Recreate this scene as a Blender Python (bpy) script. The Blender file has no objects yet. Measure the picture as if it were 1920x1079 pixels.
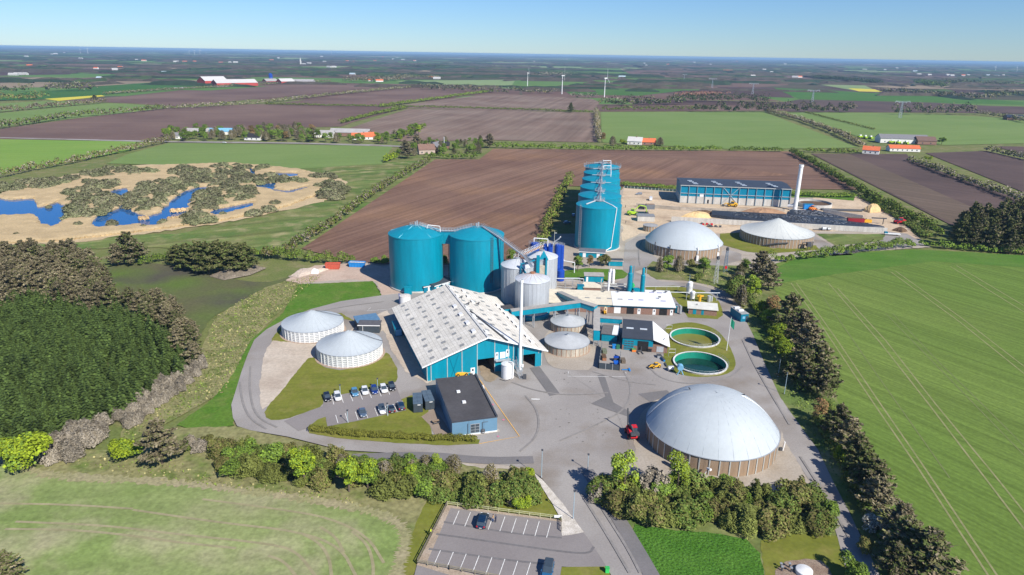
import bpy, bmesh, math, random
import numpy as np
from mathutils import Vector, Matrix, Euler
R=math.radians
scene=bpy.context.scene
# ---------------------------------------------------------------- camera
CAM_H=90.0; FOC=1280.0; PITCH=math.atan((539.5-101)/FOC); ROLL=R(0.925)
cd=bpy.data.cameras.new('camera'); cam=bpy.data.objects.new('camera',cd); scene.collection.objects.link(cam)
CM=Matrix.Rotation(math.pi/2-PITCH,3,'X') @ Matrix.Rotation(ROLL,3,'Z')
cam.matrix_world=Matrix.Translation((0,0,CAM_H)) @ CM.to_4x4()
cd.sensor_width=36; cd.lens=36*FOC/1920; cd.clip_start=1; cd.clip_end=90000
scene.camera=cam
scene.render.resolution_x=1024; scene.render.resolution_y=575
# ---------------------------------------------------------------- light
EL=R(40.0); AZ=R(-50)
w=bpy.data.worlds.new('World'); scene.world=w; w.use_nodes=True
nt=w.node_tree; nt.nodes.clear()
sky=nt.nodes.new('ShaderNodeTexSky'); sky.sky_type='NISHITA'; sky.sun_disc=False
sky.sun_elevation=EL; sky.sun_rotation=R(140); sky.altitude=0; sky.air_density=1.0; sky.dust_density=0.0; sky.ozone_density=6.0
bg=nt.nodes.new('ShaderNodeBackground'); bg.inputs['Strength'].default_value=0.067
wo=nt.nodes.new('ShaderNodeOutputWorld'); tint=nt.nodes.new('ShaderNodeVectorMath'); tint.operation='MULTIPLY'; tint.inputs[1].default_value=(.80,1.03,1.36); nt.links.new(sky.outputs[0],tint.inputs[0]); nt.links.new(tint.outputs[0],bg.inputs[0]); nt.links.new(bg.outputs[0],wo.inputs[0])
sl=bpy.data.lights.new('sun','SUN'); sl.energy=5.0; sl.angle=R(0.53); sl.color=(1,.94,.85)
so=bpy.data.objects.new('sun',sl); scene.collection.objects.link(so)
sd=Vector((math.cos(AZ)*math.cos(EL),math.sin(AZ)*math.cos(EL),math.sin(EL)))
so.rotation_euler=sd.to_track_quat('Z','Y').to_euler(); so.location=(0,0,300)
vs=scene.view_settings; vs.view_transform='Standard'; vs.look='None'; vs.exposure=0.38; vs.gamma=1; vs.use_curve_mapping=False
scene.cycles.volume_bounces=0; scene.cycles.max_bounces=6; scene.cycles.diffuse_bounces=2; scene.cycles.glossy_bounces=2
scene.cycles.transparent_max_bounces=8; scene.cycles.use_denoising=True
# ---------------------------------------------------------------- helpers
rnd=random.Random(7); nrs=np.random.RandomState(11)
COL=scene.collection
def G(px,py,z=0.0):
    d=CM@Vector(((px-960)/FOC,-(py-539.5)/FOC,-1)); t=(z-CAM_H)/d.z
    return Vector((d.x*t,d.y*t,z))
def pix(p):
    c=CM.transposed()@(Vector(p)-Vector((0,0,CAM_H))); return 960+FOC*c.x/-c.z, 539.5-FOC*c.y/-c.z
def hgt(px,py,pyt):
    g=G(px,py); lo,hi=0.0,89.0
    for _ in range(40):
        m=(lo+hi)/2
        if pix((g.x,g.y,m))[1]>pyt: lo=m
        else: hi=m
    return lo
def noise_mat(name,col,rough=.75,var=.14,scale=1.0,metal=0.0,spec=.3,bump=0.0,world=False,isl=0.0,fine=0.0,streak=None,coat=0):
    m=bpy.data.materials.new(name); m.use_nodes=True; t=m.node_tree; N=t.nodes; L=t.links
    b=N['Principled BSDF']; b.inputs['Roughness'].default_value=rough; b.inputs['Metallic'].default_value=metal
    b.inputs['Specular IOR Level'].default_value=spec
    if coat: b.inputs['Coat Weight'].default_value=coat
    if world:
        g=N.new('ShaderNodeNewGeometry'); co=g.outputs['Position']
    else:
        g=N.new('ShaderNodeTexCoord'); co=g.outputs['Object']
    if streak:
        mp=N.new('ShaderNodeMapping'); mp.inputs['Scale'].default_value=streak; L.new(co,mp.inputs[0]); co=mp.outputs[0]
    n=N.new('ShaderNodeTexNoise'); n.inputs['Scale'].default_value=scale; n.inputs['Detail'].default_value=5; L.new(co,n.inputs['Vector'])
    r=N.new('ShaderNodeMapRange'); r.inputs[1].default_value=.3; r.inputs[2].default_value=.7; r.inputs[3].default_value=1-var; r.inputs[4].default_value=1+var
    L.new(n.outputs[0],r.inputs[0]); f=r.outputs[0]
    if fine:
        n2=N.new('ShaderNodeTexNoise'); n2.inputs['Scale'].default_value=scale*9; n2.inputs['Detail'].default_value=3; L.new(co,n2.inputs['Vector'])
        r2=N.new('ShaderNodeMapRange'); r2.inputs[1].default_value=.3; r2.inputs[2].default_value=.7; r2.inputs[3].default_value=1-fine; r2.inputs[4].default_value=1+fine
        L.new(n2.outputs[0],r2.inputs[0]); mu=N.new('ShaderNodeMath'); mu.operation='MULTIPLY'; L.new(f,mu.inputs[0]); L.new(r2.outputs[0],mu.inputs[1]); f=mu.outputs[0]
    if isl:
        gi=N.new('ShaderNodeNewGeometry'); r3=N.new('ShaderNodeMapRange'); r3.inputs[3].default_value=1-isl; r3.inputs[4].default_value=1+isl
        L.new(gi.outputs['Random Per Island'],r3.inputs[0]); mu=N.new('ShaderNodeMath'); mu.operation='MULTIPLY'; L.new(f,mu.inputs[0]); L.new(r3.outputs[0],mu.inputs[1]); f=mu.outputs[0]
        oi=N.new('ShaderNodeObjectInfo'); r4=N.new('ShaderNodeMapRange'); r4.inputs[3].default_value=.74; r4.inputs[4].default_value=1.28
        L.new(oi.outputs['Random'],r4.inputs[0]); mu=N.new('ShaderNodeMath'); mu.operation='MULTIPLY'; L.new(f,mu.inputs[0]); L.new(r4.outputs[0],mu.inputs[1]); f=mu.outputs[0]
    vm=N.new('ShaderNodeVectorMath'); vm.operation='SCALE'; vm.inputs[0].default_value=col[:3]; L.new(f,vm.inputs['Scale'])
    L.new(vm.outputs[0],b.inputs['Base Color'])
    if bump:
        bp=N.new('ShaderNodeBump'); bp.inputs['Strength'].default_value=bump; bp.inputs['Distance'].default_value=.3; L.new(n.outputs[0],bp.inputs['Height']); L.new(bp.outputs[0],b.inputs['Normal'])
    return m
def ground_mat(name,a,b_,big=.02,ang=0,row=0.0,rowamt=.15,fine=.12,fs=1.2,c=None,cs=.15,rough=.95,lo=.38,hi=.62,bump=0):
    """soil and grass: two tones in large patches, rows along one direction, fine grain, third tone in small patches"""
    m=bpy.data.materials.new(name); m.use_nodes=True; t=m.node_tree; N=t.nodes; L=t.links
    bs=N['Principled BSDF']; bs.inputs['Roughness'].default_value=rough; bs.inputs['Specular IOR Level'].default_value=.08
    g=N.new('ShaderNodeNewGeometry'); P=g.outputs['Position']
    def noise(vec,s,d=4):
        n=N.new('ShaderNodeTexNoise'); n.inputs['Scale'].default_value=s; n.inputs['Detail'].default_value=d; L.new(vec,n.inputs['Vector']); return n.outputs[0]
    def rng(v,l,h,x,y):
        r=N.new('ShaderNodeMapRange'); 
        for i,q in enumerate((l,h,x,y)): r.inputs[i+1].default_value=q
        L.new(v,r.inputs[0]); return r.outputs[0]
    def mix(f,x,y):
        q=N.new('ShaderNodeMix'); q.data_type='RGBA'; L.new(f,q.inputs[0])
        for s,v in ((6,x),(7,y)):
            if isinstance(v,tuple): q.inputs[s].default_value=(*v[:3],1)
            else: L.new(v,q.inputs[s])
        return q.outputs[2]
    colr=mix(rng(noise(P,big,5),lo,hi,0,1),a,b_)
    if c: colr=mix(rng(noise(P,cs,5),.5,.68,0,1),colr,c)
    f=rng(noise(P,fs,4),.3,.7,1-fine,1+fine)
    if row:
        mp=N.new('ShaderNodeMapping'); mp.vector_type='TEXTURE'; mp.inputs['Rotation'].default_value=(0,0,R(ang)); mp.inputs['Scale'].default_value=(240,row,1); L.new(P,mp.inputs[0])
        f2=rng(noise(mp.outputs[0],1,3),.3,.7,1-rowamt,1+rowamt)
        mu=N.new('ShaderNodeMath'); mu.operation='MULTIPLY'; L.new(f,mu.inputs[0]); L.new(f2,mu.inputs[1]); f=mu.outputs[0]
    vm=N.new('ShaderNodeVectorMath'); vm.operation='SCALE'; L.new(colr,vm.inputs[0]); L.new(f,vm.inputs['Scale']); L.new(vm.outputs[0],bs.inputs['Base Color'])
    if bump:
        bp=N.new('ShaderNodeBump'); bp.inputs['Strength'].default_value=bump; bp.inputs['Distance'].default_value=.4; L.new(noise(P,fs*.8,5),bp.inputs['Height']); L.new(bp.outputs[0],bs.inputs['Normal'])
    return m
class MB:
    def __init__(s): s.v=[]; s.f=[]; s.m=[]
    def add(s,vs,fs,mi=0):
        o=len(s.v); s.v+= [tuple(x) for x in vs]; s.f+=[tuple(i+o for i in q) for q in fs]; s.m+=[mi]*len(fs); return s
    def box(s,x0,x1,y0,y1,z0,z1,mi=0):
        return s.add([(x0,y0,z0),(x1,y0,z0),(x1,y1,z0),(x0,y1,z0),(x0,y0,z1),(x1,y0,z1),(x1,y1,z1),(x0,y1,z1)],[(0,3,2,1),(4,5,6,7),(0,1,5,4),(1,2,6,5),(2,3,7,6),(3,0,4,7)],mi)
    def poly(s,pts,mi=0): return s.add(pts,[tuple(range(len(pts)))],mi)
    def lathe(s,prof,n=32,cx=0,cy=0,mi=0,close=False):
        vs=[];k=len(prof)
        for i in range(n):
            a=2*math.pi*i/n
            for r,z in prof: vs.append((cx+r*math.cos(a),cy+r*math.sin(a),z))
        fs=[]
        for i in range(n):
            j=(i+1)%n
            for q in range(k-1): fs.append((i*k+q,j*k+q,j*k+q+1,i*k+q+1))
        return s.add(vs,fs,mi)
    def tube(s,p,q,r,n=6,mi=0,r2=None):
        p=Vector(p);q=Vector(q);d=(q-p)
        if d.length<1e-6: return s
        d.normalize(); a=d.cross(Vector((0,0,1)));
        if a.length<1e-3: a=Vector((1,0,0))
        a.normalize(); b=d.cross(a); r2=r if r2 is None else r2
        vs=[p+(a*math.cos(2*math.pi*i/n)+b*math.sin(2*math.pi*i/n))*r for i in range(n)]+[q+(a*math.cos(2*math.pi*i/n)+b*math.sin(2*math.pi*i/n))*r2 for i in range(n)]
        fs=[(i,i+n,(i+1)%n+n,(i+1)%n) for i in range(n)]+[tuple(range(n)),tuple(range(2*n-1,n-1,-1))]
        return s.add(vs,fs,mi)
    def path(s,pts,r,n=6,mi=0):
        for a,b in zip(pts,pts[1:]): s.tube(a,b,r,n,mi)
        return s
    def prism(s,poly,z0,z1,mi=0):
        n=len(poly); vs=[(x,y,z0) for x,y in poly]+[(x,y,z1) for x,y in poly]
        return s.add(vs,[tuple(range(n-1,-1,-1)),tuple(range(n,2*n))]+[(i,(i+1)%n,(i+1)%n+n,i+n) for i in range(n)],mi)
    def mesh(s,name,mats):
        me=bpy.data.meshes.new(name); me.from_pydata(s.v,[],s.f)
        for m in (mats if isinstance(mats,(list,tuple)) else [mats]): me.materials.append(m)
        if any(s.m): me.polygons.foreach_set('material_index',s.m)
        me.update(); return me
    def build(s,name,mats,parent=None,smooth=False,label=None,loc=None):
        me=s.mesh(name,mats); 
        if smooth: soft(me)
        o=bpy.data.objects.new(name,me); COL.objects.link(o)
        if parent: o.parent=parent
        if loc is not None: o.location=loc
        if label: o['label']=label
        return o
def soft(me,a=35):
    me.polygons.foreach_set('use_smooth',[True]*len(me.polygons)); me.set_sharp_from_angle(angle=R(a))
def tag(o,label,cat,group=None):
    o['label']=label; o['category']=cat
    if group: o['group']=group
    return o
def thing(name,label,cat,loc=(0,0,0),rz=0.0,group=None):
    o=bpy.data.objects.new(name,None); COL.objects.link(o); o.location=loc; o.rotation_euler=(0,0,rz); o.empty_display_size=1
    return tag(o,label,cat,group)
def struct(o,kind='structure'): o['kind']=kind; return o
def copy_tree(o,parent=None):
    c=o.copy(); COL.objects.link(c)
    if parent: c.parent=parent
    for ch in o.children: copy_tree(ch,c)
    return c
def dup(proto,loc,rz,label,s=1.0,group=None):
    c=copy_tree(proto); c.location=loc; c.rotation_euler=(0,0,rz); c.scale=(s,s,s) if not isinstance(s,tuple) else s; c['label']=label
    if group: c['group']=group
    return c
def chaikin(pts,n=2,closed=True):
    for _ in range(n):
        out=[]; k=len(pts)
        for i in range(k if closed else k-1):
            a=pts[i]; b=pts[(i+1)%k]
            out.append((a[0]*.75+b[0]*.25,a[1]*.75+b[1]*.25)); out.append((a[0]*.25+b[0]*.75,a[1]*.25+b[1]*.75))
        if not closed: out=[pts[0]]+out+[pts[-1]]
        pts=out
    return pts
def sheet(name,pts,m,z,curve=0,rag=0.0,step=None,kind='structure'):
    """a flat piece of ground; rag roughens its edge by that many metres"""
    if curve: pts=chaikin(pts,curve)
    g=[G(*p) for p in pts]; out=[]
    if rag:
        st=step or max(1.2,rag*5); k=len(g)
        for i in range(k):
            a=g[i];b=g[(i+1)%k];n=min(80,max(1,int((b-a).length/st)))
            for j in range(n):
                p=a.lerp(b,j/n); out.append((p.x+rnd.uniform(-rag,rag),p.y+rnd.uniform(-rag,rag),z))
    else: out=[(p.x,p.y,z) for p in g]
    mb=MB().poly(out); o=mb.build(name,m); me=o.data
    bm=bmesh.new(); bm.from_mesh(me); bmesh.ops.triangulate(bm,faces=bm.faces,ngon_method='EAR_CLIP'); bm.normal_update()
    if sum(f.normal.z*f.calc_area() for f in bm.faces)<0: bmesh.ops.reverse_faces(bm,faces=bm.faces)
    bm.to_mesh(me); bm.free()
    return struct(o,kind)
def strips(name,lines,width,m,z,kind='structure',world=False,curve=0,rag=0):
    mb=MB()
    for li,ln in enumerate(lines):
        z+=.0025*(li>0)
        if curve: ln=chaikin(ln,curve,False)
        p=[Vector((*q,0)) if world else G(*q) for q in ln]
        if rag:
            p=[a.lerp(b,k/8) for a,b in zip(p,p[1:]) for k in range(8)]+[p[-1]]
        L=[]
        for i,q in enumerate(p):
            d=(p[min(i+1,len(p)-1)]-p[max(i-1,0)]).normalized(); n=Vector((-d.y,d.x,0))*width/2*(1+rnd.uniform(-rag,rag))
            L.append((q-n,q+n))
        for a,b in zip(L,L[1:]): mb.poly([(a[0].x,a[0].y,z),(b[0].x,b[0].y,z),(b[1].x,b[1].y,z),(a[1].x,a[1].y,z)])
    return struct(mb.build(name,m),kind)
# ---------------------------------------------------------------- ground and fields
soil=(.165,.098,.072); soil2=(.21,.13,.092)
M_base=ground_mat('rough grass',(.13,.165,.05),(.17,.18,.065),big=.03,c=(.22,.20,.10),cs=.12,fine=.2)
M_far=ground_mat('far farmland',(.075,.09,.055),(.12,.10,.075),big=.0022,c=(.07,.11,.045),cs=.004,fine=.1,fs=.02,lo=.42,hi=.58)
M_plow=ground_mat('ploughed soil',soil,soil2,big=.014,ang=62,row=2.2,rowamt=.24,fine=.10,fs=.6,c=(.25,.145,.085),cs=.010)
M_plowg=ground_mat('dry ploughed soil',(.18,.125,.098),(.225,.17,.135),big=.012,ang=78,row=7,rowamt=.2,fine=.06,fs=.3)
M_plowr=ground_mat('ploughed soil rows across',(.155,.095,.072),(.20,.125,.09),big=.016,ang=0,row=5,rowamt=.2,fine=.08,fs=.5)
M_plowd=ground_mat('dark ploughed soil',(.09,.065,.06),(.12,.085,.075),big=.012,ang=-50,row=3,rowamt=.1,fine=.06,fs=.4)
M_plowp=ground_mat('pinkish ploughed soil',(.135,.088,.075),(.185,.125,.10),big=.006,ang=5,row=9,rowamt=.1,fine=.06,fs=.2)
M_crop=ground_mat('spring crop',(.15,.225,.065),(.17,.24,.075),big=.01,ang=20,row=6,rowamt=.06,fine=.05,fs=.4)
M_cropb=ground_mat('bright spring crop',(.165,.28,.05),(.19,.295,.06),big=.012,ang=25,row=5,rowamt=.06,fine=.05,fs=.4)
M_cropr=ground_mat('winter crop in drilled rows',(.115,.18,.036),(.14,.20,.045),big=.012,ang=122,row=1.1,rowamt=.22,fine=.14,fs=1.3)
M_cropd=ground_mat('deep green crop',(.055,.145,.018),(.075,.175,.025),big=.15,fine=.42,fs=2.2,bump=1)
M_cropl=ground_mat('thin crop on pale soil',(.175,.245,.07),(.26,.29,.125),big=.03,ang=5,row=3.5,rowamt=.12,fine=.2,fs=1.2,c=(.31,.30,.17),cs=.06)
M_yellow=ground_mat('rape in flower',(.55,.50,.05),(.6,.5,.08),big=.01)
M_tan=ground_mat('pale dry strip',(.36,.28,.18),(.30,.23,.14),big=.1,fine=.2,fs=1.)
M_lawn=ground_mat('mown lawn',(.145,.165,.028),(.18,.19,.035),big=.06,ang=8,row=2.0,rowamt=.08,c=(.20,.19,.05),cs=.2,fine=.12)
M_lush=ground_mat('lush grass',(.07,.165,.018),(.10,.18,.028),big=.08,fine=.2,fs=1.5,c=(.13,.19,.04),cs=.2)
M_mead=ground_mat('meadow grass',(.10,.16,.04),(.16,.18,.06),big=.04,ang=28,row=5,rowamt=.22,fine=.15,c=(.27,.25,.12),cs=.09)
M_damp=ground_mat('worn grass with mud',(.10,.15,.035),(.115,.105,.06),big=.022,fine=.15,c=(.085,.08,.06),cs=.03)
M_dry=ground_mat('dry tussock verge',(.20,.20,.085),(.25,.235,.11),big=.08,fine=.28,fs=.9,c=(.13,.17,.045),cs=.18)
M_grav=ground_mat('gravel yard',(.36,.315,.26),(.42,.375,.315),big=.05,fine=.12,fs=2.,c=(.33,.28,.22),cs=.12)
M_sand=ground_mat('sandy work ground',(.50,.39,.27),(.58,.46,.33),big=.04,fine=.14,fs=.8,c=(.40,.30,.21),cs=.07)
M_asph=ground_mat('worn asphalt',(.27,.25,.235),(.335,.315,.295),big=.045,fine=.08,fs=2.5,c=(.235,.205,.175),cs=.06)
M_aspn=ground_mat('parking asphalt',(.225,.205,.20),(.25,.23,.222),big=.08,fine=.06,fs=3)
M_aspd=ground_mat('asphalt patch',(.165,.16,.158),(.19,.18,.18),big=.1,fine=.08,fs=3)
M_pave=ground_mat('brown pavers',(.26,.205,.16),(.30,.24,.19),big=.2,fine=.12,fs=4)
M_conc=ground_mat('poured concrete ground',(.42,.38,.33),(.48,.44,.39),big=.1,fine=.1,fs=2)
M_line=noise_mat('white road paint',(.75,.75,.72),world=True,scale=1.5,var=.2)
M_yline=noise_mat('orange yellow road paint',(.72,.42,.12),world=True,scale=1.5,var=.15)
M_pink=noise_mat('pink marker paint',(.62,.18,.30),world=True,scale=2,var=.2)
M_reedg=ground_mat('reed litter',(.46,.36,.215),(.52,.41,.25),big=.05,fine=.15,fs=.8)
M_reed=noise_mat('dry reeds',(.68,.51,.30),scale=.08,var=.08,isl=.12,spec=.05)
M_water=bpy.data.materials.new('pond water'); M_water.use_nodes=True; b=M_water.node_tree.nodes['Principled BSDF']
b.inputs['Base Color'].default_value=(.0,.085,.27,1); b.inputs['Roughness'].default_value=.08; b.inputs['Specular IOR Level'].default_value=.5
_n=M_water.node_tree.nodes.new('ShaderNodeTexNoise'); _n.inputs['Scale'].default_value=.6; _b=M_water.node_tree.nodes.new('ShaderNodeBump'); _b.inputs['Strength'].default_value=.12
M_water.node_tree.links.new(_n.outputs[0],_b.inputs['Height']); M_water.node_tree.links.new(_b.outputs[0],b.inputs['Normal'])

# the ground sheet to the horizon: a near disc of grass and farmland beyond it
mb=MB(); S=42000
mb.poly([(-S,-2000,0),(S,-2000,0),(S,S,0),(-S,S,0)])
struct(mb.build('ground',M_far))
sheet('grassland',[(-700,190),(2700,170),(2700,1400),(-900,1400)],M_base,.02)

# far patchwork of fields seen edge-on beyond about 1.2 km
FM=[M_crop,M_plowp,M_plowd,M_plowg,M_yellow,M_tan,M_cropd]
far_mats=[ground_mat('far crop',(.09,.18,.045),(.12,.20,.055),big=.003),ground_mat('far soil',(.14,.085,.07),(.17,.115,.09),big=.003),
 ground_mat('far dark soil',(.075,.05,.047),(.10,.065,.058),big=.003),ground_mat('far pale crop',(.19,.27,.11),(.22,.29,.13),big=.003),M_yellow,ground_mat('far stubble',(.24,.19,.13),(.28,.22,.15),big=.003),
 ground_mat('far scrub land',(.065,.07,.04),(.095,.085,.055),big=.003)]
mb=MB(); k=0
y=1330.0
while y<16000:
    dy=rnd.uniform(110,230)*(1+y/2200); x=-y*0.95-700+rnd.uniform(0,200)
    while x<y*0.95+400:
        dx=rnd.uniform(220,700)*(1+y/5000)
        wts=[.28,.22,.12,.12,.015,.05,.19] if y<5500 else [.26,.22,.12,.14,.015,.06,.185]
        c=rnd.choices(range(7),wts)[0]; k+=1; z=.05+.03*(k%3); sh=.22*(x*.35)/1.0
        o1=rnd.uniform(-25,25)
        f=lambda X,Y:(X+.12*(Y-1330)*0,Y-.055*X*1.0,z)
        mb.poly([f(x+3,y+3),f(x+dx-3,y+3+o1),f(x+dx-3,y+dy-3+o1),f(x+3,y+dy-3)],c)
        x+=dx
    y+=dy
struct(mb.build('far_fields',far_mats))

FZ=.30
def field(pts,m,dz=0,**k): 
    return sheet('field',pts,m,FZ+dz,**k)
# traced fields, far to near
field([(740,152),(960,150),(1140,166),(1010,168),(790,162)],far_mats[3],-.05)
field([(980,130),(1160,128),(1200,150),(1330,152),(1310,170),(1040,172),(960,160)],far_mats[0],-.02)
field([(1140,134),(1290,128),(1560,146),(1300,158),(1150,142)],far_mats[1],-.06)
field([(1060,172),(1135,160),(1260,158),(1285,170),(1200,180),(1070,178)],ground_mat('mid green crop',(.06,.14,.03),(.08,.155,.04),big=.01),.02)
field([(1290,146),(1460,150),(1480,160),(1350,170),(1260,150)],far_mats[1],-.03)
field([(1345,163),(1450,165),(1490,184),(1425,182),(1350,176)],far_mats[2],.04)
field([(1450,165),(1700,178),(1920,192),(1920,197),(1500,187)],ground_mat('rich green crop',(.06,.15,.03),(.075,.16,.035),big=.01),.05)
field([(1470,146),(1620,160),(1650,174),(1600,170),(1520,156)],far_mats[3],.02)
field([(1590,166),(1640,168),(1655,173),(1610,172)],M_yellow,.06)
field([(1500,187),(1700,190),(1920,203),(1920,213),(1480,210),(1420,200)],M_plowd,.03)
field([(1115,196),(1440,199),(1480,208),(1125,210)],M_plowp,.05)
field([(845,131),(915,132),(912,135),(850,134)],M_yellow,.1)
field([(920,113),(948,113),(945,117),(922,116)],M_yellow,.1)
field([(0,132),(90,127),(150,133),(60,136),(0,135)],far_mats[3])
field([(0,135),(150,134),(130,140),(0,142)],far_mats[2])
field([(48,152),(230,143),(255,150),(120,154)],far_mats[1])
field([(0,156),(130,153),(260,158),(180,162),(0,166)],far_mats[5])
field([(0,178),(90,172),(190,162),(330,152),(390,160),(270,172),(100,186),(0,189)],ground_mat('dark lush crop',(.045,.125,.03),(.055,.135,.03),big=.01),.02)
field([(83,186),(190,179),(197,181),(110,190)],M_yellow,.04)
field([(110,190),(370,172),(560,158),(700,157),(742,160),(640,171),(420,192),(330,200),(240,194)],M_plowp,.03)
field([(0,195),(90,190),(160,191),(160,196),(0,210)],M_crop,.05)
field([(0,213),(200,194),(310,200),(290,206),(0,239)],M_crop,.06)
field([(0,243),(150,222),(310,204),(470,196),(530,197),(735,203),(640,238),(560,240),(450,244),(290,266),(0,262)],M_plowp,.07)
field([(505,196),(640,180),(760,168),(870,172),(900,177),(712,202)],M_plowp,.08)
field([(720,202),(925,176),(1110,186),(1125,192),(1112,210),(900,208)],M_plowg,.09)
field([(650,243),(765,205),(1118,212),(1120,268),(930,264),(745,266),(748,254)],M_plowg,.1)
field([(640,200),(760,203),(640,236),(500,238)],M_plowp,.11)
field([(1127,211),(1432,211),(1610,278),(1370,281),(1128,268)],M_crop,.1)
field([(1440,211),(1560,212),(1700,213),(1920,223),(1920,270),(1770,273),(1640,268),(1560,240)],M_crop,.11)
field([(0,262),(285,267),(240,285),(0,328)],M_cropb,.1)
field([(318,269),(737,275),(716,308),(560,318),(420,312),(200,308),(240,290)],M_crop,.12)
sheet('road',[(0,260),(0,258.6),(280,265),(560,268.5),(700,272),(760,275),(760,277),(560,270.8),(280,267.5)],M_asph,.5)
field([(816,300),(898,300),(925,280),(1482,285),(1615,357),(1170,352),(1060,350),(1003,470),(1000,500),(735,498),(655,492),(566,468)],M_plow,.13)
field([(1480,330),(1280,300),(1000,283),(1484,286),(1614,357),(1300,353),(1090,340)],M_plowr,.16)
field([(1520,289),(1700,290),(1710,303),(1920,378),(1920,432),(1800,432)],M_plowd,.12)
field([(1525,290),(1590,289),(1880,415),(1800,428)],ground_mat('lighter ploughed soil',(.125,.095,.07),(.14,.105,.08),big=.01,ang=-50,row=3,fine=.06,fs=.4),.15)
field([(1735,288),(1850,284),(1920,300),(1920,362)],M_plowd,.13)
field([(1860,275),(1920,276),(1920,290)],M_plowd,.13)
# meadow west of the hedgerow and its worn ground
sheet('meadow',[(565,318),(716,306),(815,300),(660,412),(560,470),(500,480),(300,465),(180,468),(0,470),(0,445),(330,440),(520,405),(640,345)],M_mead,.30,rag=.6)
sheet('worn_meadow',[(150,520),(240,492),(330,498),(400,520),(500,534),(560,515),(560,540),(470,560),(390,600),(370,650),(300,640),(200,560)],M_damp,.32,curve=2,rag=.5)
sheet('dry_verge',[(520,530),(610,515),(570,545),(520,590),(470,640),(440,700),(420,740),(300,800),(215,850),(240,790),(330,720),(380,660),(400,600),(460,560)],M_dry,.34,curve=2,rag=.5)
sheet('lush_verge',[(560,535),(655,526),(700,529),(716,556),(645,567),(583,583),(533,602),(500,620),(477,640),(465,667),(453,700),(443,733),(434,762),(440,800),(380,812),(330,800),(400,750),(440,700),(470,640),(530,590)],M_lush,.36,rag=.25)
sheet('roadside_grass',[(110,850),(215,845),(330,805),(440,802),(640,848),(973,881),(1055,975),(1048,985),(838,950),(770,1079),(740,1200),(750,1079),(765,1010),(700,960),(560,935),(300,905),(100,897),(0,868),(0,855)],M_dry,.37,rag=.25)
sheet('mown_verge',[(800,940),(1000,950),(973,905),(1000,880),(1053,978),(838,952),(782,1064),(770,1090),(752,1090),(770,1010)],M_lawn,.39,rag=.2)
field([(0,868),(100,897),(300,905),(560,935),(700,960),(752,987),(765,1010),(750,1050),(745,1110),(-60,1110),(-60,860)],M_cropl,.14,curve=1,rag=.3)
strips('field_edge_track',[[(-20,862),(60,885),(110,898),(300,905),(420,918),(560,936),(700,961),(750,985),(763,1012),(752,1050),(742,1090)]],2.2,ground_mat('pale field margin',(.31,.275,.165),(.27,.26,.13),big=.15,fine=.25,fs=1.5),.47,curve=2,rag=.7)
strips('tramlines',[[(30,982),(200,989),(333,1006),(513,1024),(560,1040),(592,1085)],[(10,996),(133,997),(240,1007),(333,1021),(443,1032)],[(503,1046),(533,1056),(556,1085)],[(600,992),(630,1010),(645,1040)],[(567,1005),(600,1022),(618,1050),(622,1085)],[(660,1000),(690,1025),(700,1060),(700,1085)],[(250,960),(420,985),(560,1000),(640,1030),(668,1085)],[(0,948),(130,950),(250,958)],[(380,940),(520,958),(620,975),(690,1010),(720,1060)]],.6,ground_mat('wheel worn crop',(.27,.25,.14),(.32,.29,.17),big=.2),.475,curve=2)
field([(1440,500),(1500,483),(1600,474),(1714,469),(1800,474),(1920,482),(2050,500),(2050,1200),(1790,1200),(1655,930),(1545,700),(1480,600),(1450,540)],M_cropr,.14,rag=.3)
sheet('headland',[(1440,512),(1500,483),(1714,470),(1800,474),(1940,482),(1940,505),(1750,492),(1560,517),(1450,535)],ground_mat('headland crop',(.075,.17,.025),(.10,.18,.035),big=.05,ang=-8,row=3,rowamt=.1),.46,rag=.4)
M_tram=ground_mat('bare wheel track',(.22,.235,.10),(.27,.26,.13),big=.15)
strips('tramlines',[[(1493,533),(1567,637),(1650,760),(1727,872),(1873,1090)],[(1483,533),(1540,613),(1638,760),(1720,880),(1853,1085)],
 [(1570,543),(1660,641),(1753,760),(1860,890),(1980,1040)],[(1553,533),(1650,645),(1740,760),(1850,905),(1975,1070)],
 [(1670,512),(1800,607),(1930,712)],[(1678,510),(1800,597),(1930,698)],[(1793,500),(1930,582)],[(1782,502),(1930,594)]],.42,M_tram,.478)
strips('tramlines',[[(1673,590),(1760,682),(1840,760),(1930,850)],[(1660,590),(1830,765),(1930,868)],[(1530,540),(1640,700),(1780,900)]],.3,ground_mat('faint wheel track',(.15,.185,.07),(.17,.19,.08),big=.15),.477)
field([(1168,984),(1260,998),(1340,1003),(1422,1020),(1436,1110),(1225,1110)],M_cropd,.15,curve=1,rag=.2)
sheet('south_verge',[(1122,933),(1560,985),(1585,1055),(1600,1100),(1226,1100),(1162,985)],M_mead,.38,rag=.2)
sheet('lawn',[(1425,1018),(1500,1000),(1580,1010),(1640,1110),(1436,1110)],M_lawn,.42,rag=.2)
sheet('gravel_bed',[(1450,1060),(1530,1048),(1560,1075),(1565,1110),(1452,1110)],ground_mat('brown gravel',(.22,.16,.12),(.28,.22,.17),big=.5,fine=.3,fs=4),.46,curve=1,rag=.2)
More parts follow.
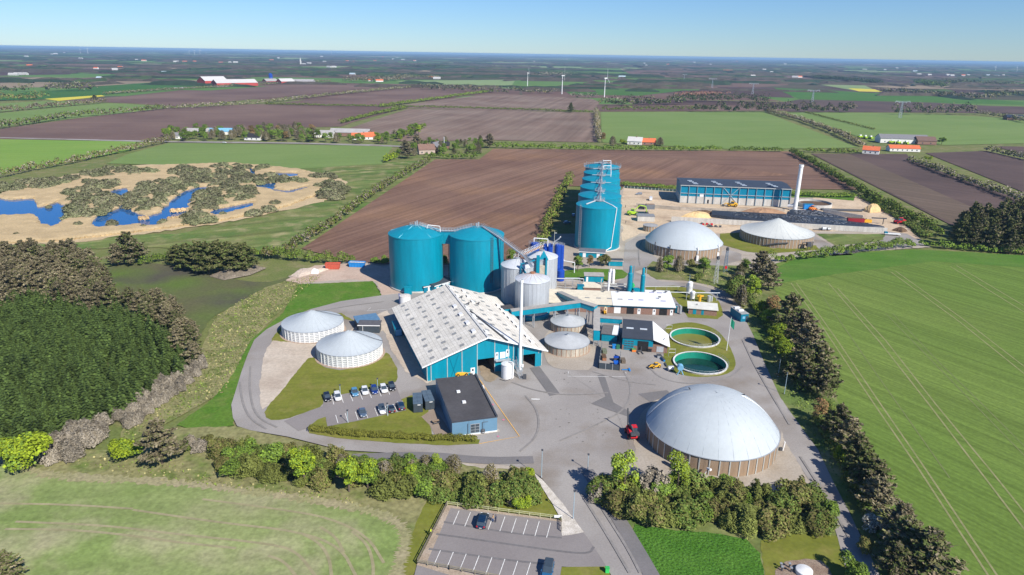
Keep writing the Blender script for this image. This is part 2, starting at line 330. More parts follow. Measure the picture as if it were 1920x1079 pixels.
# wetland
sheet('reed_bed',[(0,372),(60,340),(130,330),(215,313),(320,308),(440,306),(560,318),(640,335),(655,350),(630,372),(560,392),(500,402),(420,420),(330,432),(200,448),(100,460),(0,462),(-80,460),(-80,370)],M_reedg,.40,curve=1,rag=2.2,step=3)
WZ=.44
WAT=[[(-90,372),(0,372),(22,377),(40,375),(68,374),(75,391),(95,385),(108,380),(122,386),(136,397),(126,412),(112,424),(104,429),(78,425),(70,415),(62,405),(0,408),(-90,412)],
 [(230,354),(243,354),(244,372),(236,384),(250,400),(250,426),(188,430),(168,426),(180,408),(200,400),(220,395),(228,378),(203,372),(202,362)],
 [(300,400),(312,385),(340,362),(375,352),(395,352),(360,380),(352,402),(345,408),(320,412),(300,426),(262,428),(264,412)],
 [(170,425),(225,400),(250,398),(300,412),(292,424),(230,424),(200,428)],
 [(390,398),(440,388),(480,380),(474,390),(430,402),(400,408)],
 [(470,352),(505,345),(520,345),(516,357),(540,360),(580,350),(575,356),(545,365),(515,362),(500,356)],
 [(425,322),(437,318),(437,326),(428,328)],[(465,318),(480,318),(482,336),(468,335)],[(505,325),(525,326),(558,326),(560,333),(530,336),(508,332)]]
for i,p in enumerate(WAT): sheet('water',p,M_water,WZ+.008*i,curve=1)
# site ground
sheet('gravel_yard',[(655,492),(735,498),(1000,500),(1000,440),(1080,440),(1170,352),(1270,356),(1600,372),(1640,385),(1745,465),(1700,468),(1500,484),(1440,500),(1380,545),(1395,600),(1460,740),(1500,800),(1570,935),(1510,938),(1300,905),(1200,892),(1130,893),(900,880),(700,840),(500,760),(500,640),(560,600),(717,556),(700,529),(560,535),(540,520),(600,505)],M_grav,.40,rag=.3)
sheet('sandy_ground',[(1168,353),(1262,357),(1270,382),(1500,392),(1530,368),(1610,370),(1650,388),(1700,425),(1735,462),(1680,452),(1660,432),(1400,440),(1240,440),(1200,440),(1168,455),(1164,400)],M_sand,.42,rag=.8)
sheet('sandy_ground',[(535,528),(590,500),(640,497),(700,497),(735,510),(780,550),(745,555),(716,556),(708,530),(655,526),(560,533)],ground_mat('pinkish hardcore',(.44,.33,.26),(.50,.39,.31),big=.1,fine=.1),.43,rag=.3)
A0=.45
sheet('asphalt_yard',[(640,567),(583,582),(533,602),(500,620),(477,640),(465,667),(453,700),(443,733),(434,762),(437,786),(445,802),(470,810),(540,822),(640,847),(723,852),(807,862),(907,871),(973,879),(997,890),(1017,901),(1093,1002),(1113,1029),(1140,1072),(1160,1110),(1240,1110),(1220,1079),(1160,986),(1120,932),(1106,912),(1106,900),(1135,893),(1180,895),(1200,880),(1180,800),(1220,750),(1460,780),(1467,826),(1493,866),(1533,932),(1557,972),(1570,1012),(1580,1052),(1596,1110),(1668,1110),(1647,1079),(1613,1009),(1593,966),(1563,909),(1533,846),(1493,792),(1463,749),(1453,727),(1433,683),(1413,633),(1390,587),(1377,581),(1370,566),(1357,554),(1337,545),(1313,537),(1283,532),(1240,530),(1190,512),(1225,500),(1350,500),(1390,490),(1390,478),(1365,470),(1280,492),(1232,487),(1210,470),(1200,455),(1217,443),(1195,445),(1172,458),(1168,500),(1170,525),(1120,545),(1000,560),(930,560),(840,545),(745,553),(716,556)],M_asph,A0)
sheet('asphalt_road',[(1520,440),(1560,462),(1600,480),(1560,482),(1540,470),(1500,455)],M_asph,A0+.01)
sheet('asphalt_road',[(1665,436),(1700,440),(1735,460),(1700,466),(1650,462),(1600,478),(1590,470),(1650,456)],M_asph,A0+.01)
# islands inside
I0=.50
sheet('grass_island',[(530,607),(528,614),(510,638),(511,648),(545,668),(600,630),(640,600),(665,605),(640,590),(600,590)],M_lawn,I0,rag=.15)
sheet('gravel_pad',[(512,642),(500,658),(493,677),(488,717),(487,750),(492,772),(540,740),(590,700),(600,670),(660,640),(720,622),(735,660),(760,700),(802,722),(840,700),(770,640),(725,585),(690,600),(620,650)],M_conc if 0 else ground_mat('pale gravel pad',(.47,.40,.32),(.54,.47,.385),big=.07,fine=.12,c=(.42,.35,.28),cs=.1),I0+.005,rag=.25)
sheet('lawn',[(495,772),(500,791),(533,791),(580,774),(606,765),(607,748),(640,743),(742,725),(747,700),(738,680),(727,662),(716,672),(650,700),(600,690),(585,668),(560,695),(530,735)],M_lawn,I0+.01,curve=1,rag=.15)
sheet('parking_lot',[(533,793),(580,774),(606,765),(607,748),(640,743),(742,725),(753,754),(761,773),(669,793),(614,803),(611,785),(596,790),(577,806),(560,812)],M_aspn,I0+.02)
sheet('lawn',[(577,806),(596,789),(611,785),(614,803),(669,793),(761,773),(790,780),(805,800),(812,822),(900,828),(897,836),(840,839),(740,834),(640,826),(580,816)],M_lawn,I0+.015,rag=.1)
sheet('lawn',[(753,752),(770,745),(800,742),(805,790),(790,784),(763,775)],M_lawn,I0+.024,rag=.1)
sheet('paving',[(790,785),(800,778),(812,770),(830,790),(850,823),(846,826),(815,818),(805,800)],M_pave,I0+.03)
sheet('paving',[(845,818),(935,808),(938,813),(862,826)],M_conc,I0+.03)
sheet('parking_lot',[(838,953),(1053,981),(1053,1003),(1093,1002),(1113,1029),(1140,1072),(1053,1067),(1046,1110),(770,1110),(783,1060)],M_aspn,I0+.04)
sheet('gravel_edge',[(838,951),(1053,979),(1053,983),(845,957),(800,1060),(880,1079),(960,1100),(900,1100),(781,1064)],ground_mat('edge gravel',(.34,.27,.2),(.4,.33,.26),big=.4,fine=.2,fs=3),I0+.046)
sheet('gravel_walk',[(995,880),(1003,893),(1017,903),(1060,955),(1095,1003),(1053,1010),(1053,978),(1020,925)],ground_mat('pale stones',(.48,.44,.38),(.6,.56,.5),big=.8,fine=.25,fs=5),I0+.05,rag=.1)
sheet('grass_island',[(1053,1068),(1140,1067),(1150,1110),(1046,1110)],M_lawn,I0+.05)
sheet('grass_island',[(1243,618),(1262,609),(1300,606),(1340,618),(1362,640),(1376,670),(1380,690),(1368,704),(1335,710),(1290,710),(1252,698),(1243,680),(1246,650)],M_lawn,I0,curve=2,rag=.1)
sheet('grass_island',[(1210,541),(1262,538),(1318,547),(1336,557),(1348,568),(1354,584),(1355,594),(1345,601),(1290,598),(1264,560),(1212,552)],M_lawn,I0,rag=.1)
sheet('grass_island',[(1040,512),(1075,508),(1100,505),(1165,508),(1178,516),(1170,524),(1130,530),(1100,530),(1050,522)],M_lush,I0+.01,rag=.2)
sheet('grass_island',[(1205,510),(1225,492),(1260,500),(1345,500),(1370,500),(1400,500),(1440,530),(1420,580),(1385,575),(1367,552),(1335,538),(1290,529),(1230,526)],M_base,I0,rag=.3)
sheet('grass_island',[(1350,440),(1388,438),(1400,455),(1450,468),(1530,462),(1536,470),(1440,478),(1400,474),(1350,460)],M_lawn,I0,rag=.2)
sheet('grass_island',[(1530,440),(1660,441),(1655,452),(1600,460),(1565,462)],M_mead,I0,rag=.3)
sheet('grass_verge',[(1480,363),(1605,365),(1600,378),(1530,372),(1485,372)],M_lush,I0,rag=.3)
sheet('east_verge',[(1390,587),(1413,633),(1433,683),(1453,727),(1463,749),(1493,792),(1533,846),(1563,909),(1593,966),(1613,1009),(1650,1085),(1670,1115),(1780,1115),(1735,1079),(1650,900),(1560,720),(1490,600),(1440,520),(1410,540)],M_mead,.41,rag=.3)
sheet('gravel_yard',[(1180,800),(1210,745),(1460,780),(1467,826),(1493,866),(1533,932),(1510,938),(1300,908),(1190,895),(1150,893),(1172,885),(1195,860)],M_grav,I0-.02,curve=1,rag=.2)
sheet('asphalt_yard',[(1106,640),(1240,650),(1250,700),(1360,712),(1470,770),(1463,830),(1400,745),(1320,722),(1240,742),(1205,775),(1190,800),(1180,840),(1150,760),(1060,700)],M_asph,I0-.01)
sheet('gravel_pad',[(1020,668),(1030,690),(1060,697),(1118,697),(1115,640),(1100,620),(1040,610),(1015,640)],M_grav,I0+.01,curve=1)
# asphalt patches and painted lines
sheet('asphalt_patch',[(993,693),(1011,690),(1050,742),(1031,746)],M_aspd,I0+.03)
sheet('asphalt_patch',[(1120,707),(1133,706),(1150,758),(1185,778),(1175,784),(1108,760),(1135,747)],M_aspd,I0+.03)
sheet('asphalt_patch',[(1196,742),(1250,735),(1258,742),(1220,758)],M_aspd,I0+.034)
strips('road_seam',[[(660,862),(800,856),(900,868),(1000,866)],[(1100,885),(1150,960),(1200,1045),(1225,1090)]],3.0,M_aspd,I0+.028,curve=2)
sheet('asphalt_patch',[(895,682),(927,681),(940,700),(925,722),(905,716)],ground_mat('muddy asphalt',(.27,.215,.15),(.31,.25,.18),big=.3),I0+.02,curve=1,rag=.2)
strips('painted_lines',[[(897,712),(920,745),(974,822),(898,836)]],.22,M_yline,I0+.05)
strips('painted_lines',[[(1066,700),(1064,709),(1175,710),(1173,701)],[(748,580),(735,582),(688,586),(695,580)]],.16,M_line,I0+.05)
sheet('painted_mark',[(996,751),(1012,751.5),(1012,753),(996,752.8)],M_line,I0+.05)
for p in ((906,735),(924,762),(944,791),(934,822)):
    sheet('painted_mark',[(p[0]-3,p[1]),(p[0],p[1]-1.5),(p[0]+3,p[1]),(p[0],p[1]+1.6)],M_pink,I0+.05,curve=1)
L=[]
for a,b in (((622,744),(626,762)),((639,742),(644,759)),((657,744),(662,756)),((674,738),(680,753)),((691,737),(697,750)),((709,732),(715,747)),((724,726),(731,744)),
            ((629.5,782),(634,797)),((647.5,779),(652.5,795)),((666.5,776),(671.5,791)),((684.5,772),(690,788)),((702.5,769),(708.5,784)),((722,765),(728,781)),((738,762),(745,776))): L.append([a,b])
strips('painted_lines',L,.14,M_line,I0+.06)
L=[]
for i in range(9):
    t=i; L.append([(861+21.4*t,962+2.9*t),(849.5+21.9*t,988.5+3.05*t)])
for i in range(9): L.append([(826+24.1*i,1037+3.3*i),(813+24.4*i,1066+4.0*i)])
strips('painted_lines',L,.13,M_line,I0+.06)
strips('tyre_marks',[[(832,983),(900,995),(980,1007),(1053,1013)],[(818,1006),(870,1013),(960,1026),(1060,1040),(1105,1043),(1113,1030)],[(804,1034),(860,1042),(950,1055),(1040,1064)]],.5,ground_mat('dark tyre mark',(.155,.148,.148),(.175,.167,.167),big=.2),I0+.055,curve=2)
M_mark=ground_mat('faint tyre arc',(.235,.222,.21),(.262,.247,.235),big=.2)
strips('tyre_marks',[[(985,745),(1010,775),(1010,820),(975,850)],[(1170,700),(1185,730),(1175,770),(1120,800),(1050,830)],[(1215,690),(1240,715),(1300,725),(1370,712),(1392,690)],[(960,720),(1000,735),(1060,745),(1140,740)],[(1110,700),(1180,720),(1230,725)],[(450,720),(455,760),(470,790),(500,808)],[(470,690),(468,740),(480,785),(520,805)],[(560,596),(640,578),(720,568)],[(1200,500),(1196,470),(1205,452)],[(1392,640),(1415,690),(1450,750),(1480,800)],[(1500,860),(1545,930),(1590,1010)],[(1130,960),(1175,1030),(1200,1079)],[(1090,930),(1140,1010),(1180,1079)]],.55,M_mark,I0+.0525,curve=2)
M_stain=ground_mat('oil and soil stain',(.12,.11,.10),(.17,.155,.14),big=1)
for i in range(46):
    x,y=(rnd.gauss(1110,28),rnd.gauss(800,16)) if i<26 else (rnd.uniform(1010,1240),rnd.uniform(700,780)); r=rnd.uniform(.6,2.6)
    sheet('yard_stain',[(x-r,y),(x,y-r*.35),(x+r,y-.1*r),(x+.3*r,y+r*.4)],M_stain,I0+.054,curve=1)
# ---------------------------------------------------------------- materials of the plant
TEAL=(.0,.235,.335)
M_teal=noise_mat('teal cladding',TEAL,rough=.42,var=.13,scale=.55,spec=.4,streak=(1,1,.12),fine=.06)
M_tealroof=noise_mat('teal roof sheet',(.004,.235,.335),rough=.5,var=.07,scale=.4,spec=.4)
M_tealdk=noise_mat('dark teal cladding',(.006,.17,.27),rough=.5,var=.08,scale=.5)
M_grey=noise_mat('grey galvanised sheet',(.50,.53,.56),rough=.45,metal=.25,var=.10,scale=.7,streak=(1,1,.12),fine=.06)
M_steel=noise_mat('galvanised steel',(.42,.45,.48),rough=.45,metal=.4,var=.1,scale=2)
M_dkst=noise_mat('dark steel',(.07,.075,.085),rough=.6,var=.2,scale=2)
M_memb=noise_mat('pale blue grey membrane',(.43,.475,.50),rough=.62,var=.05,scale=.12,spec=.35,fine=.03)
M_memc=noise_mat('greenish white membrane',(.55,.57,.54),rough=.6,var=.05,scale=.12,spec=.3,fine=.04)
M_white=noise_mat('white paint',(.78,.79,.79),rough=.45,var=.05,scale=1)
M_wpanel=noise_mat('white precast concrete',(.70,.71,.70),rough=.7,var=.1,scale=1.2,fine=.08)
M_concw=noise_mat('grey concrete wall',(.52,.50,.46),rough=.85,var=.14,scale=.5,fine=.12,streak=(1,1,.3))
M_concs=noise_mat('stained concrete wall',(.42,.38,.31),rough=.85,var=.3,scale=.8,fine=.2,streak=(1,1,.15))
M_wood=noise_mat('timber boarded wall',(.30,.215,.145),rough=.8,var=.14,scale=1.5,fine=.12,streak=(1,1,.08))
M_ribs=noise_mat('pale steel rib',(.50,.52,.50),rough=.5,metal=.2,var=.1,scale=2)
M_fibre=noise_mat('fibre cement roof sheet',(.70,.67,.60),rough=.85,var=.12,scale=.25,fine=.10,streak=(1,1,1))
M_fibrew=noise_mat('white roof sheet',(.76,.77,.76),rough=.55,var=.04,scale=.5)
M_fibrec=noise_mat('cream fibre cement roof',(.66,.60,.47),rough=.85,var=.08,scale=.6,fine=.08)
M_sky=noise_mat('grey skylight panel',(.30,.30,.285),rough=.35,var=.15,scale=2)
M_blk=noise_mat('painted interior dark',(.02,.02,.022),rough=.9,var=.2,scale=1)  # near-black colour carries the shade of unlit insides
M_felt=noise_mat('dark roofing felt',(.075,.072,.075),rough=.85,var=.16,scale=.18,fine=.1)
M_feltb=noise_mat('charcoal steel roof',(.055,.062,.075),rough=.55,var=.08,scale=.4)
M_bluecl=noise_mat('grey blue cladding',(.13,.25,.36),rough=.5,var=.05,scale=.5)
M_brick=noise_mat('brown brick',(.25,.15,.115),rough=.9,var=.15,scale=2,fine=.15)
M_glass=noise_mat('window glass',(.05,.07,.09),rough=.08,var=.1,scale=1,spec=.8)
M_navy=noise_mat('deep blue painted steel',(.012,.06,.36),rough=.4,var=.08,scale=.8)
M_rust=noise_mat('rusty steel',(.33,.15,.08),rough=.9,var=.3,scale=3)
M_green=noise_mat('sea green liner',(.012,.25,.17),rough=.5,var=.12,scale=.6,fine=.1,streak=(1,1,.2))
M_pondg=noise_mat('algae water',(.20,.19,.035),rough=.25,var=.1,scale=.15,spec=.4)
M_pondd=noise_mat('dark green water',(.008,.045,.035),rough=.08,var=.3,scale=.2,spec=.5)
M_red=noise_mat('red paint',(.55,.02,.03),rough=.4,var=.1,scale=2)
M_redr=noise_mat('brick red container paint',(.50,.10,.06),rough=.6,var=.12,scale=1)
M_yel=noise_mat('yellow machine paint',(.72,.40,.03),rough=.45,var=.1,scale=2)
M_lime=noise_mat('lime green machine paint',(.35,.55,.03),rough=.45,var=.1,scale=2)
M_blue=noise_mat('bright blue paint',(.02,.22,.58),rough=.45,var=.08,scale=1)
M_orange=noise_mat('orange paint',(.75,.22,.04),rough=.5,var=.1,scale=2)
M_rub=noise_mat('black rubber',(.02,.02,.022),rough=.8,var=.2,scale=3)
M_chr=noise_mat('charcoal container paint',(.05,.065,.08),rough=.5,var=.1,scale=1,fine=.05)
M_tarp=noise_mat('black silage sheet with tyres',(.035,.042,.055),rough=.5,var=.5,scale=1.2,fine=.5,world=True,bump=.6)
M_sandp=noise_mat('yellow sand heap',(.62,.44,.22),rough=.95,var=.14,scale=.4,fine=.12)
M_earth=noise_mat('brown compost heap',(.33,.20,.12),rough=.95,var=.2,scale=.4,fine=.15)
M_dearth=noise_mat('dark soil heap',(.12,.075,.045),rough=.95,var=.2,scale=.6,fine=.2)
M_otile=noise_mat('orange clay tiles',(.60,.15,.06),rough=.85,var=.15,scale=1,fine=.1)
M_gtile=noise_mat('grey slate tiles',(.19,.19,.20),rough=.8,var=.15,scale=1)
M_bluro=noise_mat('pale blue sheet roof',(.18,.42,.62),rough=.5,var=.08,scale=.5)

def rail(mb,cx,cy,r,z,h=1.1,n=24,mi=0,t=.05,a0=0,a1=2*math.pi):
    """posts and two rings of handrail"""
    full=abs(a1-a0-2*math.pi)<1e-3; m=n if full else n+1
    P=[(cx+r*math.cos(a0+(a1-a0)*i/n),cy+r*math.sin(a0+(a1-a0)*i/n)) for i in range(m)]
    for i,(x,y) in enumerate(P):
        mb.tube((x,y,z),(x,y,z+h),t,4,mi)
        if i+1<m or full:
            q=P[(i+1)%m]
            for zz in (z+h,z+h*.5): mb.tube((x,y,zz),(q[0],q[1],zz),t*.8,4,mi)
def ladder(mb,x,y,z0,z1,ang,w=.7,mi=0,cage=True):
    c,s=math.cos(ang),math.sin(ang)
    for k in (-1,1): mb.tube((x-s*w/2*k,y+c*w/2*k,z0),(x-s*w/2*k,y+c*w/2*k,z1),.07,4,mi)
    z=z0+.4
    while z<z1:
        mb.tube((x-s*w/2,y+c*w/2,z),(x+s*w/2,y-c*w/2,z),.045,4,mi); z+=.45
    if cage:
        z=z0+2.5
        while z<z1+1:
            pr=None
            for i in range(7):
                a=ang-1.5+3.0*i/6; q=(x+c*.1+.55*math.cos(a),y+s*.1+.55*math.sin(a),z)
                if pr: mb.tube(pr,q,.035,4,mi)
                pr=q
            z+=1.0
        for i in (1,3,5):
            a=ang-1.5+3.0*i/6; mb.tube((x+c*.1+.55*math.cos(a),y+s*.1+.55*math.sin(a),z0+2.5),(x+c*.1+.55*math.cos(a),y+s*.1+.55*math.sin(a),z1+1),.035,4,mi)

# ---- tall teal digester tanks
def digester(cx,cy,r,h,ap,label,group,roofm=None,agit=True,seams=0,gallery=False):
    t=thing('digester_tank',label,'digester tank',(cx,cy,I0),0,group)
    MB().lathe([(r,0),(r,h)],72).build('wall',M_teal,t,smooth=True)
    MB().lathe([(r+.12,h-.25),(r+.12,h+.1),(r-.1,h+.22),(r*.55,h+(ap-h)*.62),(1.2,ap),(0,ap+.02)],72).build('roof',roofm or M_tealroof,t,smooth=True)
    mb=MB(); mb.lathe([(r+.35,0),(r+.35,.5),(r,.55)],72); mb.build('footing',M_concw,t)
    if seams:
        mb=MB()
        for k in range(seams):
            a=2*math.pi*k/seams+.42; 
            mb.tube((1.6*math.cos(a),1.6*math.sin(a),ap+.0),(r*.98*math.cos(a),r*.98*math.sin(a),h+.3),.10,4)
        mb.build('roof_seam',noise_mat('pale teal seam',(.25,.62,.72),rough=.5),t)
    if agit:
        mb=MB(); mb.lathe([(1.9,ap-.35),(1.9,ap-.2),(0,ap-.1)],16); rail(mb,0,0,2.3,ap-.3,1.0,14); mb.lathe([(.35,ap),(.35,ap+1.3),(0,ap+1.4)],10); mb.box(.5,1.1,-.3,.3,ap,ap+1.7)
        mb.build('agitator_platform',M_steel,t)
    if gallery:
        mb=MB(); rail(mb,0,0,r+.9,h-.1,1.2,40,t=.07); mb.lathe([(r,h-.2),(r+1.0,h-.2),(r+1.0,h-.1),(r,h-.1)],60); 
        for k in range(10):
            a=k*.628; mb.tube((.3*math.cos(a)+(r+.9)*math.cos(a),(r+.9)*math.sin(a),h),((r+.9)*math.cos(a),(r+.9)*math.sin(a),h+2.2),.09,5)
        mb.build('gallery',M_steel,t)
    return t
gT='pair of tall teal tanks'
t1=digester(-38.65,263.4,10.7,21.6,24.8,'tall teal tank with pale roof seams, at the hardcore track and its blue skip',gT,seams=5)
t2=digester(-14.42,263.5,10.9,21.6,24.6,'tall teal tank with a ladder on its wall, beside the grey silos',gT,seams=0)
mb=MB(); ladder(mb,10.9*math.cos(-.95),10.9*math.sin(-.95),4,22.3,-.95,w=1.0,cage=True); mb.build('ladder',M_dkst,t2)
mb=MB(); mb.path([(10.9*math.cos(-.5),10.9*math.sin(-.5),0),(11*math.cos(-.5),11*math.sin(-.5),21.8),(5,-2.5,23.9)],.16,6); mb.build('drain_pipe',M_tealdk,t2)
mb=MB(); mb.box(-3,1.2,-13.5,-10.6,0,3.0) ; 
# link between the two tanks: teal bridge box high between them
t=thing('roof_walkway','steel roof walkway with handrails joining the two big teal tanks','walkway',(-26.5,263.5,I0))
mb=MB(); mb.path([(-10.5,0,24.7),(-3.6,-.5,22.6),(3.4,-.5,22.6),(10.3,0,24.5)],.35,4); mb.build('deck',M_steel,t)
mb=MB()
P=[(-10.5,0,24.7),(-3.6,-.5,22.6),(3.4,-.5,22.6),(10.3,0,24.5)]
for s in (-.7,.7):
    for z in (.6,1.2): mb.path([(x,y+s,zz+z) for x,y,zz in P],.06,4)
    for a,b in zip(P,P[1:]):
        for k in range(6):
            q=[a[i]+(b[i]-a[i])*k/6 for i in range(3)]; mb.tube((q[0],q[1]+s,q[2]),(q[0],q[1]+s,q[2]+1.2),.05,4)
mb.build('handrail',M_steel,t)
mb=MB(); mb.path([(-7.2,-3,24.2),(-6.8,-3,25.6),(-2.2,-2.5,25.0),(-2,-2.5,22.7)],.14,6); mb.build('gas_pipe',M_white,t)
mb=MB(); mb.box(-2.2,2.2,-2.2,2.2,17.8,22.1); mb.build('link_box',M_teal,t)
mb=MB(); ladder(mb,1.3,-1,0,17.8,-1.57,cage=True); mb.build('ladder',M_dkst,t)
# stair bridge from tank 2 down to the silos
t=thing('conveyor_walkway','long grey sloping conveyor walkway down to the grey silos','conveyor',(0,0,I0))
P=[Vector((-12,262.6,24.6)),Vector((-6,256.5,22.4)),Vector((4.5,247.5,17.0)),Vector((7.3,235,16.6))]
mb=MB()
for a,b in zip(P,P[1:]):
    d=(b-a).normalized(); n=Vector((-d.y,d.x,0)).normalized()*.5
    mb.add([a-n,b-n,b+n,a+n,a-n+Vector((0,0,.35)),b-n+Vector((0,0,.35)),b+n+Vector((0,0,.35)),a+n+Vector((0,0,.35))],[(0,3,2,1),(4,5,6,7),(0,1,5,4),(1,2,6,5),(2,3,7,6),(3,0,4,7)])
mb.build('deck',M_steel,t)
mb=MB()
for a,b in zip(P,P[1:]):
    d=(b-a).normalized(); n=Vector((-d.y,d.x,0)).normalized()*.53
    for s in (n,-n):
        for z in (.6,1.2): mb.tube(a+s+Vector((0,0,z+.3)),b+s+Vector((0,0,z+.3)),.05,4)
        for k in range(10):
            q=a.lerp(b,k/10)+s; mb.tube(q,q+Vector((0,0,1.5)),.045,4)
mb.build('handrail',M_steel,t)
# row of six
rows=[(41.6,326.8),(44.7,350.2),(47.8,374.2),(51.2,399),(54.3,422.5),(57.6,446.5)]
rl=['teal tank with ladder and white pipes at the front of the six tank row','second teal tank of the row, pale wet sheen painted on its roof','third teal tank of the long row','fourth teal tank of the long row','fifth teal tank of the row, just before the railed one','far end teal tank of the row, ringed by a railed gallery']
for i,((x,y),l) in enumerate(zip(rows,rl)):
    t=digester(x,y,11.0,20.9,22.8,l,'row of six teal tanks',agit=False,gallery=(i==5))
    if i==0:
        mb=MB(); a=-2.55; ladder(mb,11.1*math.cos(a),11.1*math.sin(a),0,21.5,a,w=1.1); mb.build('ladder',M_steel,t)
        mb=MB(); a=-1.05; mb.path([(1.5,-1,23.0),(8.5*math.cos(-.85),8.5*math.sin(-.85),21.9),(11.3*math.cos(-.85),11.3*math.sin(-.85),21),(11.3*math.cos(a),11.3*math.sin(a),2),(3,-11.6,1)],.2,6); mb.build('drain_pipe',M_white,t,label='white pipe running down the wall')
        mb=MB(); mb.path([(-1.5,-1,23.0),(-8.2*math.cos(.6),-8.2*math.sin(.6),21.8)],.4,4); mb.build('roof_walkway',M_steel,t)
    if i==1:
        mb=MB()
        for q in (-2.0,-1.1): 
            mb.add([(2*math.cos(q),2*math.sin(q),22.75),(9*math.cos(q-.25),9*math.sin(q-.25),21.5),(9*math.cos(q+.25),9*math.sin(q+.25),21.5)],[(0,1,2)])
        mb.build('sheen_patch',noise_mat('painted wet sheen',(.35,.48,.52),rough=.3),t)  # sheen of the wet roof is put into this pale colour
t=thing('roof_walkway','long steel walkway over the roofs of the six teal tanks','walkway',(0,0,I0))
mb=MB()
PR=[Vector((x,y,23.2)) for x,y in rows]
for a,b in zip(PR,PR[1:]): mb.box(0,0,0,0,0,0) if 0 else mb.tube(a,b,.4,4)
mb.build('deck',M_steel,t)
mb=MB()
for a,b in zip(PR,PR[1:]):
    for s in (-.8,.8):
        for z in (.6,1.2): mb.tube(a+Vector((s,0,z)),b+Vector((s,0,z)),.07,4)
        for k in range(8): q=a.lerp(b,k/8)+Vector((s,0,0)); mb.tube(q,q+Vector((0,0,1.2)),.06,4)
mb.build('handrail',M_steel,t)
for i,p in enumerate(PR):
    mb=MB()
    mb.lathe([(2.6,22.9),(2.6,23.2),(0,23.3)],14,p.x,p.y); rail(mb,p.x,p.y,2.6,23.2,1.1,12,t=.06); mb.lathe([(.5,23.2),(.5,25),(0,25.2)],8,p.x+.3,p.y)
    if i>1: mb.tube((p.x-5.5,p.y-1,23.4),(p.x+5.5,p.y-1,23.4),.16,5)
    mb.build('agitator_platform',M_steel,t)
mb=MB(); mb.path([(PR[3].x+5.5,PR[3].y,22.3),(PR[3].x+5.5,PR[3].y,24.6),(PR[5].x+5,PR[5].y-2,25),(PR[5].x,PR[5].y-2,25)],.22,6); mb.path([(PR[4].x+1,PR[4].y,23),(PR[4].x+1,PR[4].y,25),(PR[4].x+5.5,PR[4].y,25)],.22,6); mb.build('gas_pipe',M_white,t)

# ---- grey silos
def silo(cx,cy,r,h,ap,label,skirt=False,patch=None,tealtop=False):
    t=thing('steel_silo',label,'silo',(cx,cy,I0),0,'grey steel silos')
    MB().lathe([(r,0 if not skirt else 1.6),(r,h)],56).build('wall',M_grey,t,smooth=True)
    mb=MB()
    for k in range(28):
        a=2*math.pi*k/28; mb.box(-.06,.06,-.05,.05,0,0) if 0 else mb.tube((r*math.cos(a)*1.006,r*math.sin(a)*1.006,1.6 if skirt else 0),(r*math.cos(a)*1.006,r*math.sin(a)*1.006,h),.05,4)
    for z in (h-.1,h*.25): mb.lathe([(r+.02,z-.08),(r+.09,z-.05),(r+.09,z+.05),(r+.02,z+.08)],56)
    mb.build('rib',noise_mat('pale silo rib',(.48,.5,.51),metal=.2,rough=.5),t)
    MB().lathe([(r+.25,h-.02),(r+.2,h+.06),(.9,ap),(0,ap+.05)],56).build('roof',noise_mat('pale silo roof',(.62,.65,.68),rough=.45,metal=.15,var=.08,scale=.6),t,smooth=True)
    mb=MB()
    for k in range(14):
        a=2*math.pi*k/14; mb.tube((.9*math.cos(a),.9*math.sin(a),ap+.04),(r*math.cos(a),r*math.sin(a),h+.1),.04,4)
    mb.lathe([(.9,ap-.1),(.9,ap+.5),(0,ap+.55)],12); mb.build('roof_seam',M_rust if patch else M_steel,t)
    if skirt: MB().lathe([(r+.5,0),(r+.5,1.2),(r,1.7)],56).build('skirt',M_teal,t,smooth=True)
    if patch:
        vs=[]
        for k in range(9):
            a=2*math.pi*k/9; q=(1.3 if k%2 else .9); vs.append((1.9+q*math.cos(a),-1.0+q*math.sin(a),0))
        vs=[(x,y,h+.06+(ap-h)*(1-math.hypot(x,y)/r)+.06) for x,y,_ in vs]
        MB().poly(vs).build('roof_patch',M_tealroof,t)
    return t
s1=silo(1.9,247.4,6.05,14.1,16.3,'grey silo in the shade, teal brackets on its wall',)
s2=silo(7.25,231.4,6.05,13.8,15.7,'nearest grey silo, teal skirt and teal patch on its rusty roof',skirt=True,patch=True)
s3=silo(12.0,263.1,6.05,13.0,15.0,'grey silo with teal elevator shaft, before the blue tanks')
mb=MB(); mb.box(-2.6,-1.3,-7.4,-5.9,0,15.0,0); mb.box(1.0,1.6,-7.2,-5.8,0,14.5,0); mb.build('elevator_shaft',M_teal,s3)
mb=MB(); mb.box(-1.25,.95,-6.9,-6.2,0,11,0); mb.build('cladding_panel',noise_mat('beige panel',(.5,.45,.36)),s3)
mb=MB(); mb.add([(-1.5,-6.2,13.3),(2.2,-6.2,13.2),(.5,-.5,15.4)],[(0,1,2)]); mb.build('roof_patch',M_tealroof,s3)
mb=MB(); mb.box(1.0,1.5,-6.6,-5.7,8.5,16.5); mb.tube((1.2,-6.3,15.5),(5,-5.0,9.5),.3,4); mb.tube((1.2,-6.3,16),(6.5,-1,16),.35,4); mb.build('bracket',M_tealdk,s1)
t=thing('conveyor_boom','grey trussed conveyor boom between the silo roofs, rust at its end','conveyor',(2,246,I0+15.5))
mb=MB()
a=Vector((-1,2,.8));b=Vector((10,16,2.0))
for s in (Vector((-.6,.5,0)),Vector((.6,-.5,0))):
    for z in (0,1.2): mb.tube(a+s+Vector((0,0,z)),b+s+Vector((0,0,z)),.1,4)
    for k in range(9): q=a.lerp(b,k/9)+s; r=a.lerp(b,(k+1)/9)+s; mb.tube(q,r+Vector((0,0,1.2)),.06,4); mb.tube(q,q+Vector((0,0,1.2)),.06,4)
mb.build('truss',M_steel,t)
mb=MB(); mb.tube(a,b,.4,6); mb.build('belt',M_rust,t)

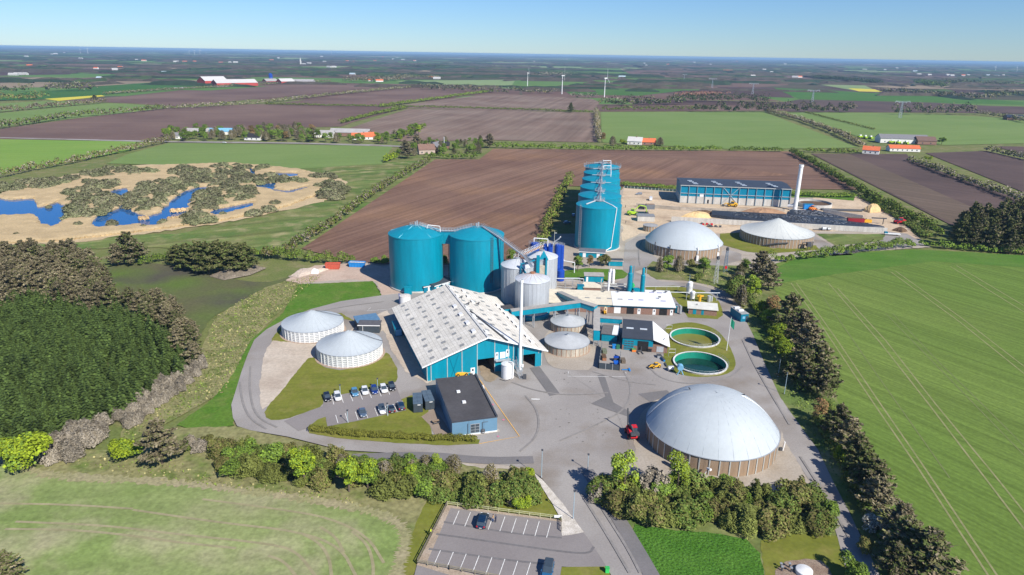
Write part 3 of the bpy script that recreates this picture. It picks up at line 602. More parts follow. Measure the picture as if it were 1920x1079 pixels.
# ---- low round tanks
def cover_tank(cx,cy,r,h,ap,label,cat,wall,roof,mem=None,dome=0,nr=36,ribm=None,group=None,base=True,ribw=.12,bands=0,conc=.35,bandm=None,foot=None):
    t=thing('covered_tank',label,cat,(cx,cy,I0),0,group)
    MB().lathe([(r,0),(r,h)],96).build('wall',wall,t,smooth=True)
    mb=MB()
    for k in range(nr):
        a=2*math.pi*k/nr; c,s=math.cos(a),math.sin(a)
        n=Vector((-s,c,0))*ribw; o=Vector((c,s,0))
        p=o*(r-.02); q=o*(r+ribw*1.1)
        mb.add([p-n,q-n,q+n,p+n,p-n+Vector((0,0,h)),q-n+Vector((0,0,h)),q+n+Vector((0,0,h)),p+n+Vector((0,0,h))],[(4,5,6,7),(0,1,5,4),(1,2,6,5),(2,3,7,6)])
    mb.build('rib',ribm or M_ribs,t)
    if bands:
        mb=MB()
        for k in range(bands):
            z=h*(k+.6)/bands; mb.lathe([(r+.01,z-.05),(r+.07,z-.04),(r+.07,z+.04),(r+.01,z+.05)],96)
        mb.build('band',bandm or M_steel,t)
    if dome:
        Rs=(r*r+dome*dome)/(2*dome); pr=[(r+.12,h-.15),(r+.12,h)]
        a0=math.asin(min(1,r/Rs)); 
        for k in range(1,19):
            a=a0*(1-k/18); pr.append((Rs*math.sin(a),h+Rs*math.cos(a)-(Rs-dome)))
    else:
        pr=[(r+.15,h-.15),(r+.15,h+.03)]
        for k in range(1,13):
            u=k/12; rr=r*(1-u); pr.append((rr,h+(ap-h)*(u**(1+conc) if conc>0 else u)))
    MB().lathe(pr,96).build('roof',roof,t,smooth=True)
    if roof in (M_memb,M_memc):
        mb=MB(); pp=pr[1:]
        for k in range(28):
            a=2*math.pi*k/28+.05; mb.path([(q[0]*math.cos(a),q[0]*math.sin(a),q[1]+.0) for q in pp[::2]+[pp[-1]]],.035,3)
        mb.build('membrane_seam',noise_mat('membrane seam',(.36,.40,.43)) if 'membrane seam' not in bpy.data.materials else bpy.data.materials['membrane seam'],t)
    mb=MB(); mb.lathe([(r+.1,h-.12),(r+.24,h-.08),(r+.24,h+.05),(r+.1,h+.1)],96); mb.build('rim',M_steel,t)
    if base: 
        mb=MB(); mb.lathe([(r,.03),(r+(foot or .9),.03)],64); o=mb.build('apron',noise_mat('pinkish gravel apron',(.40,.30,.23),var=.2,scale=2),t)
    return t
gP='white panelled tanks by the ring road'
for (cx,cy,r,h,ap,lab,hose) in ((-66.7,212.6,9.9,3.5,7.6,'white panelled tank with cone membrane, nearer the outer ring road bend',.55),(-50.2,194.8,9.85,3.6,8.0,'white panelled tank with cone membrane, above the car park lawn',.2)):
    t=cover_tank(cx,cy,r,h,ap,lab,'slurry tank',noise_mat('recessed grey panel',(.34,.36,.38),var=.15,scale=1,fine=.1),M_memb,group=gP,nr=40,ribm=M_wpanel,ribw=.22,conc=.18,bands=0)
    mb=MB()
    for k in range(6):
        z=h*(k+.35)/6; mb.lathe([(r+.02,z-.13),(r+.14,z-.12),(r+.14,z+.12),(r+.02,z+.13)],96)
    mb.build('panel_band',M_wpanel,t)
    mb=MB(); a=hose; mb.path([(1.2,.5,ap-.3),(r*.75*math.cos(a),r*.75*math.sin(a),h+1.2),((r+.2)*math.cos(a),(r+.2)*math.sin(a),h+.15),((r+.25)*math.cos(a),(r+.25)*math.sin(a),0)] ,.09,5); mb.build('hose',M_dkst,t)
for (cx,cy,r,h,ap,lab) in ((19.6,218.7,6.0,2.9,4.9,'round grey lidded tank partly in the gallery shadow'),(18.0,202.0,7.1,2.75,4.7,'round grey lidded tank with stained wall, beside the hall corner')):
    t=cover_tank(cx,cy,r,h,ap,lab,'process tank',M_concs,noise_mat('dull grey lid',(.42,.44,.45),rough=.6,var=.08,scale=.5,fine=.05),group='grey lidded tanks by the hall',nr=30,ribw=.06,ribm=M_rust,conc=0,foot=.5)
    mb=MB(); mb.lathe([(.45,ap-.1),(.45,ap+.35),(.3,ap+.4)],12); mb.build('hatch',M_steel,t)
def fan(t,x,y,z,a):
    mb=MB(); mb.box(x-.4,x+.4,y-.3,y+.3,z,z+.5); mb.path([(x,y,z+.4),(x+1.0*math.cos(a),y+1.0*math.sin(a),z+.9)],.16,6); mb.build('pressure_valve',M_dkst,t)
d1=cover_tank(49.5,147.7,15.6,4.15,0,'huge pale blue dome on timber walls, beside the red loader','gas dome',M_wood,M_memb,dome=9.0,nr=44,ribm=M_ribs,ribw=.13,base=False)
fan(d1,-5.2,2.5,11.6,2.0); fan(d1,6.6,1.5,11.1,-.3)
mb=MB(); pr=None
for k in range(12):
    u=k/11; rr=6.6+(15.7-6.6)*u; Rs=(15.6**2+81)/18; z=4.15+math.sqrt(max(0,Rs*Rs-min(rr,15.6)**2))-(Rs-9)+.1; q=(rr*math.cos(.1-.3*u),rr*math.sin(.1-.3*u),z)
    if pr: mb.tube(pr,q,.12,5)
    pr=q
mb.build('air_hose',M_steel,d1); mb=MB()
pr=None
for k in range(12):
    u=k/11; rr=5.6+(15.7-5.6)*u; z=4.15+math.sqrt(max(0,Rs*Rs-min(rr,15.6)**2))-(Rs-9)+.1; q=(rr*math.cos(2.7+.25*u),rr*math.sin(2.7+.25*u),z)
    if pr: mb.tube(pr,q,.16,5)
    pr=q
mb.build('air_hose',M_steel,d1)
mb=MB(); mb.tube((-5.0,-15.8,2.2),(-4.6,-16.8,2.5),.3,8); mb.tube((-5.3,-16.2,1.8),(-5.6,-16.2,1.0),.1,6); mb.build('agitator',M_white,d1)
mb=MB(); mb.box(-11.8,-10.9,-13.2,-12.2,0,2.8); mb.tube((-11.3,-12.9,2.5),(-11,-13.6,3),.35,8); mb.build('agitator',M_steel,d1)
d2=cover_tank(83.4,322.8,18.3,4.7,0,'pale blue dome on timber walls, behind the young trees','gas dome',M_wood,M_memb,dome=9.2,nr=64,ribm=M_ribs,ribw=.1,base=False)
for a in (-2.6,-2.15,-1.45,-.75): mb=MB(); mb.box(18.3*math.cos(a)-.5,18.3*math.cos(a)+.5,18.9*math.sin(a)-.5,18.9*math.sin(a)+.4,0,2.4); mb.tube((18.6*math.cos(a),18.9*math.sin(a),3),(18.4*math.cos(a),18.3*math.sin(a),6.2),.25,6); mb.build('agitator',M_dkst if a<-1.5 else M_white,d2)
c3=cover_tank(137.2,345.8,18.1,4.6,11.4,'greenish white cone roofed tank on timber walls by the silage wall','slurry tank',M_wood,M_memc,nr=64,ribm=M_ribs,ribw=.1,conc=.22,base=False)
mb=MB(); mb.path([(-12,-14.6,.4),(-6,-17.6,2.4),(-1,-18.6,3.0)],.35,6); mb.build('feed_pipe',M_dkst,c3); mb=MB(); mb.path([(6,-18.6,0),(6,-19,3.4),(12,-17,3.4),(12,-16.5,0)],.22,5); mb.box(8,10,-20.2,-18.2,1.6,3.6); mb.tube((8.4,-19.8,0),(8.4,-19.8,1.6),.15,5); mb.tube((9.8,-19.8,0),(9.8,-19.8,1.6),.15,5); mb.build('pump_frame',M_dkst,c3)
t=cover_tank(74.4,361,3.8,2.9,3.2,'small round concrete pit with a lid beside the sandy yard','process tank',M_wood,noise_mat('grey pit lid',(.33,.33,.33)),nr=16,base=False,conc=0)
t=cover_tank(193.4,433.4,10.6,.1,.4,'unused base',None,M_wood,M_memb) if 0 else None
# open tanks
def open_tank(cx,cy,r,h,depth,label,wall,inner,liquid,lz,n=72):
    t=thing('open_tank',label,'open tank',(cx,cy,I0),0,'open round tanks')
    MB().lathe([(r+.0,0),(r,h),(r-.3,h)],n).build('wall',wall,t,smooth=True)
    MB().lathe([(r-.3,h),(r-.3,0.0+lz)],n).build('liner',inner,t,smooth=True)
    mb=MB(); mb.poly([((r-.31)*math.cos(2*math.pi*i/n),(r-.31)*math.sin(2*math.pi*i/n),lz+.02) for i in range(n)]); mb.build('liquid',liquid,t)
    mb=MB(); mb.lathe([(r-.36,h-.02),(r+.12,h-.02),(r+.12,h+.1),(r-.36,h+.1)],n); mb.build('rim',M_wpanel,t)
    return t
def cut_hole(cx,cy,r,n=40):
    for o in [o for o in COL.objects if o.type=='MESH' and o.get('kind')=='structure']:
        bm=bmesh.new(); bm.from_mesh(o.data); hit=False
        def near(f):
            xs=[v.co.x for v in f.verts]; ys=[v.co.y for v in f.verts]
            return min(xs)<cx+r and max(xs)>cx-r and min(ys)<cy+r and max(ys)>cy-r
        if any(near(f) for f in bm.faces):
            for k in range(n):
                a=2*math.pi*k/n; c,s=math.cos(a),math.sin(a)
                fs=[f for f in bm.faces if near(f)]
                if not fs: break
                ge=list({e for f in fs for e in f.edges}); gv=list({v for f in fs for v in f.verts})
                bmesh.ops.bisect_plane(bm,geom=fs+ge+gv,dist=1e-5,plane_co=(cx+r*c,cy+r*s,0),plane_no=(c,s,0))
                hit=True
                # keep working only on faces inside this half plane
            dl=[f for f in bm.faces if (f.calc_center_median().x-cx)**2+(f.calc_center_median().y-cy)**2<r*r and all((v.co.x-cx)**2+(v.co.y-cy)**2<(r*1.05)**2 for v in f.verts)]
            bmesh.ops.delete(bm,geom=dl,context='FACES')
            bm.to_mesh(o.data)
        bm.free()
OT=[(61.6,211.7,8.15),(58.3,191.6,8.1)]
for cx,cy,r in OT: cut_hole(cx,cy,r-.15)
t=open_tank(61.6,211.7,8.15,.35,1,'open round tank with a green liner and murky yellow algae water',M_concw,M_green,M_pondg,-1.6)
t=open_tank(58.3,191.6,8.1,.45,1,'open round tank with a green liner and dark deep water',M_concs,M_green,M_pondd,-1.7)
for i,(cx,cy,r) in enumerate(OT):
    f=thing('safety_fence',['thin steel safety fence round the yellow algae tank','thin steel safety fence round the dark water tank'][i],'fence',(cx,cy,I0))
    mb=MB(); rail(mb,0,0,r+.3,.4,1.1,20,t=.035,a0=-2.9,a1=.6)
    mb.build('fence_rail',M_steel,f); mb=MB()
    for dx in (-r-.6,-r+1.5): mb.tube((dx,5,0),(dx,5,2.6),.06,5)
    mb.tube((-r-.6,5,2.6),(-r+1.5,5,2.6),.06,5); mb.tube((-r-.6,5,1.4),(-r+1.5,5,1.4),.05,5)
    mb.build('gate',M_steel,f)
t=thing('open_tank','low open concrete ring tank filled with brown soil, by the tall stack','open tank',(193.4,433.4,I0))
MB().lathe([(10.5,0),(10.5,2.2),(10.1,2.2),(10.1,.8)],64).build('wall',M_concw,t,smooth=True)
MB().poly([(10.12*math.cos(k*.1309),10.12*math.sin(k*.1309),1.0) for k in range(48)]).build('liquid',M_dearth,t)

# ---- buildings: local x along the front, y going back
def site(name,label,cat,fl,fr,group=None,z=I0):
    A=G(*fl);B=G(*fr);d=B-A
    t=thing(name,label,cat,(A.x,A.y,z),math.atan2(d.y,d.x),group); return t,d.length
def qd(mb,a,b,c,d,mi=0): mb.add([a,b,c,d],[(0,1,2,3)],mi)
def door_part(t,x0,x1,y,z0,z1,m,name='door',out=.05,glass=None,lab=None):
    o=MB().box(x0,x1,y-out,y+.02,z0,z1).build(name,m,t,label=lab)
    if glass: MB().box(x0+(x1-x0)*.3,x1-(x1-x0)*.3,y-out-.02,y-out+.01,z0+(z1-z0)*.5,z0+(z1-z0)*.85).build('pane',M_glass,o)
    return o
# big reception hall
t,W=site('reception_hall','big teal hall with a wide pale roof full of small skylights','hall',(801,718),(1015,688))
D=47.3; he=5.5; hr=11.7; xr=18.0
mb=MB()
# facade split round two open doorways
o1=(15.0,20.3,4.7); o2=(29.3,34.2,4.2)
def ztop(x): return he+(hr-he)*(x/xr if x<xr else (W-x)/(W-xr))
xs=[0,o1[0],o1[1],o2[0],o2[1],W]
for a,b,z0 in ((0,o1[0],0),(o1[0],o1[1],o1[2]),(o1[1],o2[0],0),(o2[0],o2[1],o2[2]),(o2[1],W,0)):
    pts=[(a,0,z0),(b,0,z0),(b,0,ztop(b))]
    if a<xr<b: pts.append((xr,0,hr))
    pts.append((a,0,ztop(a))); mb.add(pts,[tuple(range(len(pts)))])
mb.add([(0,0,0),(0,D,0),(0,D,he),(0,0,he)],[(0,3,2,1)]); mb.add([(W,0,0),(W,D,0),(W,D,he),(W,0,he)],[(0,1,2,3)])
mb.add([(0,D,0),(W,D,0),(W,D,he),(xr,D,hr),(0,D,he)],[(4,3,2,1,0)])
mb.build('wall',M_teal,t)
mb=MB()
for x in (0.05,1.2,6.0,10.4,15.0,20.35,24.6,26.2,29.2,34.3,W-.05): mb.box(x-.1,x+.1,-.12,.02,0,ztop(x)-.1)
mb.build('corner_trim',M_ribs,t)
mb=MB()
for x in (7.2,8.5): mb.tube((x,-.08,.5),(x+ (2.2 if x<8 else -2.2),-.08,ztop(x)*.9),.05,4)
mb.build('brace',M_tealdk,t)
ov=1.3; th=.22
def roofz(x): return he+(hr-he)*(x/xr if x<xr else (W-x)/(W-xr))
mb=MB()
for x0,x1 in ((-1.6,xr),(xr,W+1.5)):
    qd(mb,(x0,-ov,roofz(x0)+th),(x1,-ov,roofz(x1)+th),(x1,D+ov,roofz(x1)+th),(x0,D+ov,roofz(x0)+th))
    qd(mb,(x0,-ov,roofz(x0)),(x0,D+ov,roofz(x0)),(x1,D+ov,roofz(x1)),(x1,-ov,roofz(x1)))
    qd(mb,(x0,-ov,roofz(x0)),(x1,-ov,roofz(x1)),(x1,-ov,roofz(x1)+th),(x0,-ov,roofz(x0)+th))
for x0 in (-1.6,W+1.5): qd(mb,(x0,-ov,roofz(x0)),(x0,-ov,roofz(x0)+th),(x0,D+ov,roofz(x0)+th),(x0,D+ov,roofz(x0)))
# corrugated sheet look in the material
mr=M_fibre.copy(); mr.name='hall roof sheet'; N=mr.node_tree.nodes; L=mr.node_tree.links
br=N.new('ShaderNodeTexBrick'); br.inputs['Scale'].default_value=1; br.inputs['Brick Width'].default_value=1.1; br.inputs['Row Height'].default_value=1.9; br.inputs['Mortar Size'].default_value=.07
br.inputs['Color1'].default_value=(1,1,1,1); br.inputs['Color2'].default_value=(.93,.92,.90,1); br.inputs['Mortar'].default_value=(.72,.71,.69,1); br.offset=0
tc=N.new('ShaderNodeTexCoord'); mp=N.new('ShaderNodeMapping'); L.new(tc.outputs['Object'],mp.inputs[0]); L.new(mp.outputs[0],br.inputs[0])
bs=N['Principled BSDF']; src=bs.inputs['Base Color'].links[0].from_socket; mx=N.new('ShaderNodeMix'); mx.data_type='RGBA'; mx.blend_type='MULTIPLY'; mx.inputs[0].default_value=1
L.new(src,mx.inputs[6]); L.new(br.outputs[0],mx.inputs[7]); L.new(mx.outputs[2],bs.inputs['Base Color'])
ro=mb.build('roof',mr,t)
mb=MB(); mb.box(xr-.35,xr+.35,-ov-.02,D+ov,hr+th-.05,hr+th+.16); mb.build('ridge_cap',noise_mat('pale ridge cap',(.58,.58,.56),var=.1),ro)
mb=MB()
for x0,x1 in ((-1.62,xr),(xr,W+1.52)): qd(mb,(x0,-ov-.04,roofz(x0)-.12),(x1,-ov-.04,roofz(x1)-.12),(x1,-ov-.04,roofz(x1)+th+.1),(x0,-ov-.04,roofz(x0)+th+.1))
mb.build('verge_board',M_white,ro)
def on_roof(mb,x,y,w,l,hgt_=.05,lift=.03):
    z=lambda X: roofz(X)+th+lift
    a=[(x-w/2,y-l/2,z(x-w/2)),(x+w/2,y-l/2,z(x+w/2)),(x+w/2,y+l/2,z(x+w/2)),(x-w/2,y+l/2,z(x-w/2))]
    b=[(p[0],p[1],p[2]+hgt_) for p in a]
    mb.add(a+b,[(4,5,6,7),(0,1,5,4),(1,2,6,5),(2,3,7,6),(3,0,4,7)])
nsk=0
for x,off,skip in ((2.2,1.5,()),(6.6,3.2,()),(11.0,1.0,()),(15.0,3.0,(7,8)),(19.6,1.2,()),(24.0,3.6,(1,)),(28.4,1.8,(0,)),):
    for k in range(11):
        y=off+k*4.45
        if k in skip or y>D: continue
        mb=MB(); on_roof(mb,x+(.25 if k%2 else -.25),y,1.25,1.4); mb.build('skylight',M_sky,ro); nsk+=1
# raised vents near the ridge and the right eave
for k,(x,y) in enumerate([(15.6,6),(15.7,13),(15.6,20.5),(15.7,28),(18.7,3),(18.8,17),(18.8,24.5),(18.7,36),(18.7,45),(23.2,33),(23.2,38.5),(23.2,44.5)]+[(33.3,3.5+i*4.1) for i in range(9)]):
    mb=MB(); on_roof(mb,x,y,1.1,2.0,.42); v=mb.build('roof_vent',M_fibrew,ro); mb=MB(); z=roofz(x)+th
    s=-1 if x>xr else 1
    sx=x-.57; mb.add([(sx,y-.95,z+ (roofz(sx)-roofz(x))+.08),(sx,y+.95,z+(roofz(sx)-roofz(x))+.08),(sx,y+.95,z+(roofz(sx)-roofz(x))+.42),(sx,y-.95,z+(roofz(sx)-roofz(x))+.42)],[(0,3,2,1)]); mb.build('louvre',M_dkst if x>18 else noise_mat('blue black louvre',(.05,.07,.22)),v)
mb=MB(); mb.tube((19.0,21,roofz(19)+.45),(23.9,-1.2,roofz(23.9)+.45),.28,8); mb.build('roof_duct',M_dkst,ro,label='long dark duct lying across the roof')
mb=MB()
qd(mb,(19.0,21.6,roofz(19.0)+.27),(18,-ov,roofz(18)+.27),(26.4,-ov,roofz(26.4)+.27),(24.2,-1.0,roofz(24.2)+.27)) if 0 else None
mb.add([(17.8,-ov+.02,roofz(17.8)+.26),(27.5,-ov+.02,roofz(27.5)+.26),(18.6,22,roofz(18.6)+.26)],[(0,1,2)]); mb.build('white_roof_sheet',M_fibrew,ro)
mb=MB()
for x,y in ((20.5,28.5),(24.8,31.5),(19.8,34.5)):
    z=roofz(x)+.25; mb.tube((x-.8,y,z+.5),(x+.7,y+.5,z+.7),.13,5); mb.tube((x,y-.6,z+.4),(x+.2,y+.5,z+.8),.12,5); mb.tube((x,y,z),(x,y,z+.6),.08,5)
mb.build('roof_fan',M_dkst,ro)
mb=MB(); 
for a,b,zt in ((o1[0],o1[1],o1[2]),(o2[0],o2[1],o2[2])):
    qd(mb,(a,9,0),(b,9,0),(b,9,zt+2),(a,9,zt+2)); qd(mb,(a,0.05,0),(a,9,0),(a,9,zt+2),(a,.05,zt+2)); qd(mb,(b,.05,0),(b,.05,zt+2),(b,9,zt+2),(b,9,0)); qd(mb,(a,.05,zt),(b,.05,zt),(b,9,zt+.1),(a,9,zt+.1))
mb.build('doorway',noise_mat('dim hall interior',(.10,.09,.085),var=.3,scale=1),t,label='open vehicle doorways with dark inside')
door_part(t,13.0,14.3,0,.1,2.3,M_white,glass=1); door_part(t,20.6,21.5,0,4.0,6.2,M_white,glass=1); door_part(t,22.0,23.7,0,4.1,6.1,M_white,'shutter'); door_part(t,23.9,24.9,0,4.4,6.7,M_white,glass=1)
mb=MB(); mb.box(20.4,25.2,-1.1,-.02,3.6,3.85); mb.build('balcony',M_steel,t)
mb=MB(); mb.box(W-2.2,W-.4,-.3,.0,0,4.2); mb.build('buttress',M_tealroof,t)

# slim chimney, white acid tank and steel stair in front of the hall
t=thing('chimney','tall slim white chimney before the hall gable','chimney',(2.75,184.6,I0))
MB().lathe([(.48,0),(.42,27.8),(.52,27.8),(.52,28.6),(.35,28.6)],24).build('shaft',M_white,t,smooth=True)
MB().box(-.9,.9,-.5,.9,0,.5).build('base_plate',M_steel,t); MB().box(.4,1.1,-.6,-.1,1.5,2.3).build('junction_box',M_white,t)
t=thing('storage_tank','white vertical tank by the stair at the hall doorway','tank',(-.9,180.5,I0))
MB().lathe([(1.85,0),(1.85,4.3)],40).build('wall',M_white,t,smooth=True); MB().lathe([(1.95,4.25),(1.9,4.35),(.3,4.8),(0,4.8)],40).build('roof',noise_mat('light tank lid',(.66,.67,.67),rough=.5),t,smooth=True)
MB().path([(.2,-.2,4.9),(1.2,-1.0,5.1),(1.35,-1.4,4.6),(1.35,-1.45,.3),(-.6,-2.8,.1),(-2.2,-1.8,.1)],.08,5).build('hose',M_dkst,t)
t=thing('steel_stair','steep galvanised stair leaning up to the hall balcony','stair',(1.6,181,I0))
mb=MB()
for s in (-.5,.5): mb.tube((s+1.6,-1.6,0),(s-.6,3.0,4.0),.1,4); mb.tube((s+1.6,-1.6,1.0),(s-.6,3.0,5.0),.05,4)
for k in range(14):
    q=k/14; mb.box(1.1-2.2*q,2.1-2.2*q,-1.75+4.6*q,-1.5+4.6*q,4.0*q+.1,4.0*q+.16)
mb.build('flight',M_steel,t); mb=MB(); mb.box(2.0,3.0,-1.9,-.9,0,1.2); mb.build('pump_box',M_dkst,t)

# office
t,W=site('office_building','flat roofed grey blue building with a felt roof by the car park','office',(848,823),(932,812))
D=24.3; h=3.9
MB().box(0,W,0,D,0,h).build('wall',M_bluecl,t)
ro=MB().box(-.08,W+.08,-.08,D+.08,h,h+.18).build('roof',M_felt,t)
mb=MB(); mb.box(-.12,.12,-.12,D+.12,h+.18,h+.26); mb.box(W-.35,W+.12,-.12,D+.12,h+.18,h+.5); mb.box(.13,W-.36,-.12,.12,h+.18,h+.26); mb.build('parapet',M_feltb,ro)
for x,y in ((4.4,8.6),(4.1,14.6)): MB().box(x,x+.9,y,y+.9,h+.19,h+.6).build('rooflight',M_white,ro)
fr=MB().box(4.6,6.9,-.06,.0,.4,2.9).build('window',M_steel,t)
mb=MB(); 
for i in range(2):
    for j in range(3): mb.box(4.72+i*1.1,5.7+i*1.1,-.09,-.055,.5+.8*j,1.18+.8*j)
mb.build('pane',M_glass,fr)
MB().box(-.02,W+.02,-.10,-.0,0,.25).build('plinth',M_white,t)
MB().path([(7.6,-.12,.8),(7.6,-.12,3.1),(9.0,-.12,3.1)],.06,5).build('flue',M_dkst,t)
MB().tube((3.9,-.1,.2),(3.9,-.1,3.2),.06,5).build('downpipe',M_dkst,t)
for x in (4.2,8.0): MB().box(x-.02,x+.02,-.03,0,.25,h).build('panel_joint',M_dkst,t)
MB().box(W+.02,W+1.2,19.0,20.4,1.2,2.6).build('air_unit',M_white,t)
b=thing('gas_bottle','small dark drum beside the office window','drum',tuple(G(905,815)+Vector((0,0,I0)))); MB().lathe([(0,0),(.55,0),(.6,.3),(.6,.9),(.4,1.15),(0,1.2)],16).build('drum_body',M_dkst,b,smooth=True); MB().lathe([(.62,.3),(.66,.35),(.62,.4)],16).build('band',M_steel,b)
# two charcoal containers
for fl,fr_,bk,lab in (((775.5,778),(791,777),(767,741),'charcoal container nearer the parked cars'),((798,773),(813,771),(790,739),'charcoal container beside the office wall, cluttered end')):
    t,W=site('container',lab,'container',fl,fr_,'charcoal containers between car park and office'); D=(G(bk[0],bk[1],2.6)-G(fl[0],fl[1])).length*.95; D=6.1
    MB().box(0,2.4,0,D,.1,2.6).build('body',M_chr,t); mb=MB()
    for k in range(20): mb.box(-.04,0,.1+k*.3,.22+k*.3,.2,2.5); mb.box(2.4,2.44,.1+k*.3,.22+k*.3,.2,2.5)
    mb.build('corrugation',M_chr,t); mb=MB(); mb.box(-.05,2.45,-.05,D+.05,2.6,2.72); mb.box(1.15,1.25,0,D,2.72,2.78); mb.build('roof',noise_mat('blue grey container roof',(.09,.13,.17),rough=.5),t)
    mb=MB(); mb.box(.1,1.15,-.05,0,.2,2.5); mb.box(1.25,2.3,-.05,0,.2,2.5); mb.build('door',M_chr,t); MB().box(1.1,1.9,-.08,-.05,2.2,2.4).build('sign_plate',M_white,t)
# bench on the paving
t=thing('picnic_table','small dark picnic table on the brown paving','table',tuple(G(817,797)+Vector((0,0,I0+.03))),.5)
MB().box(-.9,.9,-.35,.35,.7,.76).build('table_top',M_wood,t); 
for s in (-1,1): MB().box(-.9,.9,s*.75-.13,s*.75+.13,.42,.47).build('seat',M_dkst,t); MB().box(s*.7-.05,s*.7+.05,-.8,.8,.34,.42).build('brace',M_dkst,t); MB().box(s*.7-.05,s*.7+.05,-.3,.3,0,.7).build('leg',M_dkst,t)
def shed(label,cat,fl,fr,D,hf,hb,wm,rm,ov=.3,name=None,group=None,ridge=None,th=.18,wall2=None,split=1.1):
    t,W=site(name or cat.replace(' ','_'),label,cat,fl,fr,group)
    mb=MB(); 
    if ridge:
        yr=D/2; prof=[(0,0),(0,hf),(yr,ridge),(D,hb),(D,0)]
    else: prof=[(0,0),(0,hf),(D,hb),(D,0)]
    n=len(prof); vs=[(0,y,z) for y,z in prof]+[(W,y,z) for y,z in prof]
    mb.add(vs,[tuple(range(n)),tuple(range(2*n-1,n-1,-1))]+[(i,i+n,i+n+1,i+1) for i in range(n-1)])
    mb.build('wall',wm,t)
    if wall2: MB().box(-.04,W+.04,-.04,D+.04,0,split).build('base_wall',wall2,t)
    mb=MB(); pts=[(-ov,hf),(D+ov,hb)] if not ridge else [(-ov,hf-.05),(D/2,ridge),(D+ov,hb-.05)]
    for (y0,z0),(y1,z1) in zip(pts,pts[1:]):
        mb.add([(-ov,y0,z0+.02),(W+ov,y0,z0+.02),(W+ov,y1,z1+.02),(-ov,y1,z1+.02),(-ov,y0,z0+th),(W+ov,y0,z0+th),(W+ov,y1,z1+th),(-ov,y1,z1+th)],[(0,3,2,1),(4,5,6,7),(0,1,5,4),(1,2,6,5),(2,3,7,6),(3,0,4,7)])
    r=mb.build('roof',rm,t)
    return t,W,r
# pair of sheds by the white panelled tanks
t,W,r=shed('small shed with a blue roof beside the white panelled tanks','shed',(672,622),(712,616),5.5,2.7,2.9,M_chr,noise_mat('slate blue roof',(.10,.20,.32),rough=.5),name='shed')
MB().box(0,W,-.1,5.6,3.0,3.12).build('fascia',M_white,r) if 0 else None
t,W,r=shed('small charcoal shed with white eaves beside the white panelled tanks','shed',(673,627),(711.7,627.5),3.4,2.7,3.0,M_chr,noise_mat('charcoal roof',(.10,.10,.11)),name='shed')
MB().box(-.32,W+.32,-.36,-.3,2.62,2.9).build('fascia',M_white,r); MB().tube((1.4,-.15,0),(1.4,-.15,2.6),.08,5).build('downpipe',M_white,t)
# teal container in hall shadow
t,W=site('container','teal container standing in the shadow of the big hall','container',(741,634),(751,633)); MB().box(0,2.4,0,7.5,.1,2.6).build('body',M_tealdk,t); MB().box(-.05,2.45,-.05,7.55,2.6,2.75).build('roof',M_teal,t); MB().box(.2,2.2,-.1,0,.3,2.4).build('door',M_bluro,t)
# huts before the two big tanks
t,W,r=shed('teal hut with a charcoal roof between big hall and the two tall tanks','hut',(815,552),(850,541),6.6,2.8,3.3,M_teal,M_feltb,name='hut'); MB().box(-.3,W+.3,-.36,-.28,2.66,3.0).build('fascia',M_white,r); MB().box(1,2.2,-.06,0,.1,2.2).build('door',M_white,t); MB().box(3,6,-2.4,-.1,2.9,3.0).build('canopy',M_fibrew,t)
t,W,r=shed('tiny teal hut with a charcoal roof and white fascia','hut',(795,552),(810,549),3.2,2.4,2.6,M_tealdk,M_feltb,name='hut'); MB().box(-.3,W+.3,-.36,-.28,2.3,2.6).build('fascia',M_white,r); MB().box(1.8,2.5,-.06,0,.2,2.1).build('door',M_white,t)
t=thing('storage_tank','squat white tank behind the ridge of the big hall','tank',(-40.0,240.5,I0)); MB().lathe([(2.1,0),(2.1,3.2)],36).build('wall',M_white,t,smooth=True); MB().lathe([(2.15,3.15),(2.1,3.3),(0,3.6)],36).build('roof',noise_mat('stained white lid',(.6,.56,.52),var=.2,scale=2),t,smooth=True)
mb=MB(); mb.tube((-2.1,-.6,0),(-2.1,-.6,4.4),.12,5); mb.build('pipe',M_navy,t)
t=thing('pump_box','small teal pump box behind the squat white tank','box',(-40.5,251.5,I0)); MB().box(-1.4,1.4,-.8,.8,0,2.9).build('body',M_teal,t); MB().box(-1.45,1.45,-.85,.85,2.9,3.0).build('lid',M_tealroof,t)

# long brick building
t,W=site('brick_building','long low brick building, half cream and half white roof','building',(1125,589),(1262,594.5))
mb=MB(); h=2.9; D=12.5; XL=-19.5
mb.box(XL,W,0,D,0,h); mb.build('wall',M_brick,t)
MB().box(XL-.02,W+.02,-.03,.0,h-.45,h+.35).build('fascia',M_teal,t)
def slab(mb,x0,x1,y0,y1,z0,z1,th=.25): mb.add([(x0,y0,z0),(x1,y0,z0),(x1,y1,z1),(x0,y1,z1),(x0,y0,z0+th),(x1,y0,z0+th),(x1,y1,z1+th),(x0,y1,z1+th)],[(0,3,2,1),(4,5,6,7),(0,1,5,4),(1,2,6,5),(2,3,7,6),(3,0,4,7)])
mb=MB(); slab(mb,XL-.4,4.4,-.5,D,h+.35,h+1.1); rc=mb.build('roof',M_fibrec,t,label='cream corrugated roof half')
mb=MB(); slab(mb,4.4,W+.6,-.9,D,h+.42,h+1.15); slab(mb,17.5,W+.6,D,D+2.6,h+1.15,h+1.25); rw=mb.build('roof',M_fibrew,t,label='clean white roof half')
for i,x in enumerate((-9.8,-5.6,-1.4,2.6)): mb=MB(); slab(mb,x,x+1.7,4.6,5.5,h+1.0-.34,h+1.06-.34,.3); mb.build('rooflight',M_sky,rc)
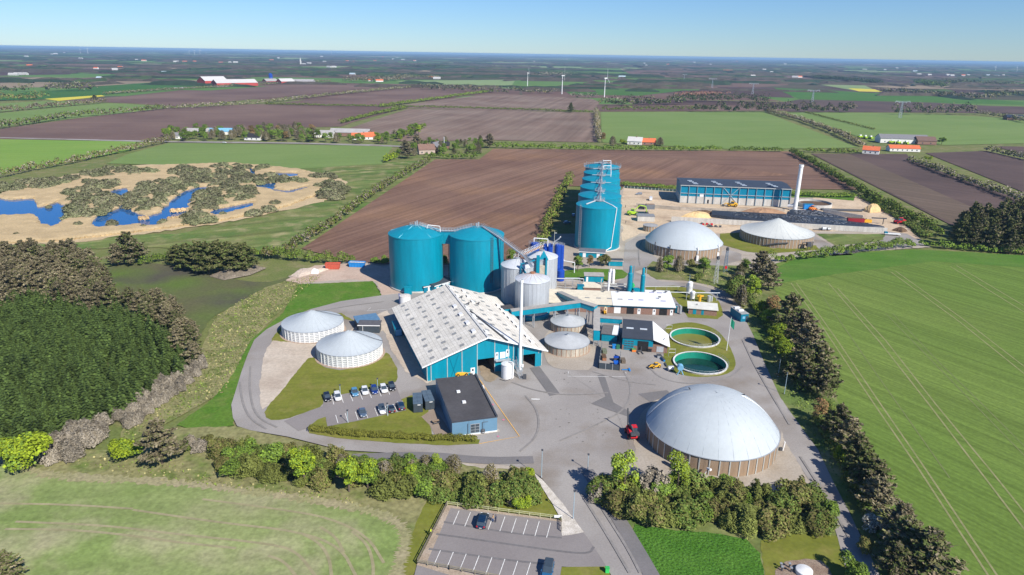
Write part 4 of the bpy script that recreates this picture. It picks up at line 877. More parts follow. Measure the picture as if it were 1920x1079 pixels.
for x,y in ((6.5,4.2),(10.4,4.2),(14.2,4.2),(22.3,4.0),(19.0,12.0),(21.9,12.0)): mb=MB(); z=h+.42+.73*(y+.9)/13.4; slab(mb,x,x+1.8,y,y+.8,z+.2,z+.25,.12); mb.build('rooflight',noise_mat('lilac rooflight',(.34,.34,.48),rough=.3) if x>8 else M_sky,rw)
mb=MB()
for x,y in ((1.5,11),(7,11.2),(12.6,11.6),(21.8,6.2),(25,12.5),(20.8,13.2)):
    mb.tube((x,y,h+1.2),(x,y,h+2.1),.1,5); mb.tube((x-.2,y,h+2.0),(x+.7,y+.2,h+1.9),.25,6)
mb.build('roof_vent',M_dkst,t)
for x0,x1,z1,m,nm,gl in ((1.4,2.5,2.2,M_white,'door',1),(5.0,7.4,2.6,M_white,'garage_door',0),(13.5,14.6,2.2,M_white,'door',1),(19.0,20.1,2.2,M_white,'door',1),(25.3,26.3,2.2,M_white,'door',1)): door_part(t,x0,x1,0,.05,z1,m,nm,glass=gl)
MB().box(5.3,5.9,-.09,-.04,.9,1.3).build('pane',M_glass,t.children[-1]) if 0 else None
for x0,x1 in ((9.6,12.2),(21.4,24.2)): MB().box(x0,x1,-.06,.0,0,2.5).build('doorway',M_blk,t,label='open doorway painted dark')  # flat panels on the solid wall, the unlit inside painted on
MB().box(-4.5,-3.9,-.3,-.05,1.0,2.0).build('hose_box',M_red,t)
t2=thing('wheelie_bin','dark bin before the long brick building','bin',tuple(G(1211,590)+Vector((0,0,I0)))); MB().box(-.5,.5,-.4,.4,.1,1.0).build('bin_body',M_dkst,t2); MB().box(-.55,.55,-.45,.45,1.0,1.1).build('lid',M_rub,t2)
t2=thing('forklift','small yellow lifting mast beside the white door','forklift',tuple(G(1134,591)+Vector((0,0,I0)))); MB().box(-.5,.5,-.6,.6,.3,1.1).build('body',M_yel,t2); MB().box(-.4,-.25,-.8,-.65,.1,3.0).box(.25,.4,-.8,-.65,.1,3.0).box(-.4,.4,-.8,-.65,2.8,3.0).build('mast',M_yel,t2); MB().tube((-.55,.3,.3),(.55,.3,.3),.3,10).tube((-.55,-.4,.3),(.55,-.4,.3),.3,10).build('wheel',M_rub,t2)
# filter stand at the right end
t2=thing('filter_unit','cluster of galvanised filter pipes at the brick building end','filter',tuple(G(1272,592)+Vector((0,0,I0)))); mb=MB(); mb.tube((-.9,2.8,0),(-.9,2.8,3.4),.5,10); mb.tube((.6,.3,.3),(.6,.3,3.1),.55,12); mb.tube((-.9,2.8,3.2),(.5,.6,3.2),.25,8); mb.build('vessel',M_steel,t2); MB().tube((-.6,1.4,0),(-.6,1.4,2.6),.4,10).build('blue_pipe',M_teal,t2)
# brick hut
t,W,r=shed('small brick hut with a pale roof and two teal doors','hut',(1290,591),(1343,595.5),5.0,2.2,2.9,M_brick,noise_mat('pale roof sheet',(.62,.62,.56),var=.1,scale=.6),name='brick_hut',ov=.45)
door_part(t,1.6,2.8,0,.05,2.05,M_teal); door_part(t,4.6,5.5,0,.05,2.0,M_teal); MB().box(-.1,0.0,0,5,1,2.2).build('side_panel',M_teal,t); MB().tube((3,2.5,2.8),(3,2.5,3.3),.15,6).build('roof_vent',M_dkst,r)
g=thing('pipe_cluster','yellow and grey pipework behind the brick hut','pipework',tuple(G(1316,568)+Vector((0,0,I0))))
mb=MB(); mb.box(-6,6,1.0,1.2,3.0,3.2); mb.box(-6,-5.8,1.0,1.2,0,3.2); mb.box(5.8,6,1,1.2,0,3.2); mb.tube((-14,1.5,3.1),(7,1.5,3.1),.14,6); mb.build('frame',M_steel,g)
MB().tube((-1,0,0),(-1,0,2.6),.6,10).tube((-2,0,2.2),(0.4,0,2.2),.35,8).build('yellow_valve',M_yel,g); MB().tube((2.6,0,0),(2.6,0,2.4),.7,10).tube((3.8,.5,0),(3.8,.5,2.0),.4,8).build('vessel',M_grey,g)
# white vertical vessels
for p,r,hh,l in (((1292,556),1.05,5.6,'taller white vertical vessel behind the brick hut'),((1298,566),.8,3.8,'shorter white vertical vessel right behind the brick hut')):
    t=thing('gas_vessel',l,'vessel',tuple(G(*p)+Vector((0,0,I0)))); MB().lathe([(r,.9),(r,hh-.3),(r*.7,hh),(r*.25,hh+.15),(0,hh+.2)],28).build('shell',M_white,t,smooth=True); mb=MB()
    for a in (.7,2.3,3.9,5.5): mb.tube((r*math.cos(a),r*math.sin(a),0),(r*math.cos(a),r*math.sin(a),1.2),.1,5)
    mb.build('leg',M_steel,t); mb=MB(); rail(mb,0,0,r+.5,hh*.55,1.0,10,t=.04); ladder(mb,-r-.2,0,0,hh*.9,3.14,.5,cage=False); mb.build('platform',M_steel,t)
t=thing('pipe_bridge','long pale pipe run behind the white roofed building','pipework',tuple(G(1208,549)+Vector((0,0,I0))))
mb=MB(); mb.tube((0,0,2.0),(18.5,-.8,2.6),.13,6); 
for k in range(5): mb.tube((k*4.4,0-.2*k,0),(k*4.4,-.2*k,2.1),.07,4)
mb.build('pipe',M_ribs,t)
# workshop
t,W=site('workshop','workshop with a charcoal roof and a white lean-to roof','workshop',(1166,658.4),(1221,663))
hw=4.2; D=15.0; W=9.6
mb=MB(); mb.box(0,W,0,D,0,hw); mb.build('wall',M_teal,t); MB().box(-.03,W+.03,-.04,.0,0,1.7).build('base_wall',M_brick,t)
MB().prism([(W,0),(W+4.6,0),(W+4.6,D-5.5),(W,D)],0,2.6).build('annex_wall',M_brick,t)
mb=MB(); slab(mb,-.3,W,-.35,D,hw,hw+.35,.25); ro=mb.build('roof',M_feltb,t)
mb=MB(); mb.add([(W-.0,-.6,hw+.3),(W+5.3,-.6,2.5),(W+5.3,D-5.2,2.5),(W,D,hw+.62),(W,-.6,hw+.12),(W+5.3,-.6,2.35)],[(0,1,2,3),(0,4,5,1)]); mb.build('roof',M_fibrew,t,label='white lean-to roof')
for x in (1.0,5.4): mb=MB(); slab(mb,x,x+2.3,6.8,7.8,hw+.44,hw+.47,.1); mb.build('rooflight',noise_mat('pale rooflight',(.55,.60,.64),rough=.3),ro)
gd=MB().box(.5,3.6,-.09,-.04,.1,3.6).build('roller_door',M_tealroof,t)
mb=MB()
for i in range(3):
    for j in range(4): mb.box(.65+i*1.0,1.5+i*1.0,-.12,-.08,.5+j*.8,.9+j*.8)
mb.build('pane',M_glass,gd)
MB().box(4.8,8.2,-.10,-.04,0,3.5).build('doorway',M_blk,t,label='open vehicle doorway painted dark'); MB().box(W+1.2,W+3.4,-.08,-.01,.2,2.1).build('garage_door',M_grey,t)  # doorway is a panel on the wall, its inner shade painted near-black
MB().path([(W+3.4,3,3.2),(W+3.4,3,3.7),(W+3.9,3,3.7)],.1,5).build('flue',M_dkst,t)
# small shed beside it
t,W,r=shed('small teal shed, charcoal roof with a white slope, beside the workshop yard','shed',(1127.5,642),(1156,645),6.2,2.6,3.1,M_teal,noise_mat('dull charcoal roof',(.14,.13,.13)),name='shed'); mb=MB(); slab(mb,W-1.7,W+.35,-.33,6.4,2.66,3.16,.3); mb.build('roof',M_fibrew,t,label='white end slope')
# sleepers of dark screen fence round the scrap yard
t=thing('screen_fence','dark panelled fence round the cluttered yard before the workshop','fence',(0,0,I0))
mb=MB(); P=[G(1128,655),G(1122,694),G(1161,698),G(1163,672)]
for a,b in zip(P,P[1:]):
    d=(b-a).normalized(); n=Vector((-d.y,d.x,0))*.04
    mb.add([a-n,b-n,b+n,a+n]+[q+Vector((0,0,1.9)) for q in (a-n,b-n,b+n,a+n)],[(4,5,6,7),(0,1,5,4),(1,2,6,5),(2,3,7,6),(3,0,4,7)])
mb.build('panel',M_chr,t); mb=MB()
for a,b in zip(P,P[1:]):
    k=max(2,int((b-a).length/2))
    for i in range(k+1): q=a.lerp(b,i/k); mb.box(q.x-.07,q.x+.07,q.y-.07,q.y+.07,0,2.0)
mb.build('post',M_steel,t)

# teal conveyor galleries
def gallery(label,p,q,z0,z1,h,w,posts,roofm=M_concw,tag_='gallery'):
    t=thing('conveyor_gallery',label,'conveyor gallery',(p.x,p.y,I0))
    a=Vector((0,0,z0)); b=Vector((q.x-p.x,q.y-p.y,z1)); d=Vector((b.x,b.y,0)).normalized(); n=Vector((-d.y,d.x,0))*w/2; H=Vector((0,0,h))
    mb=MB(); mb.add([a-n,b-n,b+n,a+n,a-n+H,b-n+H,b+n+H,a+n+H],[(0,3,2,1),(0,1,5,4),(1,2,6,5),(2,3,7,6),(3,0,4,7)]); mb.build('cladding',M_teal,t)
    n2=n*1.18; mb=MB(); mb.add([a-n2+H,b-n2+H,b+n2+H,a+n2+H]+[v+H*1.06 for v in (a-n2,b-n2,b+n2,a+n2)],[(0,3,2,1),(4,5,6,7),(0,1,5,4),(1,2,6,5),(2,3,7,6),(3,0,4,7)]); mb.build('roof',roofm,t)
    mb=MB()
    for u in posts:
        c=a.lerp(b,u)
        for s in (n*.8,-n*.8): q_=c+s; mb.tube((q_.x,q_.y,0),(q_.x,q_.y,c.z),.16,6)
        mb.tube((c.x-n.x*.8,c.y-n.y*.8,c.z*.5),(c.x+n.x*.8,c.y+n.y*.8,c.z*.95),.06,4)
    if posts: mb.build('trestle',M_steel,t)
    return t
def Gz(px,py,z): g=G(px,py,z); return Vector((g.x,g.y,0))
M_galr=noise_mat('grey brown gallery roof',(.36,.345,.32),rough=.85,var=.12,scale=.8)
ga=Gz(958,592,5.2); gb=Gz(1089,575,6.8)
gallery('long teal conveyor gallery climbing from the hall past the nearest grey silo',ga,gb,5.2-I0,6.8-I0,1.9,2.2,(.18,.32,.62,.8,.97),M_galr)
gc=Gz(1117,584,6.4); gallery('short dark-sided teal gallery between the bend and the tall grey roofed one',gb,gc,6.8-I0,6.4-I0,1.9,2.2,(.5,.9),M_galr)
gd_=Gz(1118,632,3.6); gallery('grey roofed conveyor gallery running down to its teal end box',Gz(1119,586,5.6),gd_,5.8-I0,4.2-I0,1.6,1.8,(.15,.4,.65,.92),M_galr)
ge=Gz(1124,604,3.9); gf=Gz(1166,607,3.9); gallery('level teal gallery joining the workshop corner',ge,gf,3.6,3.6,1.7,2.0,(.1,.9),M_galr)
gg=Gz(1048,556,3.4); gh=Gz(1087,574,6.0); gallery('dark sloping gallery crossing the cream roof',gg,gh,3.2,5.8,1.6,1.9,(.1,.9),M_galr)
t=thing('transfer_house','teal end box under the grey roofed gallery','box',tuple(gd_+Vector((0,0,I0)))); MB().box(-1.0,1.0,-.9,.9,2.2,5.0).build('cladding',M_teal,t); mb=MB()
for x in (-.8,.8):
    for y in (-.7,.7): mb.tube((x,y,0),(x,y,2.2),.12,5)
mb.build('leg',M_steel,t)
t=thing('transfer_house','dark roofed teal dormer where the long gallery leaves the hall roof','box',tuple(Gz(952,589,4.5)+Vector((0,0,I0+4.6))),.35); MB().box(-1.9,1.6,-1.6,1.6,0,1.9).build('cladding',M_teal,t); MB().box(-2.1,1.7,-1.8,1.8,1.9,2.1).build('roof',M_felt,t)

# blue scrubber tanks
def vtank(label,p,r,h,m,cat='vessel',name='process_vessel',legs=True,group=None,dish=True,z0=0):
    t=thing(name,label,cat,(p.x,p.y,I0),0,group)
    MB().lathe([(0,z0),(r,z0),(r,h-.2),(r*.75,h+.1),(r*.3,h+.35),(0,h+.4)],28).build('shell',m,t,smooth=True)
    mb=MB(); 
    for k in range(1,5): z=z0+(h-z0)*k/5; mb.lathe([(r+.01,z-.06),(r+.07,z),(r+.01,z+.06)],28)
    mb.build('band',m,t); return t
B0=G(1020,497)
for l,(px,py),r,h in (('broad deep blue tank at the left of its cluster',(1002,500),2.0,10.5),('narrow deep blue tank in the middle of its cluster',(1021,499),.9,9.8),('middle deep blue tank with a white pipe on top',(1030,499),1.35,9.6),('tall deep blue tank over a lower pump vessel',(1044,518),1.35,13.5),('tall narrow blue tank with a ladder at the right of its cluster',(1051,516),1.1,12.8)):
    g=G(px,py); t=vtank(l,g,r,h,M_navy,'blue tank','blue_tank',group='deep blue tank cluster')
    mb=MB(); rail(mb,0,0,r+.15,h-.1,1.0,10,t=.05); ladder(mb,-r-.15,0,0,h,3.14,.5,cage=True); mb.build('ladder',M_steel,t)
g=G(1050,528); t=vtank('squat blue vessel below the tall blue pair',g,1.7,4.6,M_navy,'blue tank','blue_tank',group='deep blue tank cluster')
t=thing('pipe_bridge','white pipes arching over the blue tank cluster','pipework',tuple(G(1002,500)+Vector((0,0,I0))))
mb=MB(); mb.path([(-.5,0,10.5),(-.5,0,12.6),(5.6,-.3,12.3),(5.6,-.3,9)],.22,6); mb.path([(8,-1,9.8),(8,-1,11.0),(10.2,-2.5,13.0),(11,-3,14.2)],.25,6); mb.path([(9,-8,13),(12.5,-9,5),(17,-10,4.6),(17,-10,0)],.2,6); mb.build('pipe',M_white,t)
t=thing('lightning_mast','slim pale mast standing among the blue tanks','mast',tuple(G(1037,515)+Vector((0,0,I0)))); MB().tube((0,0,0),(0,0,19),.16,8,0,.08).build('pole',noise_mat('weathered pale mast',(.45,.45,.36)),t); MB().box(-.1,1.0,-.03,.03,17.8,18.1).build('arm',M_ribs,t)
t=thing('pipe_rack','open steel pipe frame on the concrete between silos and brick building','frame',tuple(G(1060,545)+Vector((0,0,I0))))
mb=MB()
for x in (0,3,6):
    for y in (0,4): mb.tube((x,y,0),(x,y,3.6),.1,5)
for y in (0,4): mb.tube((0,y,3.6),(6,y,3.6),.1,5)
mb.path([(-4,1,4.2),(7.2,1,4.2),(7.2,1,.3)],.22,6); mb.path([(-3,2,.5),(3,0,.4),(5,-1,.6)],.15,5); mb.build('beam',M_steel,t)
mb=MB(); mb.lathe([(.5,.1),(.5,1),(0,1.2)],12,4.5,-1); mb.lathe([(.5,.1),(.5,1),(0,1.2)],12,5.8,-.6); mb.build('pump',M_dkst,t)
# huts and vessels behind the brick building
t,W,r=shed('teal hut with a pale flat roof behind the brick building','hut',(1096,531),(1131,532),3.6,2.6,2.9,M_teal,M_galr,name='hut'); MB().box(.6,1.4,-.06,0,.1,2.2).build('door',M_white,t)
t,W,r=shed('hut under a plain cream sheet roof behind the brick building','hut',(1094,551),(1125,552),5.2,2.1,2.5,M_brick,M_fibrec,name='hut')
t=thing('teal_cabinet','plain teal cabinet beside the cream sheet roof','cabinet',tuple(G(1088,549)+Vector((0,0,I0)))); MB().box(-1.3,1.3,-1,1,0,2.6).build('body',M_teal,t); MB().box(-1.4,1.4,-1.1,1.1,2.6,2.75).build('lid',M_tealdk,t)
for l,(px,py),r,h,m in (('teal scrubber column beside the lime green unit',(1179,553),.95,8.6,M_teal),('teal scrubber column on the right with a pale pipe behind',(1203,554),.85,8.0,M_teal)):
    g=G(px,py); t=vtank(l,g,r,h,m,'column','scrubber_column',group='teal scrubber columns'); MB().lathe([(r*.62,h),(r*.62,h+2.6),(r*.3,h+3.0),(0,h+3.1)],20).build('upper_shell',m,t,smooth=True)
    MB().tube((r+.2,0,0),(r+.3,0,h+3.0),.12,5).build('pipe',M_ribs if px>1190 else M_teal,t)
t=thing('pump_unit','teal and lime green pump unit between the scrubber columns','pump',tuple(G(1191,554)+Vector((0,0,I0)))); MB().box(-1.0,1.6,-1,1,0,2.4).build('cabinet',M_teal,t); MB().box(-1.6,-.6,1.2,2.2,0,4.0).box(-1.8,-.2,1.4,2,2.6,3.4).build('green_housing',noise_mat('bright green paint',(.03,.45,.12)),t)
t=thing('chimney','short white stack behind the cream roof','chimney',tuple(G(1140,552)+Vector((0,0,I0)))); MB().lathe([(.42,0),(.42,8.6),(.3,8.6)],16).build('shaft',M_white,t,smooth=True); MB().tube((-.1,.4,0),(-.1,.4,12.3),.09,5).build('mast',M_ribs,t)
for l,p in (('slim white cylinder, farther of the pair by the short stack',(1144,532)),('slim white cylinder, nearer of the pair by the short stack',(1149,533))):
    g=G(*p); t=vtank(l,g,.62,5.6,M_white,'cylinder','gas_cylinder',group='pair of white cylinders')
t=thing('pipe_bridge','white pipe run on trestles beside the short white stack','pipework',tuple(G(1132,546)+Vector((0,0,I0)))); mb=MB()
for z,y in ((2.6,0),(1.7,-.3),(.9,2.5)): mb.tube((0,y,z),(9,y-.3,z),.2,6)
for x in (0,4.5,9): mb.tube((x,0,0),(x,0,2.7),.1,4)
mb.path([(-1.0,.5,.3),(-1.3,.5,2.6),(-1.0,.5,4.6)],.22,6); mb.tube((7.4,-.6,0),(7.4,-.6,1.4),.5,8); mb.build('pipe',M_ribs,t)
# huts at foot of the tank row
t,W,r=shed('teal hut with two grey roof slabs at the foot of the tank row','hut',(1086,484),(1133,487),3.8,2.6,3.2,M_teal,noise_mat('slate grey roof',(.13,.14,.16)),name='hut',ov=.35)
MB().box(-.35,W+.35,-.4,-.3,2.45,2.75).build('fascia',M_white,r)
door_part(t,1.6,3.0,0,.05,2.2,M_white); door_part(t,W-3.6,W-2.2,0,.05,2.2,M_white)
t,W,r=shed('low teal hut with a dark roof behind the young trees','hut',(1141,501),(1167,501.5),2.6,2.4,2.6,M_teal,M_feltb,name='hut'); MB().box(-.3,W+.3,-.36,-.28,2.3,2.6).build('fascia',M_concw,r)
# dark cabin by the east road
A=G(1402,607); t=thing('site_cabin','dark teal cabin with white roof units beside the east road','cabin',(A.x-2.6,A.y+.2,I0),R(12)); 
MB().box(0,2.9,0,7.6,0,2.9).build('wall',M_tealdk,t); ro=MB().box(-.1,3.0,-.1,7.7,2.9,3.05).build('roof',noise_mat('weathered pale roof',(.34,.35,.34),var=.3,scale=1),t)
for y in (2.6,5.4): MB().box(.5,2.4,y,y+.9,3.05,3.5).build('roof_unit',M_white,ro)
MB().box(.6,1.6,-.06,0,1.1,2.0).build('window',M_bluro,t); MB().box(1.9,2.7,-.06,0,.1,2.1).build('door',M_chr,t)
# lattice towers
for l,p,w,h,m,bands in (('pale lattice mast tapering beside the young trees','',1.6,10.5,M_ribs,0),('blue grey lattice flare tower with a red box','',1.5,9.8,noise_mat('blue grey steel',(.15,.22,.30),rough=.5),1)):
    g=G(1341,534) if not bands else G(1359,512)
    t=thing('lattice_tower',l,'tower',(g.x,g.y,I0)); mb=MB(); n=6
    C=lambda z:[(sx*w*(.5-.28*z/h),sy*w*(.5-.28*z/h),z) for sx,sy in ((-1,-1),(1,-1),(1,1),(-1,1))]
    for k in range(n):
        a=C(h*k/n); b=C(h*(k+1)/n)
        for i in range(4): mb.tube(a[i],b[i],.09,4); mb.tube(a[i],b[(i+1)%4],.05,4); mb.tube(b[i],b[(i+1)%4],.05,4)
    mb.build('lattice',m,t); MB().lathe([(.5,h),(.75,h+.3),(.6,h+1.2),(.3,h+1.4)],12).build('head',M_dkst,t)
    if bands: MB().box(-.5,.5,-.8,-.4,1.6,2.8).build('control_box',M_red,t)
# flagpole
g=G(1362,660); t=thing('flagpole','slim white flagpole with a limp green flag','flagpole',(g.x,g.y,I0)); MB().tube((0,0,0),(0.15,0,11.6),.13,8,0,.07).build('pole',M_white,t)
mb=MB(); prev=None
for k in range(7): 
    x=.2+.22*k; z=11.2-.25*k
    cur=((x,.12*math.sin(k*1.4),z),(x,.12*math.sin(k*1.4+.6),z-2.6))
    if prev: mb.add([prev[0],cur[0],cur[1],prev[1]],[(0,1,2,3)])
    prev=cur
mb.build('flag',noise_mat('dark green flag',(.01,.20,.12)),t)
# blue crane-like pump and drum by the dark open tank
g=G(1275,706); t=thing('mixer_pump','pale blue cast pump frame at the dark water tank edge','pump',(g.x,g.y,I0)); mb=MB(); mb.tube((-.9,0,0),(0,0,2.0),.16,5); mb.tube((.9,0,0),(0,0,2.0),.16,5); mb.tube((0,.8,0),(0,0,2.0),.16,5); mb.build('leg',M_bluro,t); mb=MB(); mb.tube((-.1,-.3,2.3),(-.1,.8,2.5),.9,14); mb.build('wheel_housing',M_bluro,t); MB().tube((-.1,.8,2.5),(-.1,2.4,2.6),.14,6).build('shaft',M_steel,t)
g=G(1257,698); t=thing('steel_drum','bright silver drum lying on the grass by the mixer pump','drum',(g.x,g.y,I0)); MB().tube((-.8,0,.75),(.8,.3,.75),.75,20).build('drum_body',noise_mat('bright tin',(.6,.62,.62),metal=.5,rough=.35),t); MB().tube((-.85,0,.75),(-.78,0,.75),.8,20).tube((.78,.3,.75),(.85,.3,.75),.8,20).build('rim',M_steel,t)

# upper teal hall
t,W=site('storage_hall','long teal hall with a dark roof and exposed pale steel frame','hall',(1274,381.7),(1478.6,390)); D=27; h=11.3; hc=4.4
MB().box(0,W,0,D,0,hc).build('base_wall',M_concw,t); MB().box(.05,W-.05,.05,D-.05,hc,h).build('wall',noise_mat('blue teal cladding',(.002,.20,.33),rough=.45,var=.05,scale=.3),t)
mb=MB(); slab(mb,-.4,W+.4,-.6,D/2,h,h+1.0,.3); slab(mb,-.4,W+.4,D/2,D+.5,h+1.0,h,.3); ro=mb.build('roof',noise_mat('dark blue grey roof',(.045,.06,.085),rough=.6,var=.06,scale=.2),t)
mb=MB(); mb.box(-.45,W+.45,-.72,-.62,h-.15,h+.3); mb.build('gutter',M_ribs,ro)
for i in range(4):
    x=8+i*15.2+(4 if i==3 else 0)
    for x_,y_ in ((x,3.0),(x-.6,5.6),(x-2.2,8.5),(x-3.0,11.2)):
        mb=MB(); z=h+.3+1.0*(y_/(D/2)); slab(mb,x_,x_+3.0,y_,y_+1.0,z+.1,z+.15,.12); mb.build('rooflight',noise_mat('pale blue rooflight',(.5,.58,.66),rough=.3) if (i==0 and x_==x) else bpy.data.materials['pale blue rooflight'],ro)
mb=MB()
n=13
for i in range(n+1): x=W*i/n; mb.box(x-.16,x+.16,-.55,-.02,0,h)
mb.build('column',noise_mat('frame steel',(.20,.28,.34),rough=.5),t)
mb=MB(); mb.box(0,W,-.35,-.1,6.2,6.5); 
for a,b,c,d_ in ((5,h,7,0.3),(5,.3,7,h)): mb.tube((W*a/n,-.3,b),(W*c/n,-.3,d_),.14,5)
mb.build('brace',noise_mat('pale frame rail',(.42,.47,.50)),t)
MB().box(W*2.35/n,W*2.8/n,-.08,.0,4.4,6.2).build('window',M_white,t,label='white boarded opening'); MB().box(W*3.3/n,W*3.5/n,-.05,0,.2,2.6).build('door',M_blk,t)
# tall white stack
t=thing('chimney','tall leaning-looking white stack beside the long teal hall','chimney',(175.2,418.6,I0)); MB().lathe([(1.3,0),(1.2,26.8),(1.42,26.9),(1.42,28.2),(1.0,28.3)],28).build('shaft',M_white,t,smooth=True); MB().box(-3.2,3.2,-2,2,0,.4).build('plinth',M_concw,t); MB().tube((-3.5,2.5,2),(-.9,.5,2.6),1.1,10).build('duct',M_white,t)
t['label']='tall white stack beside the long teal hall'
# silage walls, sheets and heaps
def wall(label,px,h,th=.5,m=M_concw,steps=0):
    t=thing('silage_wall',label,'wall',(0,0,I0)); mb=MB(); P=[G(*p) for p in px]
    for a,b in zip(P,P[1:]):
        d=(b-a).normalized(); n=Vector((-d.y,d.x,0))*th/2
        mb.add([a-n,b-n,b+n,a+n]+[q+Vector((0,0,h)) for q in (a-n,b-n,b+n,a+n)],[(4,5,6,7),(0,1,5,4),(1,2,6,5),(2,3,7,6),(3,0,4,7)])
    mb.build('wall_panel',m,t); mb=MB()
    for a,b in zip(P,P[1:]):
        k=max(2,int((b-a).length/2.4)); d=(b-a).normalized(); n=Vector((-d.y,d.x,0))*(th/2+.03)
        for i in range(k): q=a.lerp(b,i/k); mb.add([q-n,q-n+d*.08,q-n+d*.08+Vector((0,0,h-.1)),q-n+Vector((0,0,h-.1))],[(0,1,2,3)])
    mb.build('panel_joint',M_concs,t); return t
wall('long grey concrete silage wall behind the cone roofed tank',[(1258,417.5),(1440,427),(1662,439.5)],2.9)
wall('stained silage wall along the foot of the long teal hall',[(1193,389),(1275,396),(1340,399),(1470,400)],2.0,m=noise_mat('dirty concrete',(.40,.35,.29),var=.25,scale=.3,fine=.15))
wall('short bright concrete wall beyond the black sheet',[(1543,401),(1617,414)],2.6)
def heap(name,label,cat,poly,h,m,edge=1.2,noise=.25,kind=None):
    P=[G(*p) for p in poly]; cx=sum(p.x for p in P)/len(P); cy=sum(p.y for p in P)/len(P); mb=MB()
    rings=7; vs=[];n=len(P)*6
    per=[]
    for i in range(len(P)):
        a=P[i];b=P[(i+1)%len(P)]
        for k in range(6): per.append(a.lerp(b,k/6))
    rr=random.Random(len(label))
    for j in range(rings):
        u=j/(rings-1)
        for p in per:
            f=1-u**edge*.96 if edge>=1 else 1-.96*u
            jit=noise*(0 if j==0 else 1)
            vs.append(((p.x-cx)*f+rr.uniform(-jit,jit),(p.y-cy)*f+rr.uniform(-jit,jit),h*(math.sin(u*math.pi/2)**1.0)+rr.uniform(-jit,jit)*.5*(j>0)))
    vs.append((0,0,h)); fs=[]
    for j in range(rings-1):
        for i in range(n): k=(i+1)%n; fs.append((j*n+i,j*n+k,(j+1)*n+k,(j+1)*n+i))
    for i in range(n): fs.append(((rings-1)*n+i,(rings-1)*n+(i+1)%n,len(vs)-1))
    mb.add(vs,fs); o=mb.build(name,m,loc=(cx,cy,I0)); tag(o,label,cat)
    if kind: o['kind']=kind
    return o
# black sheet: flat topped clamps
def clamp(label,px,h):
    P=[G(*p) for p in px]; cx=sum(p.x for p in P)/len(P); cy=sum(p.y for p in P)/len(P)
    t=thing('silage_clamp',label,'silage clamp',(cx,cy,I0)); mb=MB()
    b=[(p.x-cx,p.y-cy) for p in P]; n=len(b)
    vs=[(x,y,0) for x,y in b]+[(x*.985,y*.95,h*.9) for x,y in b]+[(x*.95,y*.85,h*1.05) for x,y in b]
    mb.add(vs,[(i,(i+1)%n,(i+1)%n+n,i+n) for i in range(n)]+[(i+n,(i+1)%n+n,(i+1)%n+2*n,i+2*n) for i in range(n)]+[tuple(range(2*n,3*n))]); mb.build('sheet',M_tarp,t,smooth=True)
    mb=MB(); rr=random.Random(5)
    for k in range(900):
        i=rr.randrange(n); u=rr.random(); w=rr.random()**.5; a=Vector(b[i]); c=Vector(b[(i+1)%n]); q=a.lerp(c,u)*w
        X,Y=q.x*.86,q.y*.74; r0=.42; z=h*(1.06-.14*w**4)
        mb.add([(X+r0*math.cos(j*1.257),Y+r0*math.sin(j*1.257),z+.12) for j in range(5)],[(0,1,2,3,4)],rr.choice((0,0,1)))
    o=mb.build('weight_tyre',[M_rub,noise_mat('dusty tyre',(.30,.32,.35))],t); o['kind']='stuff'
    return t
clamp('long black sheeted silage clamp weighted with tyres',[(1332,409),(1332,400),(1480,408),(1530,413),(1660,432),(1600,434),(1440,424)],1.7)
clamp('black sheeted clamp slope below the tall stack',[(1477,406),(1480,398),(1532,400),(1592,416),(1560,416),(1500,410)],1.4)
heap('sand_heap','ochre sand heap at the end of the black sheeted clamp','heap',[(1271,412),(1290,404),(1330,404),(1334,411),(1300,414)],3.2,M_sandp)
heap('compost_heap','long brown compost heap before the long teal hall','heap',[(1384,401),(1400,397),(1475,403),(1479,406),(1420,406)],3.6,M_earth)
heap('sand_heap','pointed pale sand heap by the green bank','heap',[(1616,397),(1630,393),(1652,396),(1650,400),(1630,401)],4.6,M_sandp)
heap('soil_heap','dark soil heap on the asphalt beyond the silage wall','heap',[(1672,434),(1685,431),(1702,436),(1690,438)],2.0,M_dearth)
heap('soil_heap','low dark brown heap left of the compost heap','heap',[(1300,399),(1330,398),(1340,402),(1310,403)],1.4,M_dearth)
heap('gravel_heap','pale gravel heap at the end of the hardcore track','heap',[(545,520),(562,508),(592,505),(585,516),(560,523)],1.5,noise_mat('pale gravel heap',(.48,.40,.33),var=.15,scale=1))
heap('gravel_heap','flat pale gravel spread beside the white wrapped block','heap',[(572,516),(600,507),(618,507),(600,514)],1.1,noise_mat('light gravel heap',(.52,.44,.36),var=.15,scale=1))
heap('brush_heap','heap of cut grey brown brushwood below the dark pines','heap',[(392,520),(430,508),(480,500),(500,505),(470,518),(420,528)],1.8,noise_mat('brushwood',(.19,.16,.12),var=.35,scale=2,fine=.3),noise=.6)
# grey box and pit by sandy yard
t,W=site('concrete_bunker','small grey concrete bunker with a flat roof on the sandy yard','bunker',(1195,417),(1227,418)); MB().box(0,W,0,6.5,0,2.9).build('wall',M_concw,t); MB().box(-.15,W+.15,-.15,6.7,2.9,3.2).build('roof',noise_mat('grey bunker roof',(.22,.23,.25)),t)
